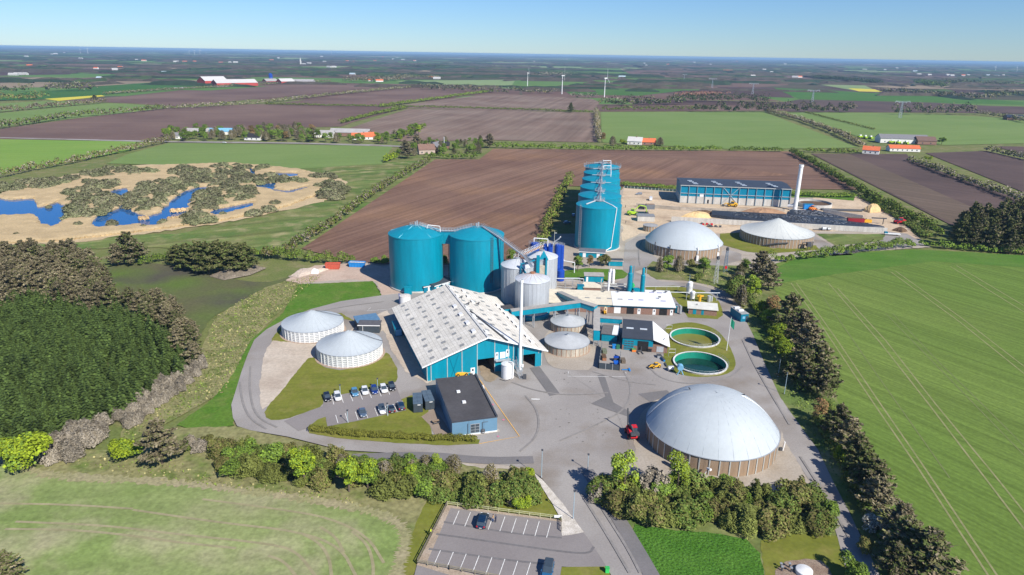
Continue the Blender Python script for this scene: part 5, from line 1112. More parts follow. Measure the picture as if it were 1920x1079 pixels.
# ---------------------------------------------------------------- vehicles, lamps, fences, people
def loft(mb,st,mi=0,cap=True):
    """st: list of rings (lists of points) with equal counts"""
    n=len(st[0]); vs=[p for r in st for p in r]; fs=[]
    for i in range(len(st)-1):
        for j in range(n): k=(j+1)%n; fs.append((i*n+j,i*n+k,(i+1)*n+k,(i+1)*n+j))
    if cap: fs+= [tuple(range(n-1,-1,-1)),tuple(range((len(st)-1)*n,len(st)*n))]
    mb.add(vs,fs,mi)
def ring(x,w,zb,zt,r=.12):
    return [(x,-w+r,zb),(x,-w,zb+r),(x,-w,zt-r),(x,-w+r,zt),(x,w-r,zt),(x,w,zt-r),(x,w,zb+r),(x,w-r,zb)]
def car_proto(label,paint,roofm=None,L=4.4,Wd=.9,H=1.48,kind='hatch',rear=False):
    """front is +x"""
    t=thing('parked_car',label,'car',(0,0,0),0); h=L/2
    mb=MB(); bl=.95 if kind!='suv' else 1.05
    loft(mb,[ring(-h,Wd*.80,.42,.78),ring(-h+.12,Wd*.93,.28,.92),ring(-h+.7,Wd,.22,bl),ring(0,Wd,.22,bl-.02),ring(h-1.15,Wd,.22,bl-.06),ring(h-.35,Wd*.95,.25,.80),ring(h-.06,Wd*.82,.32,.68),ring(h,Wd*.7,.4,.58)])
    b=mb.build('body',paint,t,smooth=True)
    xb=-h+(.12 if kind!='sedan' else .75)
    mb=MB(); c=Wd*.74
    def gr(x,w,z0,z1): return [(x,-w,z0),(x,-w*.9,z1),(x,w*.9,z1),(x,w,z0)]
    loft(mb,[gr(xb,Wd*.88,bl-.05,bl),gr(xb+.38,Wd*.9,bl-.05,H-.07),gr(h-1.95,Wd*.9,bl-.05,H-.06),gr(h-1.08,Wd*.86,bl-.09,bl-.06)])
    g=mb.build('windows',M_glass,t)
    mb=MB(); loft(mb,[[(xb+.30,-Wd*.74,H-.10),(xb+.30,-Wd*.7,H-.03),(xb+.30,Wd*.7,H-.03),(xb+.30,Wd*.74,H-.10)],[(xb+.9,-Wd*.8,H-.05),(xb+.9,-Wd*.74,H+.0),(xb+.9,Wd*.74,H+.0),(xb+.9,Wd*.8,H-.05)],[(h-2.1,-Wd*.8,H-.08),(h-2.1,-Wd*.74,H-.03),(h-2.1,Wd*.74,H-.03),(h-2.1,Wd*.8,H-.08)]])
    for s in (-1,1):
        for x in (xb+.42,h-2.75): mb.tube((x,s*Wd*.9,bl-.02),(x+.05,s*Wd*.8,H-.07),.05,4)
        mb.tube((h-1.1,s*Wd*.86,bl-.08),(h-2.0,s*Wd*.8,H-.06),.04,4)
    mb.build('roof',roofm or paint,t,smooth=True)
    for x in (-h+.85,h-.9):
        for s in (-1,1):
            wl=MB().tube((x,s*(Wd-.22),.33),(x,s*(Wd+.01),.33),.33,14).build('wheel',M_rub,t); MB().tube((x,s*(Wd-.05),.33),(x,s*(Wd+.03),.33),.19,8).build('rim',M_steel,wl)
    for s in (-1,1):
        MB().box(h-.32,h-.10,s*Wd*.7-.16,s*Wd*.7+.16,.60,.76).build('headlight',M_white,t)
        MB().box(-h-.01,-h+.2,s*Wd*.74-.14,s*Wd*.74+.14,.66,.90).build('tail_light',M_red,t)
        MB().box(h-1.5,h-1.3,s*(Wd+.1)-.1,s*(Wd+.1)+.1,bl-.02,bl+.12).build('mirror',paint,t)
    MB().box(h-.03,h+.02,-.26,.26,.42,.52).build('number_plate',M_white,t)
    MB().box(-h-.03,-h+.02,-.26,.26,.48,.58).build('number_plate',M_white,t)
    return t
def cpaint(n,c,metal=.2): return noise_mat(n,c,rough=.28,metal=metal,var=.03,spec=.6,coat=.6)
PK=cpaint('black car paint',(.012,.014,.02)); PW=cpaint('white car paint',(.75,.76,.77),0); PL=cpaint('light blue car paint',(.10,.30,.48)); PN=cpaint('navy car paint',(.01,.04,.22)); PG=cpaint('grey blue car paint',(.10,.15,.22)); PS=cpaint('dark blue suv paint',(.008,.03,.07)); PB=cpaint('mid blue car paint',(.03,.14,.28)); PSi=cpaint('silver car paint',(.35,.38,.42))
def put(t,px,py,ax,ay,z=I0+.06):
    """stand at pixel foot, nose toward pixel a"""
    p=G(px,py); q=G(ax,ay); t.location=(p.x,p.y,z); t.rotation_euler=(0,0,math.atan2(q.y-p.y,q.x-p.x)); return t
# upper row noses point down the picture; spots from the painted lines
up=[((614,752),(619,766),'black car at the far end of the lawn side row, beside a white car',PK,None,'hatch'),
((633.4,750.5),(638,765),'white estate car beside the black car in the lawn side row',PW,None,'hatch'),
((665.7,743),(670,757),'light blue small car with an empty bay beside it',PL,None,'hatch'),
((684.5,740),(688,754),'small white car between the light blue and navy cars',PW,None,'hatch'),
((702.3,738),(707,752),'navy blue car between two white cars',PN,None,'hatch'),
((719.7,736),(725,750),'white car between the navy car and the last black car',PW,None,'hatch'),
((735,732),(740,745),'black car at the gravel end of the lawn side row',PK,None,'hatch'),
((680.5,781),(685,794),'grey blue car parked alone between empty bays',PG,None,'sedan'),
((716.8,775),(721,788),'white car with a black glass roof',PW,M_glass,'hatch'),
((734,773.5),(730,760),'small dark car with red tail lights beside the glass roofed car',PK,None,'hatch'),
((752,768),(748,755),'dark blue black estate car nearest the charcoal containers',PS,None,'hatch')]
for i,(p,q,l,m,rm,k) in enumerate(up):
    t=car_proto(l,m,rm,L=4.3 if 'estate' in l else (3.9 if 'small' in l else 4.2),kind=k,Wd=.88); put(t,*p,*q); t['group']='cars in the staff car park'
t=car_proto('dark blue SUV parked by the timber fence with two people beside it',PS,None,L=4.7,Wd=.95,H=1.72,kind='suv'); put(t,905,985,909,972)
t=car_proto('blue SUV at the bottom row of the lower car park',PB,M_glass,L=4.7,Wd=.95,H=1.7,kind='suv'); put(t,1027,1078,1024,1092)
t=car_proto('silver grey car alone on the sandy yard',PSi,None,L=4.5); put(t,1198,367,1188,367)
for l,p,q in (('pale blue car in the shade, farther of two behind the tank row',(1075,407),(1075,398)),('pale blue car in the shade, nearer of two behind the tank row',(1063,421),(1070,420))):
    t=car_proto(l,PL,None); put(t,*p,*q)
t=car_proto('white farm road car passing the fields',PW,None); put(t,421,269.5,430,270,z=.55)
t=thing('panel_van','white van before the end wall of the long teal hall','van',tuple(G(1220,377)+Vector((0,0,I0))),R(80)); mb=MB(); loft(mb,[ring(-2.6,.95,.3,2.2,.15),ring(1.3,.95,.3,2.25,.15),ring(2.0,.92,.3,1.35,.15),ring(2.6,.85,.35,1.0,.15)]); mb.build('body',PW,t,smooth=True); MB().add([(1.32,-.85,2.1),(1.32,.85,2.1),(2.02,.85,1.35),(2.02,-.85,1.35)],[(0,1,2,3)]).build('windscreen',M_glass,t)
for x in (-1.6,1.6):
    for s in (-1,1): MB().tube((x,s*.72,.34),(x,s*.97,.34),.34,12).build('wheel',M_rub,t)
# telehandler and other machines
def machine(label,name,cat,px,ang,paint,s=1.0,boom=None,z=I0):
    g=G(*px); t=thing(name,label,cat,(g.x,g.y,z),R(ang)); t.scale=(s,s,s)
    mb=MB(); loft(mb,[ring(-2.2,.8,.6,1.3),ring(-1.6,.95,.5,1.7),ring(.2,.95,.5,1.5),ring(1.6,.85,.5,1.15),ring(2.0,.7,.6,.9)]); mb.build('body',paint,t,smooth=True)
    mb=MB(); loft(mb,[[(-.6,.0,1.3),(-.6,.0,2.3),(-.6,.95,2.3),(-.6,.95,1.3)],[(.7,.0,1.3),(.5,.0,2.3),(.5,.95,2.3),(.9,.95,1.3)]]); c=mb.build('cab',M_glass,t); MB().box(-.7,.6,-.05,1.0,2.3,2.42).build('cab_roof',paint,c)
    for x in (-1.4,1.3):
        for sd_ in (-1,1): w_=MB().tube((x,sd_*.75,.6),(x,sd_*1.15,.6),.6,14).build('wheel',M_rub,t); MB().tube((x,sd_*1.1,.6),(x,sd_*1.18,.6),.28,8).build('rim',paint,w_)
    if boom:
        mb=MB(); mb.path([Vector(p) for p in boom],.2,5); b=mb.build('boom',paint if 'red' not in label else M_dkst,t); e=Vector(boom[-1]); MB().box(e.x-.3,e.x+.5,-.9,.9,e.z-.5,e.z+.1).build('bucket',M_dkst,b)
    return t
t=machine('red telehandler with its boom raised beside the huge dome','telehandler','telehandler',(1184,821),-85,M_red,1.15,boom=[(-1.6,-.3,1.8),(.5,-.3,2.6),(2.2,-.3,2.1)])
MB().path([(-1.9,-.5,1.5),(-2.4,-.5,4.0),(-2.8,-.5,5.2)],.16,5).build('crane_arm',M_dkst,t)
machine('yellow wheel loader peeping out behind the office roof','wheel_loader','loader',(866,708),15,M_yel,.9,boom=[(1,0,1.2),(2.6,0,.9),(3.0,0,.6)])
machine('yellow compact loader on the asphalt before the lean-to','compact_loader','loader',(1228,692),200,M_yel,.75,boom=[(1,0,1.2),(2.4,0,.8),(2.9,0,.4)])
machine('lime green excavator loading on the sandy yard','excavator','excavator',(1186,405),5,M_lime,1.5,boom=[(.5,0,1.6),(2.6,0,3.9),(5.0,0,3.4),(5.6,0,1.2)])
machine('yellow loader parked at the foot of the long teal hall','wheel_loader','loader',(1372,389),170,M_yel,1.5,boom=[(1,0,1.2),(2.6,0,1.3),(3.4,0,.6)])
machine('small red tractor on the road by the green bank','tractor','tractor',(1686,421),180,M_red,1.5)
machine('orange loader beside the round soil filled tank','wheel_loader','loader',(1524,396),20,M_orange,1.2)
g=G(1514,394); t=thing('site_container','bright blue container beside the orange loader','container',(g.x,g.y,I0)); MB().box(-2.8,2.8,-1.2,1.2,0,3.2).build('body',M_blue,t); MB().box(-2.85,2.85,-1.25,1.25,3.2,3.35).build('roof',M_tealdk,t)
g=G(1577,397); t=thing('steel_pipe_stack','dark stack of long pipes below the soil filled tank','pipes',(g.x-12,g.y,I0)); mb=MB(); 
for k in range(3): mb.tube((0,k*1.1,.5),(24,k*1.1-2,.5),.5,8)
mb.build('pipe',M_dkst,t)
g=G(1603,421); t=thing('tipper_trailer','dark red tipper trailer at the end of the black sheet','trailer',(g.x,g.y,I0),R(-8)); MB().box(-4.5,4.5,-1.3,1.3,1.1,3.2).build('tub',noise_mat('dark red paint',(.30,.02,.03),rough=.5),t); MB().box(-4.3,4.3,-1.1,1.1,3.2,3.25).build('load',M_dearth,t)
for x in (-2.4,-.8,2.6): MB().tube((x,-1.2,.55),(x,1.2,.55),.55,12).build('wheel',M_rub,t)
g=G(1622,421); t=thing('screening_machine','yellow screening machine with a raised conveyor belt','screener',(g.x,g.y,I0),R(-8)); mb=MB(); mb.box(-1.5,3,-1.2,1.2,.8,2.4); mb.add([(-3,-.7,4.5),(2,-.7,.6),(2,.7,.6),(-3,.7,4.5)],[(0,1,2,3)]); mb.build('hopper',M_yel,t); MB().box(3,11,-.5,.5,3.2,3.7).build('belt',M_dkst,t); 
for x in (0,9.5): MB().tube((x,0,0),(x,0,3.2),.25,6).build('leg',M_dkst,t)
g=G(1219,405); t=thing('mixer_hopper','grey hopper filled with brown compost on the bunker','hopper',(g.x,g.y,I0)); MB().box(-2.6,2.6,1.2,4,3.1,6.0).build('tub',noise_mat('hopper grey',(.16,.17,.19)),t); MB().box(-2.3,2.3,1.5,3.7,6.0,6.1).build('load',M_earth,t); MB().box(-7,-3.4,1,3.2,3.0,5.6).build('engine_box',M_dkst,t)
for l,p,m in (('scatter of red and dark machine parts by the silage wall',(1325,424),M_red),('dark trailer frame beside the silage wall',(1341,428),M_dkst)):
    g=G(*p); t=thing('machine_parts' if m is M_red else 'trailer_frame',l,'machinery',(g.x,g.y,I0)); mb=MB(); rr=random.Random(3)
    for k in range(7): x,y=rr.uniform(-4,4),rr.uniform(-1,1); mb.box(x-.6,x+.6,y-.3,y+.3,0,rr.uniform(.4,1.4),k%2)
    o=mb.build('frame',[m,M_dkst],t); o['kind']='stuff'
g=G(1544,434); t=thing('cable_drum_trailer','small dark trailer with drums beside the silage wall foot','trailer',(g.x,g.y,I0)); MB().tube((-1,0,1),(1,0,1),1,14).tube((2,0,.8),(3.4,0,.8),.8,14).build('drum_body',M_steel,t); MB().box(-6,4,-.3,.3,.3,.6).build('frame',M_dkst,t)
g=G(1672,443); t=thing('parked_trailer','pale low trailer on the road past the silage wall','trailer',(g.x,g.y,I0),R(-10)); MB().box(-4,4,-1,1,.6,1.0).build('bed',M_wpanel,t); MB().box(-4,-2.4,-.8,.8,1,1.8).build('tank_box',M_tealdk,t)
g=G(1222,700)
# skips and blocks on the hardcore
def skip(label,p,q,m,h=2.3,D=2.5,fill=None,name='skip'):
    t,W=site(name,label,'skip',p,q); mb=MB(); mb.add([(0.3,.0,0),(W-.3,.0,0),(W-.3,D,0),(.3,D,0),(-.1,-.1,h),(W+.1,-.1,h),(W+.1,D+.1,h),(-.1,D+.1,h)],[(0,3,2,1),(0,1,5,4),(1,2,6,5),(2,3,7,6),(3,0,4,7)]); mb.build('tub',m,t); MB().box(.05,W-.05,0.05,D-.05,h-.5,h-.25).build('load',fill or M_wood,t)
    mb=MB(); 
    for k in range(6): x=.3+(W-.6)*k/5; mb.box(x-.06,x+.06,-.14,-.02,.1,h)
    mb.build('rib',m,t); mb=MB(); mb.box(-.15,W+.15,-.2,-.1,h-.12,h+.05); mb.box(-.15,W+.15,D+.1,D+.2,h-.12,h+.05); mb.build('rim',m,t); return t
skip('brick red skip with bowed cover on the hardcore track',(610,507.5),(637,507.5),M_redr,2.4,2.4,M_redr)
skip('blue skip with pale rubbish nearest the tall teal tank',(654,503),(683,504),M_blue,2.1,2.4,noise_mat('pale rubbish',(.55,.53,.48),var=.4,scale=2))
g=G(591,515); t=thing('wrapped_block','white wrapped block with a peaked top by the gravel heaps','block',(g.x,g.y,I0)); MB().add([(-1.5,-.9,0),(1.5,-.9,0),(1.5,.9,0),(-1.5,.9,0),(-1.2,-.8,1.4),(1.3,-.8,1.4),(1.3,.8,1.4),(-1.2,.8,1.4),(-.2,0,2.3)],[(0,1,5,4),(1,2,6,5),(2,3,7,6),(3,0,4,7),(4,5,8),(5,6,8),(6,7,8),(7,4,8)]).build('wrap',M_white,t)
# scrap yard clutter
def crate(label,name,cat,p,w,d,h,m,m2=None,rz=0,z=I0):
    g=G(*p); t=thing(name,label,cat,(g.x,g.y,z),R(rz)); MB().box(-w/2,w/2,-d/2,d/2,.05,h).build('body',m,t); MB().box(-w/2-.05,w/2+.05,-d/2-.05,d/2+.05,h,h+.1).build('lid',m2 or m,t); return t
crate('blue wheelie container, left of the pair at the workshop wall','waste_container','container',(1151,656),1.1,1.0,1.2,M_blue)
crate('dark green wheelie container beside the blue one','waste_container','container',(1158,657),1.1,1.0,1.2,noise_mat('dark green plastic',(.03,.16,.09)))
crate('bright blue drum pallet inside the dark fenced yard','drum_pallet','pallet',(1155,689),1.4,2.0,1.2,noise_mat('cobalt plastic',(.01,.12,.55)))
crate('stack of black and blue drums farther in the fenced yard','drum_stack','drums',(1155,680),1.5,1.3,1.3,M_dkst,M_navy)
crate('rusty scrap bin along the left fence of the yard','scrap_bin','bin',(1132,676),1.2,3.0,1.0,M_rust,M_dearth)
crate('grey green scrap crate at the far left of the yard','scrap_crate','crate',(1133,664),1.3,2.4,.9,noise_mat('grey green scrap',(.16,.18,.12),var=.4,scale=3))
crate('small pale box in the near left corner of the yard','box','box',(1129,690),.8,.6,.5,M_white)
crate('pallet of mixed scrap metal outside the fenced yard','scrap_pallet','pallet',(1168,682),1.2,2.4,.9,noise_mat('mixed scrap',(.15,.12,.09),var=.5,scale=4,fine=.4))
crate('orange and green pallet goods before the workshop door','goods_pallet','pallet',(1188,662),1.2,1.0,.8,M_orange,noise_mat('green cover',(.08,.3,.1)))
crate('black bin beside the dark workshop doorway','waste_bin','bin',(1217,662),1.3,1.0,1.0,M_rub)
crate('bundle of blue and grey rods at the lean-to corner','rod_bundle','bundle',(1241,676),.5,4.2,.6,M_blue,M_dkst,rz=8)
crate('pallet of grey fittings near the lean-to corner','fittings_pallet','pallet',(1235,673),1.2,1.6,.8,M_steel,M_dkst)
crate('dark log lying on the grass before the open tanks','log','log',(1248,688),.25,2.2,.3,M_dkst)
g=G(1199,664); t=thing('pallet_truck','dark lift forks standing before the workshop doorway','forks',(g.x,g.y,I0),R(10)); mb=MB(); mb.box(-.9,-.6,-1.6,.2,.1,.25); mb.box(.5,.8,-1.6,.2,.1,.25); mb.tube((-.7,.2,.2),(-.7,.4,1.9),.1,5); mb.tube((.65,.2,.2),(.65,.4,1.9),.1,5); mb.box(-.8,.8,.2,.4,.4,.7); mb.build('fork',M_dkst,t)
g=G(1175,697.5); t=thing('tow_hitch','blue steel tow hitch lying on the asphalt outside the yard','hitch',(g.x,g.y,I0)); MB().box(-1.5,.8,-.12,.12,.1,.3).box(.6,1.0,-.9,.9,.1,.4).build('bar',M_blue,t)
g=G(1525,937); t=thing('info_kiosk','white topped cabinet with an orange base on the gravel by the road','cabinet',(g.x,g.y,I0)); MB().box(-.9,.9,-.5,.5,.1,1.5).build('cabinet_body',M_white,t); MB().box(1.0,1.5,-.4,.4,.1,.7).build('orange_box',M_orange,t); MB().path([(1.2,.6,0),(1.2,.6,3.4)],.06,5).build('pole',M_steel,t)
g=G(1467,848); t=thing('vent_stub','short white vent post at the right of the huge dome','post',(g.x,g.y,I0)); MB().tube((0,0,0),(.2,0,2.3),.2,8).build('post_body',M_white,t); MB().box(-.9,-.2,-.3,.3,0,.7).build('valve_box',M_dkst,t)
g=G(1490,1078); t=thing('stone_cover','round pale concrete cover on the brown gravel','cover',(g.x+1.6,g.y,I0-.03)); MB().lathe([(1.5,0),(1.5,.7),(1.35,.8),(0,.85)],28).build('lid',M_wpanel,t,smooth=True)
for i,(x,y) in enumerate(((1463,1068),(1465,1074),(1479,1068),(1482,1076))):
    g=G(x,y); t=thing('small_post',['dark stub post, farthest of four on the brown gravel','dark stub post with a leaning top, nearer left of four on the gravel','dark stub post at the upper right of four on the gravel','dark stub post closest to the round concrete cover'][i],'post',(g.x,g.y,I0-.03)); MB().tube((0,0,0),(0.05*i,0,.9),.16,7).build('post_body',M_dkst,t); MB().box(-.22,.22,-.2,.2,.85,.98).build('cap',M_steel,t)
# lamp posts
def lamp(p,pt,label,group='street lamps'):
    g=G(*p); h=hgt(*p,pt); t=thing('street_lamp',label,'street lamp',(g.x,g.y,I0),0,group)
    MB().tube((0,0,0),(0,0,h),.09,8,0,.06).build('pole',M_bluro if 0 else noise_mat('pale blue lamp pole',(.33,.45,.52),rough=.5),t) if 'pale blue lamp pole' not in bpy.data.materials else MB().tube((0,0,0),(0,0,h),.09,8,0,.06).build('pole',bpy.data.materials['pale blue lamp pole'],t)
    MB().box(-.22,.22,-.18,.42,h,h+.16).build('lamp_head',M_dkst,t); MB().lathe([(.18,0),(.16,.3),(.1,.35)],8).build('base_collar',M_steel,t)
lamp((1015,899),849,'street lamp at the head of the pale gravel walk'); lamp((1074.5,977),926,'street lamp by the pale gravel walk near the lower car park'); lamp((1101.7,885),857,'street lamp at the yard edge above the light green tree')
lamp((1470,742),703,'street lamp beside the east road, nearer of the two'); lamp((1458,710),678,'street lamp beside the east road, farther of the two')
lamp((638.6,744),726,'car park lamp behind the white estate car',); lamp((708.7,735),714,'car park lamp behind the navy car'); lamp((652.7,796),774,'car park lamp standing between two empty bays'); lamp((727,783),761,'car park lamp beside the small dark car')
lamp((1292.5,530),517,'lamp on the verge north of the brick hut'); lamp((1516,925),905,'lamp on the gravel close to the white topped cabinet'); lamp((1103,645),628,'lamp at the grey lidded tanks') if 0 else None
# timber rail fences
def rail_fence(label,pts,m,h=1.0,sp=2.2,z=I0+.04):
    t=thing('timber_fence',label,'fence',(0,0,z)); P=[G(*p) for p in pts]; a=P[0]
    for a,b in zip(P,P[1:]):
        n=max(1,round((b-a).length/sp)); mb=MB()
        for zz in (.45,.85):
            d=(b-a).normalized(); n_=Vector((-d.y,d.x,0))*.04
            mb.add([a-n_+Vector((0,0,zz)),b-n_+Vector((0,0,zz)),b+n_+Vector((0,0,zz)),a+n_+Vector((0,0,zz))]+[v+Vector((0,0,zz+.14)) for v in (a-n_,b-n_,b+n_,a+n_)],[(0,3,2,1),(4,5,6,7),(0,1,5,4),(1,2,6,5),(2,3,7,6),(3,0,4,7)])
        mb.build('rail',m,t)
        for i in range(n+1): q=a.lerp(b,i/n); MB().box(q.x-.07,q.x+.07,q.y-.07,q.y+.07,0,h).build('fence_post',m,t)
M_wf=noise_mat('weathered yellow green timber',(.42,.42,.24),rough=.85,var=.2,scale=2); M_wf2=noise_mat('dark weathered timber',(.16,.14,.11),rough=.9,var=.25,scale=2)
rail_fence('pale timber rail fence along the hedge side of the lower car park',[(839,952),(1052,979.5)],M_wf); rail_fence('dark timber rail fence up the field side of the lower car park',[(838,953),(782,1062)],M_wf2)
rail_fence('timber rail fence across the bottom edge of the lower car park',[(782,1062),(842,1073),(940,1092)],noise_mat('brown timber rail',(.28,.25,.18),rough=.9,var=.2)); rail_fence('short dark rail fence at the gravel walk end',[(1051.5,981),(1052,1001)],M_wf2,sp=1.4)
t=thing('notice_board','small white notice on the timber fence corner','sign',tuple(G(1046,979)+Vector((0,0,I0)))); MB().box(-.8,.8,-.12,-.06,.6,1.2).build('board',M_white,t); MB().tube((0,0,0),(0,0,1.1),.05,5).build('post_body',M_wf2,t)
t=thing('boundary_fence','low dark wire fence with white posts north of the sandy yard','fence',(0,0,I0)); mb=MB(); mb2=MB(); a=G(1170,354);b=G(1268,361)
for i in range(16): q=a.lerp(b,i/15); mb.box(q.x-.08,q.x+.08,q.y-.08,q.y+.08,0,1.4)
mb.build('fence_post',M_white,t); mb2.add([a,b,b+Vector((0,0,1.5)),a+Vector((0,0,1.5))],[(0,1,2,3)]); mb2.build('mesh_panel',noise_mat('dark green mesh',(.04,.08,.07)),t)
# people
def person(label,p,face,shirt,trous,hair,armp=(.3,.0)):
    g=G(*p); me=bpy.data.meshes.new('person'); 
    J={'pel':(0,0,.92,.13),'ch':(0,0,1.28,.16),'nk':(0,0,1.50,.06),'hb':(.01,0,1.58,.085),'hd':(.02,0,1.70,.10),'ht':(.01,0,1.77,.06)}
    vs=[J[k] for k in ('pel','ch','nk','hb','hd','ht')]; ed=[(0,1),(1,2),(2,3),(3,4),(4,5)]
    for s in (-1,1):
        b=len(vs); vs+=[(0,s*.19,1.42,.07),(.02,s*.25,1.16,.05),(armp[0]*(1 if s>0 else .3),s*.25,.94+armp[1],.04),(armp[0]*(1 if s>0 else .3)+.08,s*.25,.86+armp[1],.035)]; ed+=[(1,b),(b,b+1),(b+1,b+2),(b+2,b+3)]
        b=len(vs); vs+=[(0,s*.1,.86,.10),(.03,s*.11,.48,.075),(0,s*.12,.08,.05),(.16,s*.13,.04,.04)]; ed+=[(0,b),(b,b+1),(b+1,b+2),(b+2,b+3)]
    me.from_pydata([v[:3] for v in vs],ed,[]); o=bpy.data.objects.new('person',me); COL.objects.link(o)
    sm=o.modifiers.new('s','SKIN'); 
    for i,v in enumerate(vs): me.skin_vertices[0].data[i].radius=(v[3],v[3])
    me.skin_vertices[0].data[0].use_root=True
    o.modifiers.new('u','SUBSURF').levels=1
    dg=bpy.context.evaluated_depsgraph_get(); dg.update(); m2=bpy.data.meshes.new_from_object(o.evaluated_get(dg)); bpy.data.objects.remove(o)
    m2.materials.clear(); skin=noise_mat('skin',(.55,.33,.24)); sho=noise_mat('shoe',(.05,.045,.04))
    for m in (skin,shirt,trous,sho): m2.materials.append(m)
    for f in m2.polygons:
        c=f.center; f.material_index=3 if c.z<.12 else 2 if c.z<.93 and abs(c.y)<.2 else 0 if c.z>1.5 or (abs(c.y)>.2 and c.z<1.0+armp[1] ) else 1
    m2.polygons.foreach_set('use_smooth',[True]*len(m2.polygons))
    o=bpy.data.objects.new('person',m2); COL.objects.link(o); o.location=(g.x,g.y,I0+.05); o.rotation_euler=(0,0,R(face)); tag(o,label,'person')
    mb=MB(); mb.lathe([(.115,1.68),(.12,1.74),(.09,1.81),(0,1.84)],12,-.01,0); mb.build('hair',hair,o,smooth=True)
    return o
hb=noise_mat('brown hair',(.10,.05,.02)); hk=noise_mat('dark hair',(.03,.02,.02))
person('person in a tan jacket and blue jeans beside the SUV',(924.5,983),180,noise_mat('tan jacket',(.50,.30,.12)),noise_mat('blue jeans',(.07,.14,.32)),hb,(.25,.1))
person('person all in dark navy clothes, right of the one in tan',(929.5,984),150,noise_mat('navy coat',(.02,.03,.07)),noise_mat('dark trousers',(.025,.03,.06)),hk,(.1,0))
o=person('person in a yellow safety vest at the field side fence',(808,1009),-20,noise_mat('hi vis vest',(.55,.75,.02)),noise_mat('black work trousers',(.03,.03,.03)),hb,(.45,.25)); 
MB().box(.45,.75,.0,.35,.0,.9).build('white_tool_case',M_white,o) if 0 else None
g=G(1138,1078); t=thing('grit_bin','bright green grit bin beside the entrance road','bin',(g.x,g.y,I0+.05)); MB().box(-.35,.35,-.3,.3,.05,1.0).build('bin_body',noise_mat('bright green plastic',(.05,.55,.12)),t); MB().box(-.4,.4,-.35,.35,1.0,1.12).build('lid',noise_mat('green lid',(.04,.4,.1)),t)
for l,p in (('lone figure walking on the sandy yard',(1172.5,391.5)),('lone figure near the dry grass beside the tank row',(1173,421))):
    person(l,p,40,noise_mat('dark work jacket',(.04,.05,.07)),noise_mat('dark work trousers',(.03,.03,.04)),hk)
# ---------------------------------------------------------------- vegetation
def vegmat(name,c,isl=.35,var=.15,scale=.35): return noise_mat(name,c,rough=.8,var=var,scale=scale,isl=isl,spec=.12)
V_spruce=vegmat('young spruce needles',(.068,.105,.026),isl=.45); V_pine=vegmat('brown green pine needles',(.125,.125,.052)); V_pine2=vegmat('grey brown pine needles',(.205,.175,.11))
V_pineg=vegmat('dark green pine needles',(.095,.125,.034)); V_lime=vegmat('fresh yellow green leaves',(.23,.30,.02)); V_green=vegmat('spring green leaves',(.15,.23,.03)); V_olive=vegmat('olive buds and twigs',(.135,.155,.038)); V_olive2=vegmat('brown olive twigs',(.165,.145,.055))
V_grey=vegmat('grey bare twigs',(.25,.22,.17)); V_willow=vegmat('grey olive willow twigs',(.185,.195,.10)); V_willow2=vegmat('brownish willow twigs',(.20,.185,.115)); V_dgreen=vegmat('mid green leaves',(.11,.17,.035)); V_white=vegmat('white blossom',(.55,.55,.45)); V_rust=vegmat('copper buds',(.26,.15,.07)); V_fgreen=vegmat('pale green opening leaves',(.22,.30,.06))
V_bark=noise_mat('bark',(.13,.10,.075),rough=.95,var=.3,scale=3)
def quads(name,C,Nn,size,mats,asp=1.0,U=None,split=None):
    """C centres, Nn normals, one bent-free quad per leaf"""
    n=len(C); Nn=Nn/np.maximum(np.linalg.norm(Nn,axis=1,keepdims=True),1e-6)
    if U is None: U=nrs.normal(size=(n,3))
    U=U-Nn*np.sum(U*Nn,axis=1,keepdims=True); U/=np.maximum(np.linalg.norm(U,axis=1,keepdims=True),1e-6); V=np.cross(Nn,U)
    s=(np.asarray(size)*np.ones(n))[:,None]*.5; a=U*s*asp; b=V*s
    P=np.stack([C-a-b*.55,C+a*.7-b,C+a+b*.6,C-a*.6+b],1).reshape(-1,3)
    me=bpy.data.meshes.new(name); me.vertices.add(4*n); me.vertices.foreach_set('co',P.astype(np.float32).ravel())
    me.loops.add(4*n); me.loops.foreach_set('vertex_index',np.arange(4*n,dtype=np.int32)); me.polygons.add(n)
    me.polygons.foreach_set('loop_start',np.arange(0,4*n,4,dtype=np.int32)); me.polygons.foreach_set('loop_total',np.full(n,4,np.int32))
    for m in mats: me.materials.append(m)
    if len(mats)>1:
        idx=split if split is not None else nrs.randint(0,len(mats),n); me.polygons.foreach_set('material_index',idx.astype(np.int32))
    me.update(calc_edges=True); return me
def blobs(B,n,size,low=-.25,shell=.35,jit=.9):
    """B rows: x y z rx ry rz; returns centres, normals and the blob index"""
    B=np.asarray(B,float); k=len(B); d=nrs.normal(size=(k*n,3)); d/=np.linalg.norm(d,axis=1,keepdims=True); d[:,2]=np.where(d[:,2]<low,-d[:,2],d[:,2])
    i=np.repeat(np.arange(k),n); r=1-shell*nrs.rand(k*n)**1.3
    C=B[i,:3]+d*B[i,3:6]*r[:,None]; N=d/np.maximum(B[i,3:6],.1)*B[i,3:6].mean(1,keepdims=True)+nrs.normal(size=d.shape)*jit*.55+[0,0,.25]
    return C,N,i
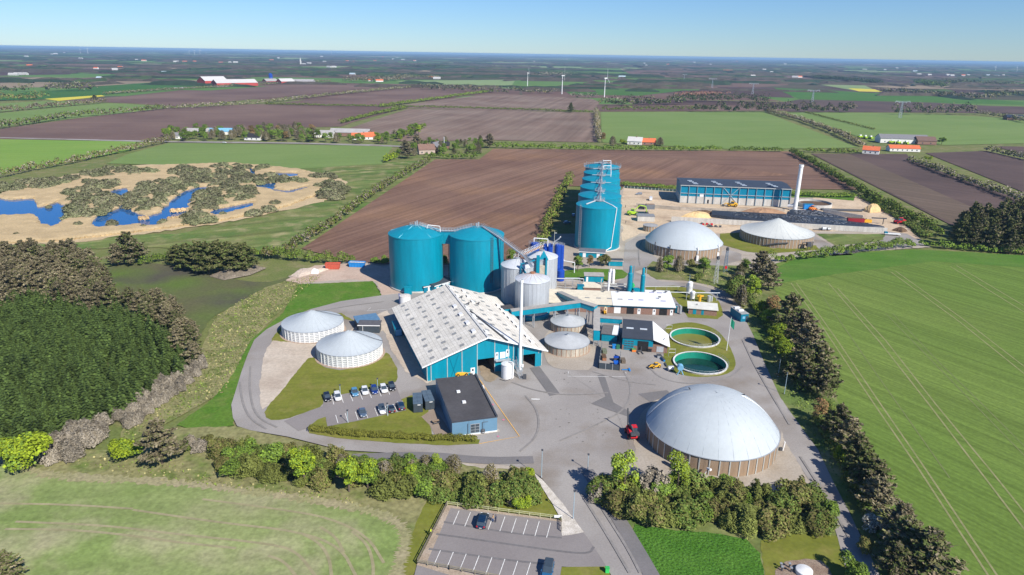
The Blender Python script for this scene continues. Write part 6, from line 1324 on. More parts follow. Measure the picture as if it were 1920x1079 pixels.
def tree_mesh(kind,seed,mats,h=6.,w=4.,n=900,leaf=.42):
    global nrs; nrs=np.random.RandomState(seed); rr=random.Random(seed)
    if kind=='round':
        B=[(0,0,h*.62,w*.36,w*.36,h*.33)]
        for k in range(11): a=rr.uniform(0,6.28); q=rr.uniform(.18,.36)*w; z=rr.uniform(.30,.86)*h; B.append((q*math.cos(a)*(1.1-.5*z/h),q*math.sin(a)*(1.1-.5*z/h),z,w*rr.uniform(.13,.22),w*rr.uniform(.13,.22),h*rr.uniform(.10,.17)))
        C,N,i=blobs(B,n//12,leaf); return quads('crown',C,N,leaf*nrs.uniform(.6,1.3,len(C)),mats,split=(i+nrs.randint(0,2,len(i))+(nrs.rand(len(i))<.4))%len(mats))
    if kind=='shrub':
        B=[]
        for k in range(9): a=rr.uniform(0,6.28); q=rr.uniform(0,.36)*w; B.append((q*math.cos(a),q*math.sin(a),h*rr.uniform(.25,.6),w*rr.uniform(.16,.26),w*rr.uniform(.16,.26),h*rr.uniform(.28,.42)))
        C,N,i=blobs(B,n//9,leaf,low=-.1); C[:,2]=np.maximum(C[:,2],.1); return quads('crown',C,N,leaf*nrs.uniform(.6,1.3,len(C)),mats,split=(i+(nrs.rand(len(i))<.45))%len(mats))
    if kind in('twig','willow'):
        C=[];U=[]
        for k in range(n):
            a=rr.uniform(0,6.28); e=rr.uniform(.15,1.45); f=rr.uniform(.35,1.0)**.6
            d=Vector((math.cos(a)*math.cos(e)*w*.5,math.sin(a)*math.cos(e)*w*.5,math.sin(e)*h))*f
            if kind=='willow': d*=.84+.16*math.sin(2.7*a+seed)*math.cos(3.1*e+seed*.7)+.12*math.sin(5.3*a+seed*2)*math.sin(4*e+1)
            if kind=='twig': d.z=max(.3,d.z*1.0); d.x*=.85+.3*math.sin(3*a); d.y*=.85+.3*math.sin(3*a)
            C.append(d); U.append(Vector((d.x*.9,d.y*.9,d.z*.6+h*.25)))
        C=np.array(C);U=np.array(U)+nrs.normal(size=C.shape)*.35*np.linalg.norm(U,axis=1,keepdims=True)
        N=C/np.array([w*.5,w*.5,h])+nrs.normal(size=C.shape)*.45+[0,0,.2]; sz=leaf*nrs.uniform(.7,1.3,n)
        return quads('crown',C,N,sz,mats,asp=2.6 if kind=='twig' else 1.7,U=U)
    if kind=='pine':
        C=[];U=[];I=[]; nl=34
        per=n//nl
        for k in range(nl):
            f=k/nl; z0=h*(.12+.80*f); a=k*2.4+rr.uniform(-.4,.4); Lb=w*.5*((1-f)**.7)*rr.uniform(.7,1.15)+.35; up=rr.uniform(.05,.45)
            for j in range(per):
                u=rr.random()**.7; sp=(.10+.30*(1-u))*Lb*.7+.12; q=Lb*u
                C.append((q*math.cos(a)+rr.gauss(0,sp)*math.sin(a)*.8,q*math.sin(a)-rr.gauss(0,sp)*math.cos(a)*.8,z0+up*q+rr.gauss(0,.16)+.1*h*f*0)); U.append((math.cos(a)+rr.gauss(0,.5),math.sin(a)+rr.gauss(0,.5),.35+rr.gauss(0,.35))); I.append(k)
        C=np.array(C);U=np.array(U); N=nrs.normal(size=C.shape)*.55+[0,0,.8]+C*[.5/w,.5/w,0]
        return quads('crown',C,N,leaf*nrs.uniform(.6,1.3,len(C)),mats,asp=2.2,U=U,split=nrs.randint(0,len(mats),len(C)))
    if kind=='spruce':
        C=[];N=[];U=[];S=[]
        T=11
        for k in range(T):
            z=h*(.06+.90*k/T); rad=w*.5*(1-k/T)**.85; nb=max(4,int(11*(1-k/T*.6)))
            for j in range(nb):
                a=6.28*j/nb+rr.uniform(-.3,.3)+k; 
                for f in ((.45,.95) if rad>.5 else (.7,)):
                    C.append((rad*f*math.cos(a),rad*f*math.sin(a),z-.10*rad*f+.04*h/T)); U.append((math.cos(a),math.sin(a),-.18+rr.uniform(-.2,.25))); N.append((math.cos(a)*.25+rr.uniform(-.3,.3),math.sin(a)*.25+rr.uniform(-.3,.3),1)); S.append(rad*.55*rr.uniform(.8,1.2)+.12)
        for q_ in range(14): C.append((0,0,h*(.05+.92*q_/13)));U.append((0,0,1));N.append((math.cos(q_*1.3),math.sin(q_*1.3),0));S.append(.55-.3*q_/13)
        return quads('crown',np.array(C),np.array(N),np.array(S),mats,asp=1.5,U=np.array(U))
def trunk_mesh(h,r,n=5,seed=1,spread=.3):
    mb=MB(); rr=random.Random(seed); mb.tube((0,0,-.1),(0,0,h*.55),r,7,0,r*.6); mb.tube((0,0,h*.55),(rr.uniform(-.2,.2),rr.uniform(-.2,.2),h*.9),r*.6,6,0,r*.15)
    for k in range(n):
        a=6.28*k/n+rr.uniform(-.4,.4); z=h*rr.uniform(.25,.6); q=h*spread; mb.tube((0,0,z),(q*math.cos(a),q*math.sin(a),z+h*.22),r*.35,5,0,r*.08)
    return mb.mesh('trunk',V_bark)
PROTO={}
def kindset(key,name,cat,variants,h,trunk=True,tr=.16,spread=.28):
    PROTO[key]=(name,cat,[(tree_mesh(*v),trunk_mesh(h,tr,5,i+3,spread) if trunk else None) for i,v in enumerate(variants)],h)
def tree(key,x,y,h,label,group=None,wide=1.0,v=None,z=.35,rz=None):
    name,cat,vs_,h0=PROTO[key]; cr,tr_=vs_[rnd.randrange(len(vs_)) if v is None else v]
    s=h/h0; t=thing(name,label,cat,(x,y,z),rnd.uniform(0,6.28) if rz is None else rz,group); t.scale=(s*wide,s*wide,s)
    o=bpy.data.objects.new('crown',cr); COL.objects.link(o); o.parent=t
    if tr_: o=bpy.data.objects.new('trunk',tr_); COL.objects.link(o); o.parent=t
    return t
kindset('pine','pine_tree','tree',[('pine',i,[V_pine,V_pine2,V_pineg],10.,8.5,3400,.30) for i in (1,2,3)],10.,tr=.2)
kindset('pinegrey','pine_tree','tree',[('pine',i,[V_pine2,V_pine2,V_pine],10.,8.5,3000,.30) for i in (11,12,13)],10.,tr=.2)
kindset('pinegreen','pine_tree','tree',[('pine',i,[V_pineg,V_pine],10.,8.,3600,.32) for i in (21,22)],10.,tr=.2)
kindset('lime','broadleaf_tree','tree',[('round',i,[V_lime,V_green],7.,5.,3400,.25) for i in (31,32)],7.)
kindset('pale','broadleaf_tree','tree',[('round',i,[V_fgreen,V_lime],9.,5.5,2300,.25) for i in (35,36)],9.)
kindset('green','broadleaf_tree','tree',[('round',i,[V_green,V_dgreen],7.,5.5,3000,.27) for i in (41,42)],7.)
kindset('bare','bare_tree','tree',[('twig',i,[V_grey,V_olive2],8.,6.,2800,.20) for i in (51,52,53)],8.)
kindset('copper','bare_tree','tree',[('round',i,[V_rust,V_olive2],7.,5.,2400,.25) for i in (55,)],7.)
kindset('olive','shrub','shrub',[('shrub',61,[V_olive,V_olive2],4.,5.,3200,.24),('shrub',62,[V_olive,V_dgreen],4.,5.,3200,.24),('shrub',63,[V_olive2,V_olive],4.,5.,3200,.22),('twig',64,[V_olive,V_olive],4.,5.,3600,.17)],4.,trunk=False)
kindset('thick','shrub','shrub',[('willow',165,[V_olive],4.,5.4,4200,.19),('willow',166,[V_olive2,V_olive],4.,5.4,4200,.19),('willow',167,[V_olive,V_dgreen],4.,5.4,4200,.19)],4.,trunk=False)
kindset('limeshrub','shrub','shrub',[('shrub',i,[V_lime,V_green,V_lime],4.,5.,4200,.2) for i in (71,72)],4.,trunk=False)
kindset('greenshrub','shrub','shrub',[('shrub',i,[V_dgreen,V_green],4.,5.,3200,.24) for i in (73,74)],4.,trunk=False)
kindset('thicket','bare_shrub','shrub',[('willow',i,[V_grey],3.5,5.,3800,.19) for i in (75,76)],3.5,trunk=False)
kindset('willow','willow_bush','willow bush',[('willow',i,[V_willow,V_willow2] if i%2 else [V_willow],4.2,10.,2600,.45) for i in (81,82,83)],4.2,trunk=False)
kindset('blossom','blossom_shrub','shrub',[('shrub',91,[V_white,V_grey],4.,5.,2400,.22)],4.,trunk=False)
def inside(P,x,y):
    c=False; n=len(P)
    for i in range(n):
        a=P[i];b=P[(i+1)%n]
        if (a[1]>y)!=(b[1]>y) and x<(b[0]-a[0])*(y-a[1])/(b[1]-a[1])+a[0]: c=not c
    return c
def fill(px,sp,jit=.35,seed=1):
    rr=random.Random(seed); P=[tuple(G(*p)[:2]) for p in px]; xs=[p[0] for p in P]; ys=[p[1] for p in P]; out=[]; y=min(ys); k=0
    while y<max(ys):
        x=min(xs)+(sp/2 if k%2 else 0)
        while x<max(xs):
            q=(x+rr.uniform(-jit,jit)*sp,y+rr.uniform(-jit,jit)*sp)
            if inside(P,*q): out.append(q)
            x+=sp
        y+=sp*.87; k+=1
    return out
# ---- spruce plantation: 300 nearest as trees, the rest one mass
pts=fill([(-60,590),(0,572),(70,565),(150,585),(235,598),(300,630),(372,672),(368,690),(340,712),(280,745),(235,780),(190,800),(120,815),(100,838),(40,832),(0,838),(-60,838)],3.0,.36,5)
def vis(x,y,z=3): p=pix((x,y,z)); return -15<p[0]<1935 and p[1]<1095
pts=[p for p in pts if vis(*p)]
pts.sort(key=lambda p:p[0]**2+p[1]**2)
sp=[tree_mesh('spruce',i,[V_spruce],6.4,2.9) for i in (101,102,103,104)]
for x,y in pts[:300]:
    o=bpy.data.objects.new('spruce_tree',rnd.choice(sp)); COL.objects.link(o); o.location=(x,y,.35); s=rnd.uniform(.62,1.3); o.scale=(s,s,s*rnd.uniform(.9,1.25)); o.rotation_euler=(0,0,rnd.uniform(0,6.28)); tag(o,'young dark green spruce among hundreds alike in the plantation','tree','young spruces of the plantation')
# remainder merged
co=[]
for m in sp: a=np.empty(len(m.vertices)*3,np.float32); m.vertices.foreach_get('co',a); co.append(a.reshape(-1,3))
L=[]
for x,y in pts[300:]:
    c=rnd.choice(co); s=rnd.uniform(.62,1.35); a=rnd.uniform(0,6.28); Rm=np.array([[math.cos(a),-math.sin(a),0],[math.sin(a),math.cos(a),0],[0,0,1]]); L.append((c@Rm.T)*s+[x,y,.35])
P=np.concatenate(L) if L else np.zeros((0,3)); n=len(P)//4
me=bpy.data.meshes.new('spruce_plantation'); me.vertices.add(4*n); me.vertices.foreach_set('co',P.astype(np.float32).ravel()); me.loops.add(4*n); me.loops.foreach_set('vertex_index',np.arange(4*n,dtype=np.int32)); me.polygons.add(n)
me.polygons.foreach_set('loop_start',np.arange(0,4*n,4,dtype=np.int32)); me.polygons.foreach_set('loop_total',np.full(n,4,np.int32)); me.materials.append(V_spruce); me.update(calc_edges=True)
o=bpy.data.objects.new('spruce_plantation',me); COL.objects.link(o); tag(o,'far part of the dense dark green spruce plantation','plantation'); o['kind']='stuff'
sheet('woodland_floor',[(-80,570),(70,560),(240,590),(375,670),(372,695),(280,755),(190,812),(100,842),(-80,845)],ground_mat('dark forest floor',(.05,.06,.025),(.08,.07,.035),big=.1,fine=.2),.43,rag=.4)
# ---- older grey brown pines west
lab='tall grey brown pine in the old stand behind the plantation'
for x,y in fill([(-40,500),(60,480),(140,490),(170,520),(225,545),(228,580),(170,590),(60,572),(-40,590)],6.2,.4,3): 
    if vis(x,y,6): tree('pinegrey' if rnd.random()<.7 else 'pine',x,y,rnd.uniform(8.5,12),lab,'old pines behind the plantation',1.05)
lab='grey brown pine in the stand at the east corner of the plantation'
for x,y in fill([(240,575),(300,572),(345,590),(378,640),(378,700),(350,690),(330,650),(270,610)],5.2,.4,4): tree('pinegrey' if rnd.random()<.6 else 'pine',x,y,rnd.uniform(7,9.5),lab,'pines at the plantation corner',1.0)
for (px_,py_,pt_,k,l,wd) in [
 (222,500,455,'pinegrey','shorter of the two ragged pines at the meadow edge',1.0),(245,495,434,'pine','tallest ragged pine at the meadow edge, beside a shorter one',1.25),(262,490,452,'pinegrey','grey pine close behind the tallest ragged meadow pine',1.0),
 (128,510,463,'pine','lone dark pine by the gap in the meadow hedge',.9),(172,508,464,'pinegrey','lone grey pine nearest the ragged meadow pair',1.0),(66,500,452,'pinegrey','tall grey pine rising over the old stand',1.1),
 (305,872,783,'pinegrey','solitary big dark brown conifer on the slope by the ring road',1.05),(12,1092,1036,'pine','dark pine tip poking in at the bottom field corner',1.3),
 (47,880,812,'limeshrub','big rounded yellow green bush at the plantation foot',1.2),(243,868,826,'limeshrub','smaller rounded yellow green bush beside the dark conifer',1.1),(368,668,655,'blossom','small pale blossoming shrub at the plantation corner',1.0),
 (572,914,838,'lime','vivid yellow green tree standing in the long shrub belt',1.0),(655,925,858,'lime','bright green tree in the belt, beside a second bright one',1.1),(690,918,862,'lime','second bright green tree in the belt, close to its twin',1.0),(768,920,872,'lime','small rounded lime tree in the middle of the belt',.9),(821,895,854,'pale','light green young tree behind the belt near the office hedge',.9),(985,905,878,'limeshrub','lime bush at the upper end of the shrub belt',.9),(978,955,928,'limeshrub','bright green bush at the corner by the lower car park',1.0),
 (1168,942,848,'pale','light green airy tree beside the yard, nearer the lamp',1.0),(1268,935,852,'pale','light green airy tree standing before the huge dome wall',.95),(1330,890,872,'olive','unused',1) ]:
    if l=='unused': continue
    g=G(px_,py_); tree(k,g.x,g.y,hgt(px_,py_,pt_),l,None,wd)
# dark pines group above the worn meadow
for i,(px_,py_,pt_) in enumerate([(335,500,458),(352,508,455),(375,512,450),(392,515,452),(412,512,449),(430,508,452),(448,514,455),(462,510,453),(328,496,462)]):
    g=G(px_,py_); tree('pinegreen',g.x,g.y,hgt(px_,py_,pt_),'dark green pine in the dense clump above the worn meadow','clump of dark pines',1.1)
# grey thicket band along the plantation
for x,y in fill([(230,800),(215,775),(280,735),(340,700),(378,668),(384,690),(345,735),(290,775),(245,805)],2.6,.3,6): tree('thicket',x,y,rnd.uniform(2.2,3.4),'grey bare shrub in the thicket strip along the plantation','grey thicket shrubs',1.0)
for x,y in fill([(80,868),(100,835),(150,805),(195,800),(200,820),(170,850),(110,880)],3.4,.25,7): tree('thicket',x,y,rnd.uniform(3.4,4.6),'grey bare shrub in the big rounded thicket at the plantation foot','rounded grey thicket shrubs',1.1)
# south shrub belts
def belt(poly,sp,hh,lab,grp,keys,seed):
    for x,y in fill(poly,sp,.35,seed): tree(rnd.choice(keys),x,y,rnd.uniform(hh[0]*.6,hh[1]),lab,grp,rnd.uniform(1.0,1.5))
belt([(340,825),(400,828),(420,850),(410,862),(330,850)],4.2,(2.5,4),'olive shrub by the solitary conifer, west end of the long belt','west end shrubs',['olive','thicket'],8)
belt([(400,850),(470,848),(640,872),(640,915),(560,918),(430,892),(408,880)],3.2,(4.4,5.8),'olive budding shrub in the western half of the long belt','western belt shrubs',['thick','thick','thick','olive','thick','greenshrub'],9)
belt([(640,872),(800,885),(960,905),(995,925),(1015,945),(985,958),(860,942),(700,925),(640,915)],3.2,(4.2,5.6),'olive budding shrub in the eastern half of the long belt','eastern belt shrubs',['thick','thick','thick','olive','thick','greenshrub','thick','bare'],10)
belt([(1120,928),(1180,915),(1300,915),(1400,920),(1480,932),(1545,955),(1550,985),(1540,1010),(1440,1005),(1340,995),(1200,978),(1150,960)],3.3,(4.6,6.2),'olive budding shrub in the thick belt south of the huge dome','shrubs south of the huge dome',['thick','thick','olive','thick','thick','thick','greenshrub'],11)
g=G(1550,965); tree('greenshrub',g.x-1,g.y-2,4.6,'rounded green shrub at the road end of the dome belt')
for i,(a,b,c,l) in enumerate([(1122,938,905,'leafless dark shrub at the left tip of the dome belt'),(1225,930,880,'grey bare shrub between the two airy light green trees')]):
    g=G(a,b); tree('thicket',g.x,g.y,max(3,hgt(a,b,c)),l)
# clipped hedge before the office
def hedge(name,label,line,width,height,leaf,mats,npm=14,bump=.3,px=True,cat='hedge',kind=None,z=.35,seed=1,group=None,curve=0):
    global nrs; nrs=np.random.RandomState(seed+17); rr=random.Random(seed)
    if curve: line=chaikin(line,curve,False)
    P=[G(*p) if px else Vector((*p,0)) for p in line]; B=[]
    for a,b in zip(P,P[1:]):
        L_=(b-a).length; st=max(.5,min(width,height)*.45); n=max(1,int(L_/st)); d=(b-a).normalized(); nn=Vector((-d.y,d.x,0))
        for k in range(n):
            q=a.lerp(b,(k+rr.random()*.6)/n); f=1+rr.uniform(-bump,bump)*1.3; off=rr.uniform(-.22,.22)*width
            B.append((q.x+nn.x*off,q.y+nn.y*off,height*.42*f,width*.42*f*rr.uniform(.8,1.2),width*.42*f*rr.uniform(.8,1.2),height*.56*f))
    n=max(4,int(npm)); C,N,i=blobs(B,n,leaf,low=-.1); C[:,2]=np.maximum(C[:,2],.05)
    o_=C.mean(0); o_[2]=0; me=quads(name,C-o_,N,leaf*nrs.uniform(.6,1.35,len(C)),mats,split=(i*7//3+nrs.randint(0,2,len(i))+(nrs.rand(len(i))<.4))%len(mats))
    o=bpy.data.objects.new(name,me); COL.objects.link(o); o.location=(o_[0],o_[1],z); tag(o,label,cat,group)
    if kind: o['kind']=kind
    return o
V_hedge=vegmat('clipped hedge leaves',(.17,.175,.03)); V_coppice=vegmat('tall willow coppice',(.20,.28,.05))
hedge('clipped_hedge','clipped yellow green hedge between the office lawn and the road',[(585,808),(600,813),(660,819),(740,824),(830,829),(893,830)],2.6,1.5,.2,[V_hedge],190,.06,seed=2,z=.5)
hedge('hedge','bright green hedge above the red and blue skips',[(475,482),(520,486),(560,492),(600,494),(645,496),(668,498)],4.5,4.5,.42,[V_green,V_olive,V_dgreen],220,.3,seed=3)
hedge('hedge','green hedge linking the dark pines to the meadow',[(262,500),(300,492),(330,490)],4,3.5,.5,[V_green,V_dgreen],90,.3,seed=4)
hedge('hedge','bright bushy hedge between the cone roofed tank lane and the big crop',[(1442,492),(1480,492),(1530,486),(1590,478),(1650,472),(1712,465)],5.0,4.6,.42,[V_green,V_olive,V_dgreen],240,.3,seed=5)
hedge('hedge','bushy green hedge along the right foot of the old meadow pines',[(60,492),(100,500),(190,500)],4.,3.5,.5,[V_green,V_dgreen],70,.3,seed=6)
hedge('hedgerow','long leafless hedgerow between the meadow and the brown field',[(806,304),(760,330),(700,368),(650,405),(600,440),(540,476),(500,492)],4.6,5.2,.65,[V_olive,V_olive2,V_grey,V_green],75,.35,seed=7)
hedge('hedgerow','olive hedgerow casting shadow beside the six tank row',[(1070,342),(1055,365),(1040,400),(1028,430),(1018,455),(1010,475)],6.5,6.0,.65,[V_olive,V_olive2,V_green],110,.35,seed=8)
hedge('hedgerow','dark green field hedge climbing from the wood to the orange roofed house',[(1486,290),(1530,315),(1580,345),(1640,380),(1700,412),(1765,447)],7.,6.,.8,[V_dgreen,V_green,V_olive],100,.25,seed=9)
hedge('coppice','upright strip of fresh green coppice behind the tank row',[(1166,350),(1215,353),(1268,357)],7.,3.2,.6,[V_coppice,V_green],90,.15,seed=10)
hedge('coppice','upright strip of fresh green coppice beside the soil filled tank',[(1484,368),(1540,371),(1602,371)],7.,3.2,.6,[V_coppice,V_green],90,.15,seed=11)
hedge('bank_shrubs','bank of dull green scrub below the dark field hedge',[(1618,372),(1660,395),(1700,420),(1740,448)],7,2.2,.7,[V_dgreen,V_olive],60,.35,seed=12,cat='scrub bank')
# trees around the yard
for (px_,py_,pt_,k,l,wd) in [(1083,511,478,'green','young green tree before the teal hut at the tank row foot',1.),(1105,503,478,'copper','coppery budding tree between two green ones',1.),(1131,500,478,'olive','olive young tree right of the coppery one',1.2),
 (705,497,483,'greenshrub','round dark green bush left of the tall teal tanks',1.2),(722,497,481,'greenshrub','round dark green bush half behind the tall teal tank',1.2),(957,497,466,'green','yellow green tree behind the grey silos',1.0),(830,500,478,'greenshrub','bush seen in the gap between the tall teal tanks',1.0),
 (1236,512,483,'bare','thin olive tree on the verge left of the young green pair',.8),(1250,512,478,'green','young green tree left of the pale lattice mast, nearest a thin one',1.),(1272,511,480,'bare','grey limbed tree on the verge in the middle of the row',1.),(1318,519,481,'green','broad yellow green tree beside the pale lattice mast',1.15),(1297,508,488,'olive','low olive shrub on the verge behind the lamp',1.),(1308,530,512,'olive','low shrub by the road curve guard rail',.8),
 # east tree line, far to near
 (1395,512,484,'green','green tree at the north end of the east tree line',1.1),(1424,527,478,'pinegrey','tall dark bare looking conifer at the north end of the east line',1.05),(1440,545,500,'pinegrey','spreading dark conifer overhanging the crop, north end',1.1),(1385,530,500,'pine','dark small conifer by the blue grey tower',.9),
 (1383,548,510,'bare','grey leafless tree inside the north bend of the road',1.0),(1378,560,520,'olive','olive shrub inside the north bend of the road',1.1),(1410,565,519,'lime','bright lime tree in the east line above the dark cabin',1.0),(1388,575,535,'bare','thin grey tree just above the dark cabin',.9),(1425,592,563,'limeshrub','lime shrub behind the dark cabin',1.),(1445,598,552,'copper','brownish budding tree behind the lime shrub',1.2),(1437,612,580,'limeshrub','second lime shrub, right of the dark cabin',.9),
 (1478,625,560,'pine','dark pine next to the crop, first after the cabin',1.05),(1500,648,590,'pinegrey','grey brown pine, second after the cabin',1.1),(1450,655,607,'lime','lime tree at the roadside, upper of two',1.1),(1468,683,636,'lime','lime tree at the roadside, lower of two',1.2),(1512,682,618,'pinegrey','grey brown pine, third after the cabin',1.1),(1525,715,650,'pine','broad dark pine opposite the street lamps',1.2),(1500,722,664,'pine','dark pine hugging the roadside at the street lamps',1.1),(1540,748,690,'pine','lowest dark pine of the cluster opposite the lamps',1.1),(1487,702,665,'olive','olive shrub under the dark pines by the lamps',1.2),
 (1532,792,748,'copper','rusty brown leafless tree between two pine clusters',1.15),(1568,822,768,'pine','first dark pine of the lower east line',1.05),(1588,848,792,'pinegrey','second dark pine of the lower east line',1.),(1572,868,838,'limeshrub','lime shrub under the lower east line',.9),(1602,878,822,'pine','third dark pine of the lower east line',1.05),(1612,908,850,'pinegreen','fourth dark pine of the lower east line, greener',1.1),(1632,935,872,'pine','fifth dark pine of the lower east line',1.15),(1640,962,905,'pinegrey','sixth dark pine of the lower east line, before the white blossom',1.1),
 (1640,1000,970,'blossom','white blossoming shrub in the lower east line',1.2),(1680,1015,955,'pinegrey','spreading pine just past the white blossom',1.2),(1690,1050,985,'pine','dark pine near the bottom edge, left of the widest one',1.2),(1730,1085,1010,'pine','widest dark pine at the bottom edge by the crop',1.4),(1672,1085,1030,'pine','dark pine over the road at the bottom edge',1.1),(1598,1092,1050,'greenshrub','shrub shading the lawn corner beside the road',1.),
 (1555,775,755,'olive','dry shrub beside the rusty brown tree',1.2),(1622,1040,1015,'olive','roadside shrub beyond the white blossom',1.1)]:
    g=G(px_,py_); tree(k,g.x,g.y,max(2.2,hgt(px_,py_,pt_))*(1.2 if px_>1375 and 'pine' in k else 1),l,'trees lining the east road' if px_>1375 and 'east' in l and 0 else None,wd)
# shaded ground strip shrubs under the east line
hedge('hedgerow','dark undergrowth below the east tree line, upper stretch',[(1400,560),(1430,600),(1455,640),(1480,690),(1505,740)],3.5,2.2,.45,[V_dgreen,V_olive],60,.4,seed=13,cat='undergrowth',kind='stuff')
hedge('hedgerow','dark undergrowth below the east tree line, lower stretch',[(1530,790),(1565,850),(1600,920),(1640,990),(1690,1079)],3.,1.8,.4,[V_dgreen,V_olive],60,.4,seed=14,cat='undergrowth',kind='stuff')
for o in list(COL.objects)[-2:]: o.name='undergrowth'
# dark wood east, beyond the crop
for x,y in fill([(1775,468),(1792,440),(1830,425),(1990,425),(2000,480),(1860,478)],8,.4,15):
    if vis(x,y,8): tree('pine' if rnd.random()<.5 else 'pinegreen',x,y,rnd.uniform(12,19),'tall dark pine in the small wood beyond the big crop','pines of the small wood',.75)
hedge('hedge','low green scrub edging the small pine wood',[(1725,462),(1760,466),(1850,474),(1930,480)],4,3,.6,[V_dgreen,V_green],70,.4,seed=16)
# mid and far hedgerows
MH=[('grey olive hedgerow between the bright left field and the marsh',[(-40,345),(0,335),(60,322),(130,309),(200,293),(270,278),(318,268)],5,5.5,.9,[V_olive2,V_grey,V_olive],42),
('tree hedge dividing the left green field from the large brown one',[(-40,248),(0,243),(133,222),(267,211),(310,205)],7,7.5,1.4,[V_olive,V_grey,V_green],40),
('hedge between the two broad brown fields on the left',[(310,205),(367,203),(500,194),(640,178),(742,168),(770,166)],8,5.5,1.5,[V_olive,V_grey],28),
('short tree hedge inside the left green fields',[(-40,217),(0,212),(100,202),(200,194)],6,7,1.4,[V_olive2,V_grey],36),
('thin hedge below the red farm',[(196,178),(300,171),(400,165),(560,156),(620,153)],7,4.5,1.6,[V_olive,V_grey],20),
('long straight low hedge across the brown fields',[(497,197),(640,200),(760,202),(900,205),(1055,210),(1112,212)],4,3.2,1.1,[V_olive,V_dgreen],24),
('hedge running down to the orange roofed farmhouse',[(640,233),(700,217),(763,204)],6,4.5,1.1,[V_olive,V_green],36),
('diagonal hedge above the striped brown field',[(713,202),(800,190),(907,175),(925,173)],6,5,1.4,[V_olive,V_green],30),
('short hedge spur beside the farmhouse garden',[(745,262),(797,240)],5,4.5,1.0,[V_olive,V_green],40),
('tall narrow hedge between the brown and the bright green field',[(1117,213),(1119,240),(1123,268)],7,7,1.1,[V_olive2,V_grey],50),
('long leafy hedge along the lane above the main brown field',[(927,278),(1040,281),(1150,283),(1280,284),(1352,284)],6,4.4,.9,[V_dgreen,V_green],60),
('broken leafy hedge below the bright green field',[(1368,284),(1420,285),(1468,286)],6,4,.9,[V_dgreen,V_green],50),
('grey hedge slanting along the farm track',[(1434,210),(1500,228),(1560,250),(1616,276)],8,6,1.2,[V_grey,V_olive2],45),
('leafy lane hedge left of the white orange roofed house',[(1510,286),(1560,287),(1612,289)],6,3.6,.9,[V_green,V_olive],50),
('grey hedgerow slanting between the dark ploughed fields',[(1704,303),(1760,325),(1830,350),(1920,384),(1990,410)],7,5,1.0,[V_grey,V_olive],50),
('grey hedgerow at the far right edge',[(1850,284),(1880,291),(1935,304)],7,5,1.0,[V_grey,V_olive],45),
('low hedge at the end of the bright green fields',[(1128,208),(1180,207),(1280,207),(1310,207)],9,6,1.4,[V_olive,V_green],26),
('scattered hedge line across the far right crop',[(1510,212),(1560,225),(1640,245)],3,2.2,1.0,[V_olive],6),
('hedge at the upper right edge by the dark barn',[(1830,215),(1880,222),(1925,232)],9,7,1.4,[V_olive,V_grey],30),
('garden hedge of the brown brick house',[(800,296),(850,299),(898,298)],6,5,.9,[V_dgreen,V_green],60),
('garden hedge at the end of the light green field',[(722,306),(745,296)],5,4.5,.9,[V_lime,V_green],60)]
for i,(l,ln,wd,hh,lf,ms,n) in enumerate(MH): hedge('hedgerow',l,ln,wd,hh,lf,ms,n,.4,seed=30+i,z=.45)
# ---- wetland willows and reeds
wat=[[tuple(G(*p)[:2]) for p in w_] for w_ in WAT]
wl='grey olive willow bush among many alike in the marsh'
WP=[[(0,352),(70,342),(140,336),(142,345),(60,362),(0,365)],[(148,331),(200,318),(290,320),(290,327),(180,335)],[(135,350),(170,342),(230,348),(236,362),(200,368),(232,380),(228,395),(190,404),(175,420),(128,412),(138,385),(125,372)],
 [(245,355),(290,345),(350,335),(400,330),(450,338),(500,338),(515,345),(475,352),(420,352),(380,350),(335,362),(300,380),(295,400),(285,418),(240,408),(238,385)],[(355,385),(370,365),(420,352),(470,358),(478,375),(440,385),(395,395),(350,400)],[(330,428),(352,405),(400,405),(395,420)],[(470,410),(480,398),(520,385),(530,395),(500,408)],[(600,362),(620,345),(640,340),(635,362),(610,372)],[(340,338),(370,326),(430,322),(500,330),(555,343),(520,349),(430,338)],[(596,350),(625,342),(655,352),(640,374),(612,380)],[(390,318),(430,312),(470,314),(440,320)],[(0,400),(20,396),(40,402),(10,408)],[(320,325),(345,318),(370,322),(350,335),(325,335)],[(435,318),(470,314),(505,320),(480,325)],[(560,335),(600,330),(640,335),(620,342)],[(525,350),(580,345),(570,342),(530,344)]]
for k,poly in enumerate(WP):
    for x,y in fill(poly,8.6,.4,40+k):
        if not any(inside(w_,x,y) for w_ in wat): tree('willow',x,y,rnd.uniform(3.2,4.8),wl,'willow bushes of the marsh',rnd.uniform(1.1,1.45),z=.4)
for (a,b,c,l) in [(148,427,3.2,'rounded willow bush on the near reed shore, left of the small islet'),(210,424,3.4,'willow clump standing on its own islet in the dark channel'),(270,430,2.4,'small green willow bush on the near reed shore'),(32,445,2.2,'low pale willow bush in the wide reed bed at the left'),(100,355,2.5,'small round willow bush on the sandy reeds'),(243,332,2.2,'small willow bush on the upper pale reeds, left of a pair'),(262,331,2.0,'small willow bush on the upper pale reeds, right of a pair'),(92,392,2.,'lone willow bush at the tip of the reed spit'),(307,422,3.2,'purplish grey willow beside the channel mouth'),(418,407,3.0,'willow bush at the near end of the narrow channel'),(465,407,2.4,'small green bush on the pale shore of the narrow channel'),(380,420,3.4,'dark rounded willow on the near meadow shore')]:
    g=G(a,b); tree('willow',g.x,g.y,c,l,None,.9,z=.4)
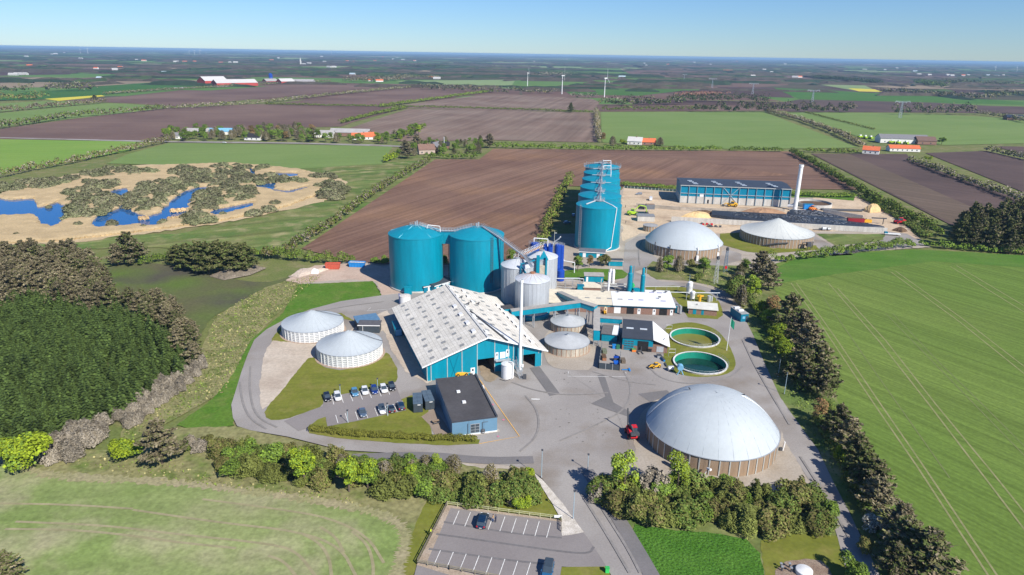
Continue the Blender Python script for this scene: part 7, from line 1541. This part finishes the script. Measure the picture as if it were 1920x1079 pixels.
# reeds as tufts wherever the marsh is neither water nor edge
RE=[(-60,375),(0,368),(60,345),(140,345),(150,332),(215,318),(320,312),(440,308),(560,320),(610,335),(625,345),(600,365),(540,388),(500,398),(420,415),(330,428),(200,444),(100,455),(0,458),(-60,458)]
wat=[[tuple(G(*p)[:2]) for p in w_] for w_ in WAT]
REp=[tuple(G(*p)[:2]) for p in RE]
xs=[p[0] for p in REp]; ys=[p[1] for p in REp]; st=1.5; X0,Y0=min(xs),min(ys); nx=int((max(xs)-X0)/st)+2; ny=int((max(ys)-Y0)/st)+2
from mathutils import noise as mnoise
def reed_at(i,j):
    x,y=X0+(i+.5)*st,Y0+(j+.5)*st; k=mnoise.noise(Vector((x*.12,y*.12,3)))*3
    return inside(REp,x+k,y+k) and not any(inside(w_,x+k*.5,y+k*.5) for w_ in wat)
cell={(i,j) for i in range(nx) for j in range(ny) if reed_at(i,j)}
mb=MB(); vid={}
def rv(i,j,top):
    if (i,j,top) not in vid:
        x,y=X0+i*st,Y0+j*st; edge=not all((i-a,j-b) in cell for a in (0,1) for b in (0,1)); z=0 if not top else (1.0 if edge else 1.55)+mnoise.noise(Vector((x*.5,y*.5,0)))*.35+rnd.uniform(-.04,.04)
        vid[(i,j,top)]=len(mb.v); mb.v.append((x+rnd.uniform(-.35,.35)*top,y+rnd.uniform(-.35,.35)*top,z))
    return vid[(i,j,top)]
for (i,j) in cell:
    mb.f.append((rv(i,j,1),rv(i+1,j,1),rv(i+1,j+1,1),rv(i,j+1,1))); mb.m.append(0)
    for di,dj,p,q in ((-1,0,(i,j+1),(i,j)),(1,0,(i+1,j),(i+1,j+1)),(0,-1,(i,j),(i+1,j)),(0,1,(i+1,j+1),(i,j+1))):
        if (i+di,j+dj) not in cell: mb.f.append((rv(*p,0),rv(*q,0),rv(*q,1),rv(*p,1))); mb.m.append(0)
mr_=noise_mat('standing dry reeds',(.47,.36,.205),rough=.95,var=.13,scale=.12,fine=.13,world=True,spec=.05)
o=mb.build('reeds',mr_,smooth=True,loc=(0,0,.3)); tag(o,'pale dry reeds covering the marsh round the blue ponds','reeds'); o['kind']='stuff'
M_reed=noise_mat('reed islet stems',(.52,.38,.21),scale=.3,var=.1,isl=.15,spec=.05)
for i,(a,b,w_,l) in enumerate([(335,400,3.6,'larger pale reed islet in the blue channel'),(324,416,2.2,'small round reed islet in the blue channel'),(270,415,2.2,'small reed tuft at the channel bend')]):
    g=G(a,b); B=[(g.x+q,g.y+q*.4,.8,w_*.5,w_*.4,1.6) for q in (-w_*.7,0,w_*.7)]; C,N,_=blobs(B,260,.6); me=quads('reed_islet',C-np.array([g.x,g.y,0]),N,.7*nrs.uniform(.7,1.3,len(C)),[M_reed]); o=bpy.data.objects.new('reed_islet',me); COL.objects.link(o); o.location=(g.x,g.y,.5); tag(o,l,'reed islet')
# rough tussocks on the dry verges and meadow
def tufts(name,label,poly,sp,size,mat,seed,up=.6):
    global nrs; nrs=np.random.RandomState(seed); q=fill(poly,sp,.5,seed); C=np.array([(x,y,.5+size*.2) for x,y in q]); N=nrs.normal(size=C.shape)+[0,0,up]
    o=bpy.data.objects.new(name,quads(name,C,N,size*nrs.uniform(.5,1.4,len(C)),mat,U=np.tile([0,0,1.],(len(C),1))+nrs.normal(size=C.shape)*.5)); COL.objects.link(o); tag(o,label,'grass'); o['kind']='stuff'
V_tus=vegmat('straw tussock grass',(.30,.27,.12)); V_tusg=vegmat('green tussock grass',(.15,.20,.04))
tufts('tussock_grass','straw and green tussocks on the bank west of the ring road',[(540,528),(610,515),(570,545),(520,590),(470,640),(440,700),(420,740),(300,800),(215,850),(240,800),(330,730),(385,670),(400,600),(460,560)],.85,.42,[V_tus,V_tusg],201,up=1.3)
tufts('tussock_grass','rough grass between the long shrub belt and the bottom field',[(110,870),(215,850),(300,860),(420,895),(640,925),(700,960),(560,935),(300,905)],1.0,.36,[V_tus,V_tusg],202,up=1.3)
tufts('tussock_grass','rough green verge under the east tree line',[(1395,590),(1425,640),(1470,740),(1540,850),(1600,960),(1660,1079),(1740,1079),(1650,930),(1545,710),(1450,560)],1.0,.4,[V_tusg,V_dgreen],203,up=1.2)
tufts('tussock_grass','rough scrub grass round the two lattice towers',[(1240,512),(1350,505),(1400,505),(1430,560),(1385,570),(1360,548),(1300,530)],1.1,.4,[V_tusg,V_tus],204,up=1.2)

# members of the smaller groups told apart by their place along the row
ORD='first second third fourth fifth sixth seventh eighth ninth tenth eleventh twelfth thirteenth fourteenth fifteenth sixteenth seventeenth eighteenth nineteenth twentieth'.split()
def ordw(i): 
    if i<20: return ORD[i]
    t_=['twenty','thirty','forty','fifty','sixty'][(i+1)//10-2]; u=(i+1)%10
    return (t_+'-'+ORD[u-1]) if u else t_[:-1]+'ieth'
def order_group(grp,fmt):
    m=[o for o in COL.objects if o.get('group')==grp and o.parent is None]
    m.sort(key=lambda o:pix(o.location)[0])
    for i,o in enumerate(m):
        k={'olive':'olive','greenshrub':'green','bare':'bare'}.get('',''); o['label']=fmt.format(ordw(i))
for g_,f_ in (('clump of dark pines','dark green pine, {} from the left in the clump above the worn meadow'),('west end shrubs','olive shrub by the solitary conifer, {} from the left'),
 ('western belt shrubs','budding shrub, {} from the left in the west half of the long belt'),('eastern belt shrubs','budding shrub, {} from the left in the east half of the long belt'),
 ('shrubs south of the huge dome','budding shrub, {} from the left in the belt south of the huge dome'),('pines of the small wood','tall dark pine, {} from the left in the small wood'),
 ('pines at the plantation corner','grey brown pine, {} from the left at the plantation corner'),('rounded grey thicket shrubs','grey bare shrub, {} from the left in the rounded thicket'),('grey thicket shrubs','grey bare shrub, {} from the left in the thicket strip')): order_group(g_,f_)
# ---------------------------------------------------------------- farms, turbines, pylons, far country and the air
def house(label,p,ang,W,D,hw,hr,wm,rm,name='farmhouse',cat='house',chim=True,win=3,group=None,z=.55):
    g=G(*p); t=thing(name,label,cat,(g.x,g.y,z),R(ang),group)
    mb=MB(); mb.add([(0,0,0),(W,0,0),(W,D,0),(0,D,0),(0,0,hw),(W,0,hw),(W,D,hw),(0,D,hw),(0,D/2,hr),(W,D/2,hr)],[(0,1,5,4),(1,2,6,9,5),(2,3,7,6),(3,0,4,8,7)]); mb.build('wall',wm,t)
    mb=MB(); o=.4; 
    for y0,z0,y1,z1 in ((-o,hw-.2,D/2,hr),(D/2,hr,D+o,hw-.2)): slab(mb,-o,W+o,y0,y1,z0,z1,.3)
    r=mb.build('roof',rm,t)
    if chim: MB().box(W*.55,W*.55+1,D/2-.5,D/2+.5,hr-.5,hr+1.3).build('chimney',M_brick,r)
    for i in range(win):
        x=W*(i+.6)/(win+.3); MB().box(x-.6,x+.6,-.05,.0,.9,2.2).build('window',M_glass,t)
    return t
M_wh=noise_mat('white rendered wall',(.75,.74,.70),var=.06); M_rbr=noise_mat('red barn boards',(.42,.06,.05),var=.12,scale=.3); M_ybr=noise_mat('pale brick',(.50,.40,.28),var=.1); M_eter=noise_mat('grey barn roof',(.36,.35,.34),var=.1,scale=.2); M_shin=noise_mat('pale shining barn roof',(.55,.54,.52),var=.05,scale=.2); M_blkr=noise_mat('black roof',(.03,.03,.035))
house('orange roofed brick farmhouse behind the light green field',(660,263.5),12,22,9,3.0,6.6,M_wh,M_otile)
house('second orange roofed wing crossing behind the farmhouse',(682,262),35,14,8,3.0,6.2,M_brick,M_otile,win=2)
house('long grey barn left of the orange roofed farmhouse',(618,256),-4,44,14,4,7.5,M_brick,M_eter,'barn','barn',False,5)
house('grey barn with white gable at the left of the farmyard trees',(590,259),4,20,11,4,7,M_wh,M_eter,'barn','barn',False,2)
house('barn with a white and pale blue roof among garden trees',(388,254),8,30,11,3.5,6.5,M_wh,M_bluro,'barn','barn',False,3)
house('grey roofed barn left of the pale blue roof',(345,254),4,26,10,3.5,6.5,M_brick,M_eter,'barn','barn',False,2)
house('dark roofed house with a white porch by the lane',(458,264),-6,17,9,3,6.4,M_wh,M_blkr)
house('small pale house at the left of the farm garden trees',(322,262),15,11,8,3,6,M_wh,M_gtile)
house('brown brick house with a pale gable, above the field corner',(786,291),18,15,9,4,8.5,noise_mat('mottled pale brick',(.45,.36,.30),var=.2,scale=1),noise_mat('brown roof',(.20,.12,.09),var=.15))
house('grey roofed brick house with a tall white pole',(820,287),75,15,9,4,8.5,M_brick,M_gtile)
house('low dark barn behind the grey roofed brick house',(808,280),4,18,9,3,6,M_brick,M_blkr,'barn','barn',False,1)
house('white house with solar panels beside the lane hedge',(1176,272),-20,15,9,3.6,7.6,M_wh,M_shin)
house('small house with a bright orange roof beside the lane hedge',(1201,273),-3,16,10,3,6.4,M_brick,M_otile,win=2)
house('white gabled house with orange roof at the field lane',(1616,289),-30,15,10,3.6,7,M_wh,M_otile)
house('long white stable with an orange roof by the machine yard',(1668,285),-5,30,10,3.2,6,M_wh,M_otile,'stable','stable',False,6)
house('long white barn with a dark blue gable end',(1650,269),-6,52,16,5,9,M_wh,M_gtile,'barn','barn',False,6)
house('brown brick barn at the right of the machine yard',(1720,272),-6,20,14,4,8,M_brick,noise_mat('dull brown roof',(.16,.10,.08)),'barn','barn',False,2)
house('low dark barn at the far right edge of the green field',(1888,226),-4,26,12,4,8,M_brick,noise_mat('navy barn roof',(.02,.03,.06)),'barn','barn',False,0)
g=G(833,284); t=thing('radio_pole','tall thin pole behind the grey roofed brick house','pole',(g.x,g.y,.5)); MB().tube((0,0,0),(0,0,13),.25,6).build('pole_body',M_white,t); MB().box(-.6,.6,-.1,.1,12,12.3).build('antenna',M_steel,t)
for i,(x,y) in enumerate([(1612,260),(1622,261),(1632,262),(1672,270),(1684,271),(1693,269),(1698,272)]):
    g=G(x,y); t=thing('farm_machine','lime and white farm machine parked among others in the machine yard','farm machine',(g.x,g.y,.55),rnd.uniform(0,3),'farm machines in the yard'); MB().box(-3,3,-1.2,1.2,.8,2.6).build('body',M_lime,t); MB().box(-1,1.2,-1,1,2.6,4).build('cab',M_white,t); MB().tube((-2,-1.3,.9),(-2,1.3,.9),.9,8).tube((2,-1.3,.7),(2,1.3,.7),.7,8).build('wheel',M_rub,t)
order_group('farm machines in the yard','lime and white farm machine in the yard, {} from the left')
# red farm
house('largest red gabled barn with a pale roof at the red farm',(385,160),48,62,46,10,20,M_rbr,M_shin,'barn','barn',False,0)
house('long open sided red gabled barn in front at the red farm',(407,163),42,105,40,8,16,M_rbr,M_shin,'barn','barn',False,0)
g=house('short red gable barn right of the long open barn',(528,158.5),45,40,30,7,14,M_rbr,M_shin,'barn','barn',False,0); house('small red gable barn at the right end of the red farm',(500,158),45,34,26,7,13,M_rbr,M_eter,'barn','barn',False,0)
house('low grey shed past the right end of the red farm',(548,156),0,60,24,5,10,M_eter,M_eter,'barn','barn',False,0)
g=G(508,150); t=thing('farm_silo','dark blue silo at the red farm','silo',(g.x,g.y,.5)); MB().lathe([(6,0),(6,17),(0,20)],20).build('shell',M_navy,t,smooth=True); MB().lathe([(6.1,5),(6.3,5.3),(6.1,5.6)],20).build('band',M_steel,t)
strips('concrete_apron',[[(325,165.5),(380,164.6),(420,163.4),(460,162)]],16,M_wpanel,1.0)
for g_,f_ in (): pass
# wind turbines
def turbine(label,p,pt,ang=20,blade=None,group='wind turbines'):
    g=G(*p); h=hgt(*p,pt); t=thing('wind_turbine',label,'wind turbine',(g.x,g.y,.3),R(ang),group); r=h*.028
    MB().lathe([(r,0),(r*.55,h)],14).build('tower',M_white,t,smooth=True); MB().box(-h*.05,h*.1,-h*.028,h*.028,h-.01*h,h+h*.045).build('nacelle',M_white,t)
    bl=blade or h*.5; hub=Vector((h*.12,0,h+h*.02)); MB().lathe([(0,0),(h*.02,h*.01),(h*.02,h*.03),(0,h*.045)],8).build('hub',M_white,t,loc=hub-Vector((0,0,h*.02)))
    for k in range(3):
        a=k*2.094+ang*.13; d=Vector((0,math.cos(a),math.sin(a))); e=d.cross(Vector((1,0,0))); w_=h*.026
        mb=MB(); q0=hub; q1=hub+d*bl; th=Vector((h*.006,0,0))
        mb.add([q0-e*w_,q0+e*w_,q1+e*w_*.25,q1-e*w_*.25,q0-e*w_+th,q0+e*w_+th,q1+e*w_*.25+th,q1-e*w_*.25+th],[(0,3,2,1),(4,5,6,7),(0,1,5,4),(1,2,6,5),(2,3,7,6),(3,0,4,7)]); mb.build('blade',M_white,t)
turbine('left of the three white wind turbines, farthest off',(989,162),138,8); turbine('middle one of the three white wind turbines, on its grass track',(1053.5,177),143,-4); turbine('right of the three white wind turbines, behind the dark wood',(1133,183),148,12)
for i,(x,y,pt) in enumerate([(151,101,92.5),(165,101.5,92),(355,103,95.5),(365,103,95),(375.5,103.5,95),(622,103,97.5),(1866,134,126),(1906,136,127)]): turbine(['tiny turbine on the hazy left skyline, left of two','tiny turbine on the hazy left skyline, right of two','tiny skyline turbine, first of a trio','tiny skyline turbine, second of a trio','tiny skyline turbine, third of a trio','lone tiny turbine on the skyline above the village','distant pale turbine far right, left of two','distant pale turbine far right, right of two'][i],(x,y),pt,10+i*17)
# pylons
M_pyl=noise_mat('pale galvanised pylon',(.45,.50,.55),rough=.5,metal=.2)
def pylon(label,p,pt,ang):
    g=G(*p); h=hgt(*p,pt); t=thing('power_pylon',label,'pylon',(g.x,g.y,.3),R(ang),'power line pylons'); mb=MB(); w_=h*.09; n=7; r=.22*h/24
    C=lambda z:[(sx*w_*(1-.75*z/h),sy*w_*(1-.75*z/h),z) for sx,sy in ((-1,-1),(1,-1),(1,1),(-1,1))]
    for k in range(n):
        a=C(h*k/n); b=C(h*(k+1)/n)
        for i in range(4): mb.tube(a[i],b[i],r,3); mb.tube(a[i],b[(i+1)%4],r*.6,3)
    mb.build('lattice',M_pyl,t); mb=MB(); s=h*.42
    for sg in (-1,1): mb.tube((0,0,h*.93),(sg*s,0,h*1.0),r*1.2,3); mb.tube((0,0,h),(sg*s,0,h*1.03),r,3); mb.tube((sg*s,0,h*1.0),(sg*s,0,h*.92),r*1.6,3); mb.tube((sg*s*.5,0,h*.97),(sg*s*.5,0,h*.9),r*1.6,3)
    mb.build('cross_arm',M_pyl,t)
pylon('nearest lattice pylon standing in the right green crop',(1687,222),191,-8); pylon('second lattice pylon, at the right end of the dark wood strip',(1522,196),170,-8); pylon('third lattice pylon, over the dark brown field',(1411,177),157,-8); pylon('fourth lattice pylon, fading behind the rust coloured wood',(1335,165),148,-8); pylon('farthest lattice pylon, a faint line right of the turbines',(1283,150),140,-8)
# mid distance trees round the farms
def grove(lab,grp,poly,sp,hh,keys,seed,wd=1.0):
    for x,y in fill(poly,sp,.4,seed): tree(rnd.choice(keys),x,y,rnd.uniform(*hh),lab,grp,wd,z=.45)
grove('mixed garden tree around the pale blue roofed barn','garden trees of the left farm',[(285,262),(330,250),(360,246),(430,252),(430,264),(380,266),(290,268)],14,(7,11),['green','lime','bare','green'],51,1.2)
grove('mixed roadside tree between the left farm and the orange roofed farm','trees between the two farms',[(430,262),(440,250),(560,246),(600,256),(600,268),(520,268),(440,267)],13,(8,12),['bare','green','copper','bare','green'],52,1.2)
grove('garden tree around the orange roofed farmhouse','garden trees of the orange roofed farm',[(600,268),(615,262),(700,266),(740,258),(780,246),(795,250),(755,270),(680,271)],13,(7,11),['bare','green','lime','green'],53,1.2)
grove('garden tree in the yard of the brown brick house','garden trees of the brick house',[(745,300),(760,282),(790,272),(905,268),(918,282),(900,295),(850,292),(800,290),(770,302)],15,(6,10),['green','bare','pine','greenshrub'],54,1.0)
for (a,b,c,k,l,w_) in [(760,288,262,'pinegrey','tall dark tree at the left of the brick house',1.3),(782,282,252,'pinegrey','tallest dark tree behind the brick house drive',1.3),(918,278,250,'pinegrey','big dark tree at the garden corner by the lane hedge',1.2),(765,298,270,'pinegrey','dark leaning tree where the garden meets the light green field',1.2),(586,266,245,'pinegreen','dark green conifer left of the farmyard',1.1),(752,256,241,'lime','bright lime tree right of the orange roofed farmhouse',1.2),(1148,274,256,'bare','bare tree left of the white solar roofed house',1.2),(1237,274,258,'bare','bare tree right of the bright orange roof',1.4),(1168,273,262,'limeshrub','yellow shrub before the white solar roofed house',1.2),(1765,272,257,'green','broad yellow green tree right of the machine yard',1.6),(1740,302,292,'limeshrub','yellow bush on the slanting grey hedgerow',1.3),(1070,212,192,'pinegreen','pointed dark spruce at the end of the long low hedge',.9),(1130,268,248,'copper','orange brown bush at the foot of the tall narrow hedge',1.0),(178,190,178,'pine','clump tree at the yellow rape edge',1.5)]:
    g=G(a,b); tree(k,g.x,g.y,max(3,hgt(a,b,c)),l,None,w_,z=.45)
for g_,f_ in (('garden trees of the left farm','garden tree, {} from the left around the pale blue roofed barn'),('trees between the two farms','roadside tree, {} from the left between the two lane farms'),('garden trees of the orange roofed farm','garden tree, {} from the left at the orange roofed farmhouse'),('garden trees of the brick house','garden tree, {} from the left in the brick house yard')): order_group(g_,f_)
# tree belts in the middle distance: one object each
V_pineg=vegmat('dark evergreen belt',(.05,.075,.028))
WB=[('wood','dark mixed wood strip behind the bright green field',[(1135,199),(1200,198),(1280,197)],26,15,2.2,[V_pineg,V_grey,V_olive,V_pineg],70),('wood','long dark tree strip right of the bright green field',[(1303,211),(1400,211),(1500,212),(1600,212)],16,15,1.8,[V_pine2,V_pineg,V_pineg],90),
('wood','dark evergreen belt behind the long tree strip',[(1262,193),(1330,191),(1440,194)],28,15,2.0,[V_pineg,V_pineg],70),('wood','isolated row of dark trees in the right fields',[(1672,216),(1730,216),(1828,216)],12,16,1.7,[V_pine2,V_pineg],60),
('wood','wood strip left of the three turbines',[(790,168),(850,171),(930,175),(1010,176),(1040,176)],24,13,2.4,[V_grey,V_pineg,V_olive2],34),('wood','rounded olive wood at the left picture edge',[(-20,190),(30,189),(82,188)],26,12,2.2,[V_olive,V_dgreen,V_olive2],60),
('wood','wood island in the lush crop on the left',[(85,171),(120,171),(178,170)],26,14,2.4,[V_grey,V_pineg,V_olive],50),('wood','small row of dark trees at the left',[(0,174),(40,173),(60,173)],16,13,2.4,[V_pineg,V_pine],40),
('wood','grey leafless wood by the far road bend',[(650,154),(720,153),(755,151)],40,15,3,[V_grey,V_olive2],40),('wood','dark wood patch beside the middle turbine',[(1015,143),(1040,142),(1070,142)],60,14,3.5,[V_grey,V_pineg],30),
('wood','rusty brown young wood behind the evergreens',[(1285,180),(1320,178),(1345,177)],60,7,2.6,[vegmat('rusty young wood',(.24,.13,.09))],50),('wood','dark green shelter belt slanting over the right fields',[(1525,147),(1580,152),(1650,158)],40,15,3.5,[V_pineg],40),
('wood','dark pine belt at the right of the flowering rape',[(1718,158),(1740,161),(1772,165)],36,16,3.2,[V_pineg,V_dgreen],40),('wood','broad dark forest block on the right',[(1770,156),(1830,159),(1900,162)],90,15,4,[V_pineg,V_pine],40),
('wood','brown scrub wood below the flowering rape',[(1655,173),(1720,177),(1790,183),(1860,187)],30,11,3,[V_grey,V_olive2,V_pineg],34),('wood','dark wood at the right picture edge',[(1850,182),(1900,182),(1940,184)],50,15,3,[V_pineg,V_pine],40),
('wood','garden wood around the distant white farm',[(745,147),(790,148),(830,148)],40,12,3,[V_olive,V_grey],30),('wood','dark spinney beyond the pale crop',[(760,126),(800,127),(835,126)],60,15,4.5,[V_pineg],30),
('wood','small dark hedge wood by the right turbine foot',[(1070,184),(1100,184),(1120,184)],12,9,1.8,[V_pineg,V_grey],30)]
for i,(nm,l,ln,wd,hh,lf,ms,n) in enumerate(WB): hedge(nm,l,ln,wd,hh,lf,ms,n,.4,seed=80+i,z=.4,cat='wood')
# far woodland: bumpy ridges of trees out to the horizon, one mass
mats=[vegmat('far dark wood',(.028,.045,.024),isl=.2),vegmat('far leafless wood',(.065,.055,.042),isl=.2),vegmat('far green wood',(.045,.07,.026),isl=.2)]
mb=MB(); rr=random.Random(9)
def ridge(x,y,L_,D_,h,ang,mi):
    c,s=math.cos(ang),math.sin(ang); n=max(3,int(L_/(14+y*.004))); fr=[];bk=[];tp=[]
    for k in range(n+1):
        u=(k/n-.5)*L_; f=1 if 0<k<n else .3
        fr.append((x+c*u+s*D_/2,y+s*u-c*D_/2,0)); bk.append((x+c*u-s*D_/2,y+s*u+c*D_/2,0)); tp.append((x+c*u+rr.uniform(-3,3),y+s*u+rr.uniform(-4,4),h*f*rr.uniform(.65,1.2)))
    for k in range(n): 
        mb.add([fr[k],fr[k+1],tp[k+1],tp[k]],[(0,1,2,3)],mi); mb.add([bk[k+1],bk[k],tp[k],tp[k+1]],[(0,1,2,3)],mi)
for k in range(1900):
    y=1700*math.exp(rr.random()**.8*3.0); x=rr.uniform(-.85,.85)*y
    p=pix((x,y,0)); 
    if y<2600 and rr.random()<.65: continue
    ridge(x,y,rr.uniform(60,420)*(1+y/9000),rr.uniform(8,30)*(1+y/6000),rr.uniform(5,9),rr.choice((0,0,0,.1,-.12,1.1,1.5))+rr.uniform(-.12,.12),rr.choice((0,0,1,1,1,2)))
o=mb.build('far_woodland',mats); o.location=(0,0,.4); tag(o,'hazy far hedges and woods reaching to the horizon','woodland'); o['kind']='stuff'
# distant houses and barns
rr=random.Random(21)
FHp=[(735,112,0),(742,109,0),(716,108,1),(600,107,0),(648,116,2),(662,117,2),(700,115,1),(752,113,0),(775,115,2),(805,148,2),(812,149,0),(1000,117,0),(1060,112,0),(1160,146,3),(1210,124,0),(1207,120,0),(1250,122,1),(1300,118,0),(1330,122,0),(1356,134,2),(1365,134,1),(1404,137,0),(1430,132,0),(1408,144,0),(1444,137,0),(1485,146,0),(1495,146,2),(1470,121,0),(1380,116,1),
 (1617,132,0),(1657,132,0),(1680,129,0),(1720,141,0),(1740,142,0),(1775,142,0),(1782,143,0),(1803,143,2),(1814,143,0),(1850,143,3),(1865,144,3),(1880,143,0),(1712,135,3),(95,103,0),(100,102,0),(50,125,2),(15,142,0),(25,141,0),(40,141,0),(147,111,0),(253,114,0),(265,115,2),(220,128,2),(175,130,2),(302,138,3),(180,149,3),(325,117,0),(342,117,1),(362,117,1),(410,119,1),(428,118,0),(437,118,0),(505,114,1),(566,122,0),(575,120,0),(605,117,0),(612,127,0),(622,127,0),(690,153,2),(705,154,2),(655,141,3),(210,132,0),(45,107,0),(118,100,0),(385,101,0),(520,110,0)]
M_dw=noise_mat('dull white far wall',(.5,.5,.48)); hm=[(M_dw,noise_mat('far pale roof',(.42,.42,.41))),(M_brick,noise_mat('faded red roofs',(.45,.14,.09))),(M_wh,M_otile),(M_eter,noise_mat('pale blue barn roof',(.4,.5,.56)))]
lb=['pale roofed white building far off in the hazy fields','red roofed brick house far off in the hazy fields','white house with an orange roof far off in the hazy fields','blue grey barn far off in the hazy fields']
for x,y,k in FHp:
    g=G(x,y); d=g.length; W_=rr.uniform(11,22)*(1+d/9000); t=house(lb[k],(x,y),rr.uniform(-25,25),W_,8*(1+d/12000),3*(1+d/12000),6*(1+d/12000),hm[k][0],hm[k][1],'distant_house' if k in(1,2) else 'distant_barn','house' if k in (1,2) else 'barn',False,0,group=['far white buildings','far red roofed houses','far orange roofed houses','far blue grey barns'][k])
for q_,f_ in zip(['far white buildings','far red roofed houses','far orange roofed houses','far blue grey barns'],['white building on the hazy plain, {} from the left','red roofed brick house on the hazy plain, {} from the left','orange roofed white house on the hazy plain, {} from the left','blue grey barn on the hazy plain, {} from the left']): order_group(q_,f_)
g=G(564,124); t=thing('church_tower','slender white tower beyond the red farm','tower',(g.x,g.y,.4)); MB().lathe([(6,0),(5,30),(0,50)],8).build('shaft',M_dw,t); MB().box(-12,12,-7,7,0,8).build('nave',M_dw,t)
# air
hz=bpy.data.materials.new('thin blue haze'); hz.use_nodes=True; N=hz.node_tree.nodes; N.clear(); ou=N.new('ShaderNodeOutputMaterial'); pv=N.new('ShaderNodeVolumePrincipled'); pv.inputs['Color'].default_value=(.42,.69,1.0,1); pv.inputs['Density'].default_value=6e-5; pv.inputs['Anisotropy'].default_value=0; hz.node_tree.links.new(pv.outputs[0],ou.inputs['Volume'])
mb=MB().box(-42500,42500,-2500,42500,-3.0,92.0); o=mb.build('haze',hz); struct(o,'stuff'); tag(o,'thin blue haze over the distant fields','haze')
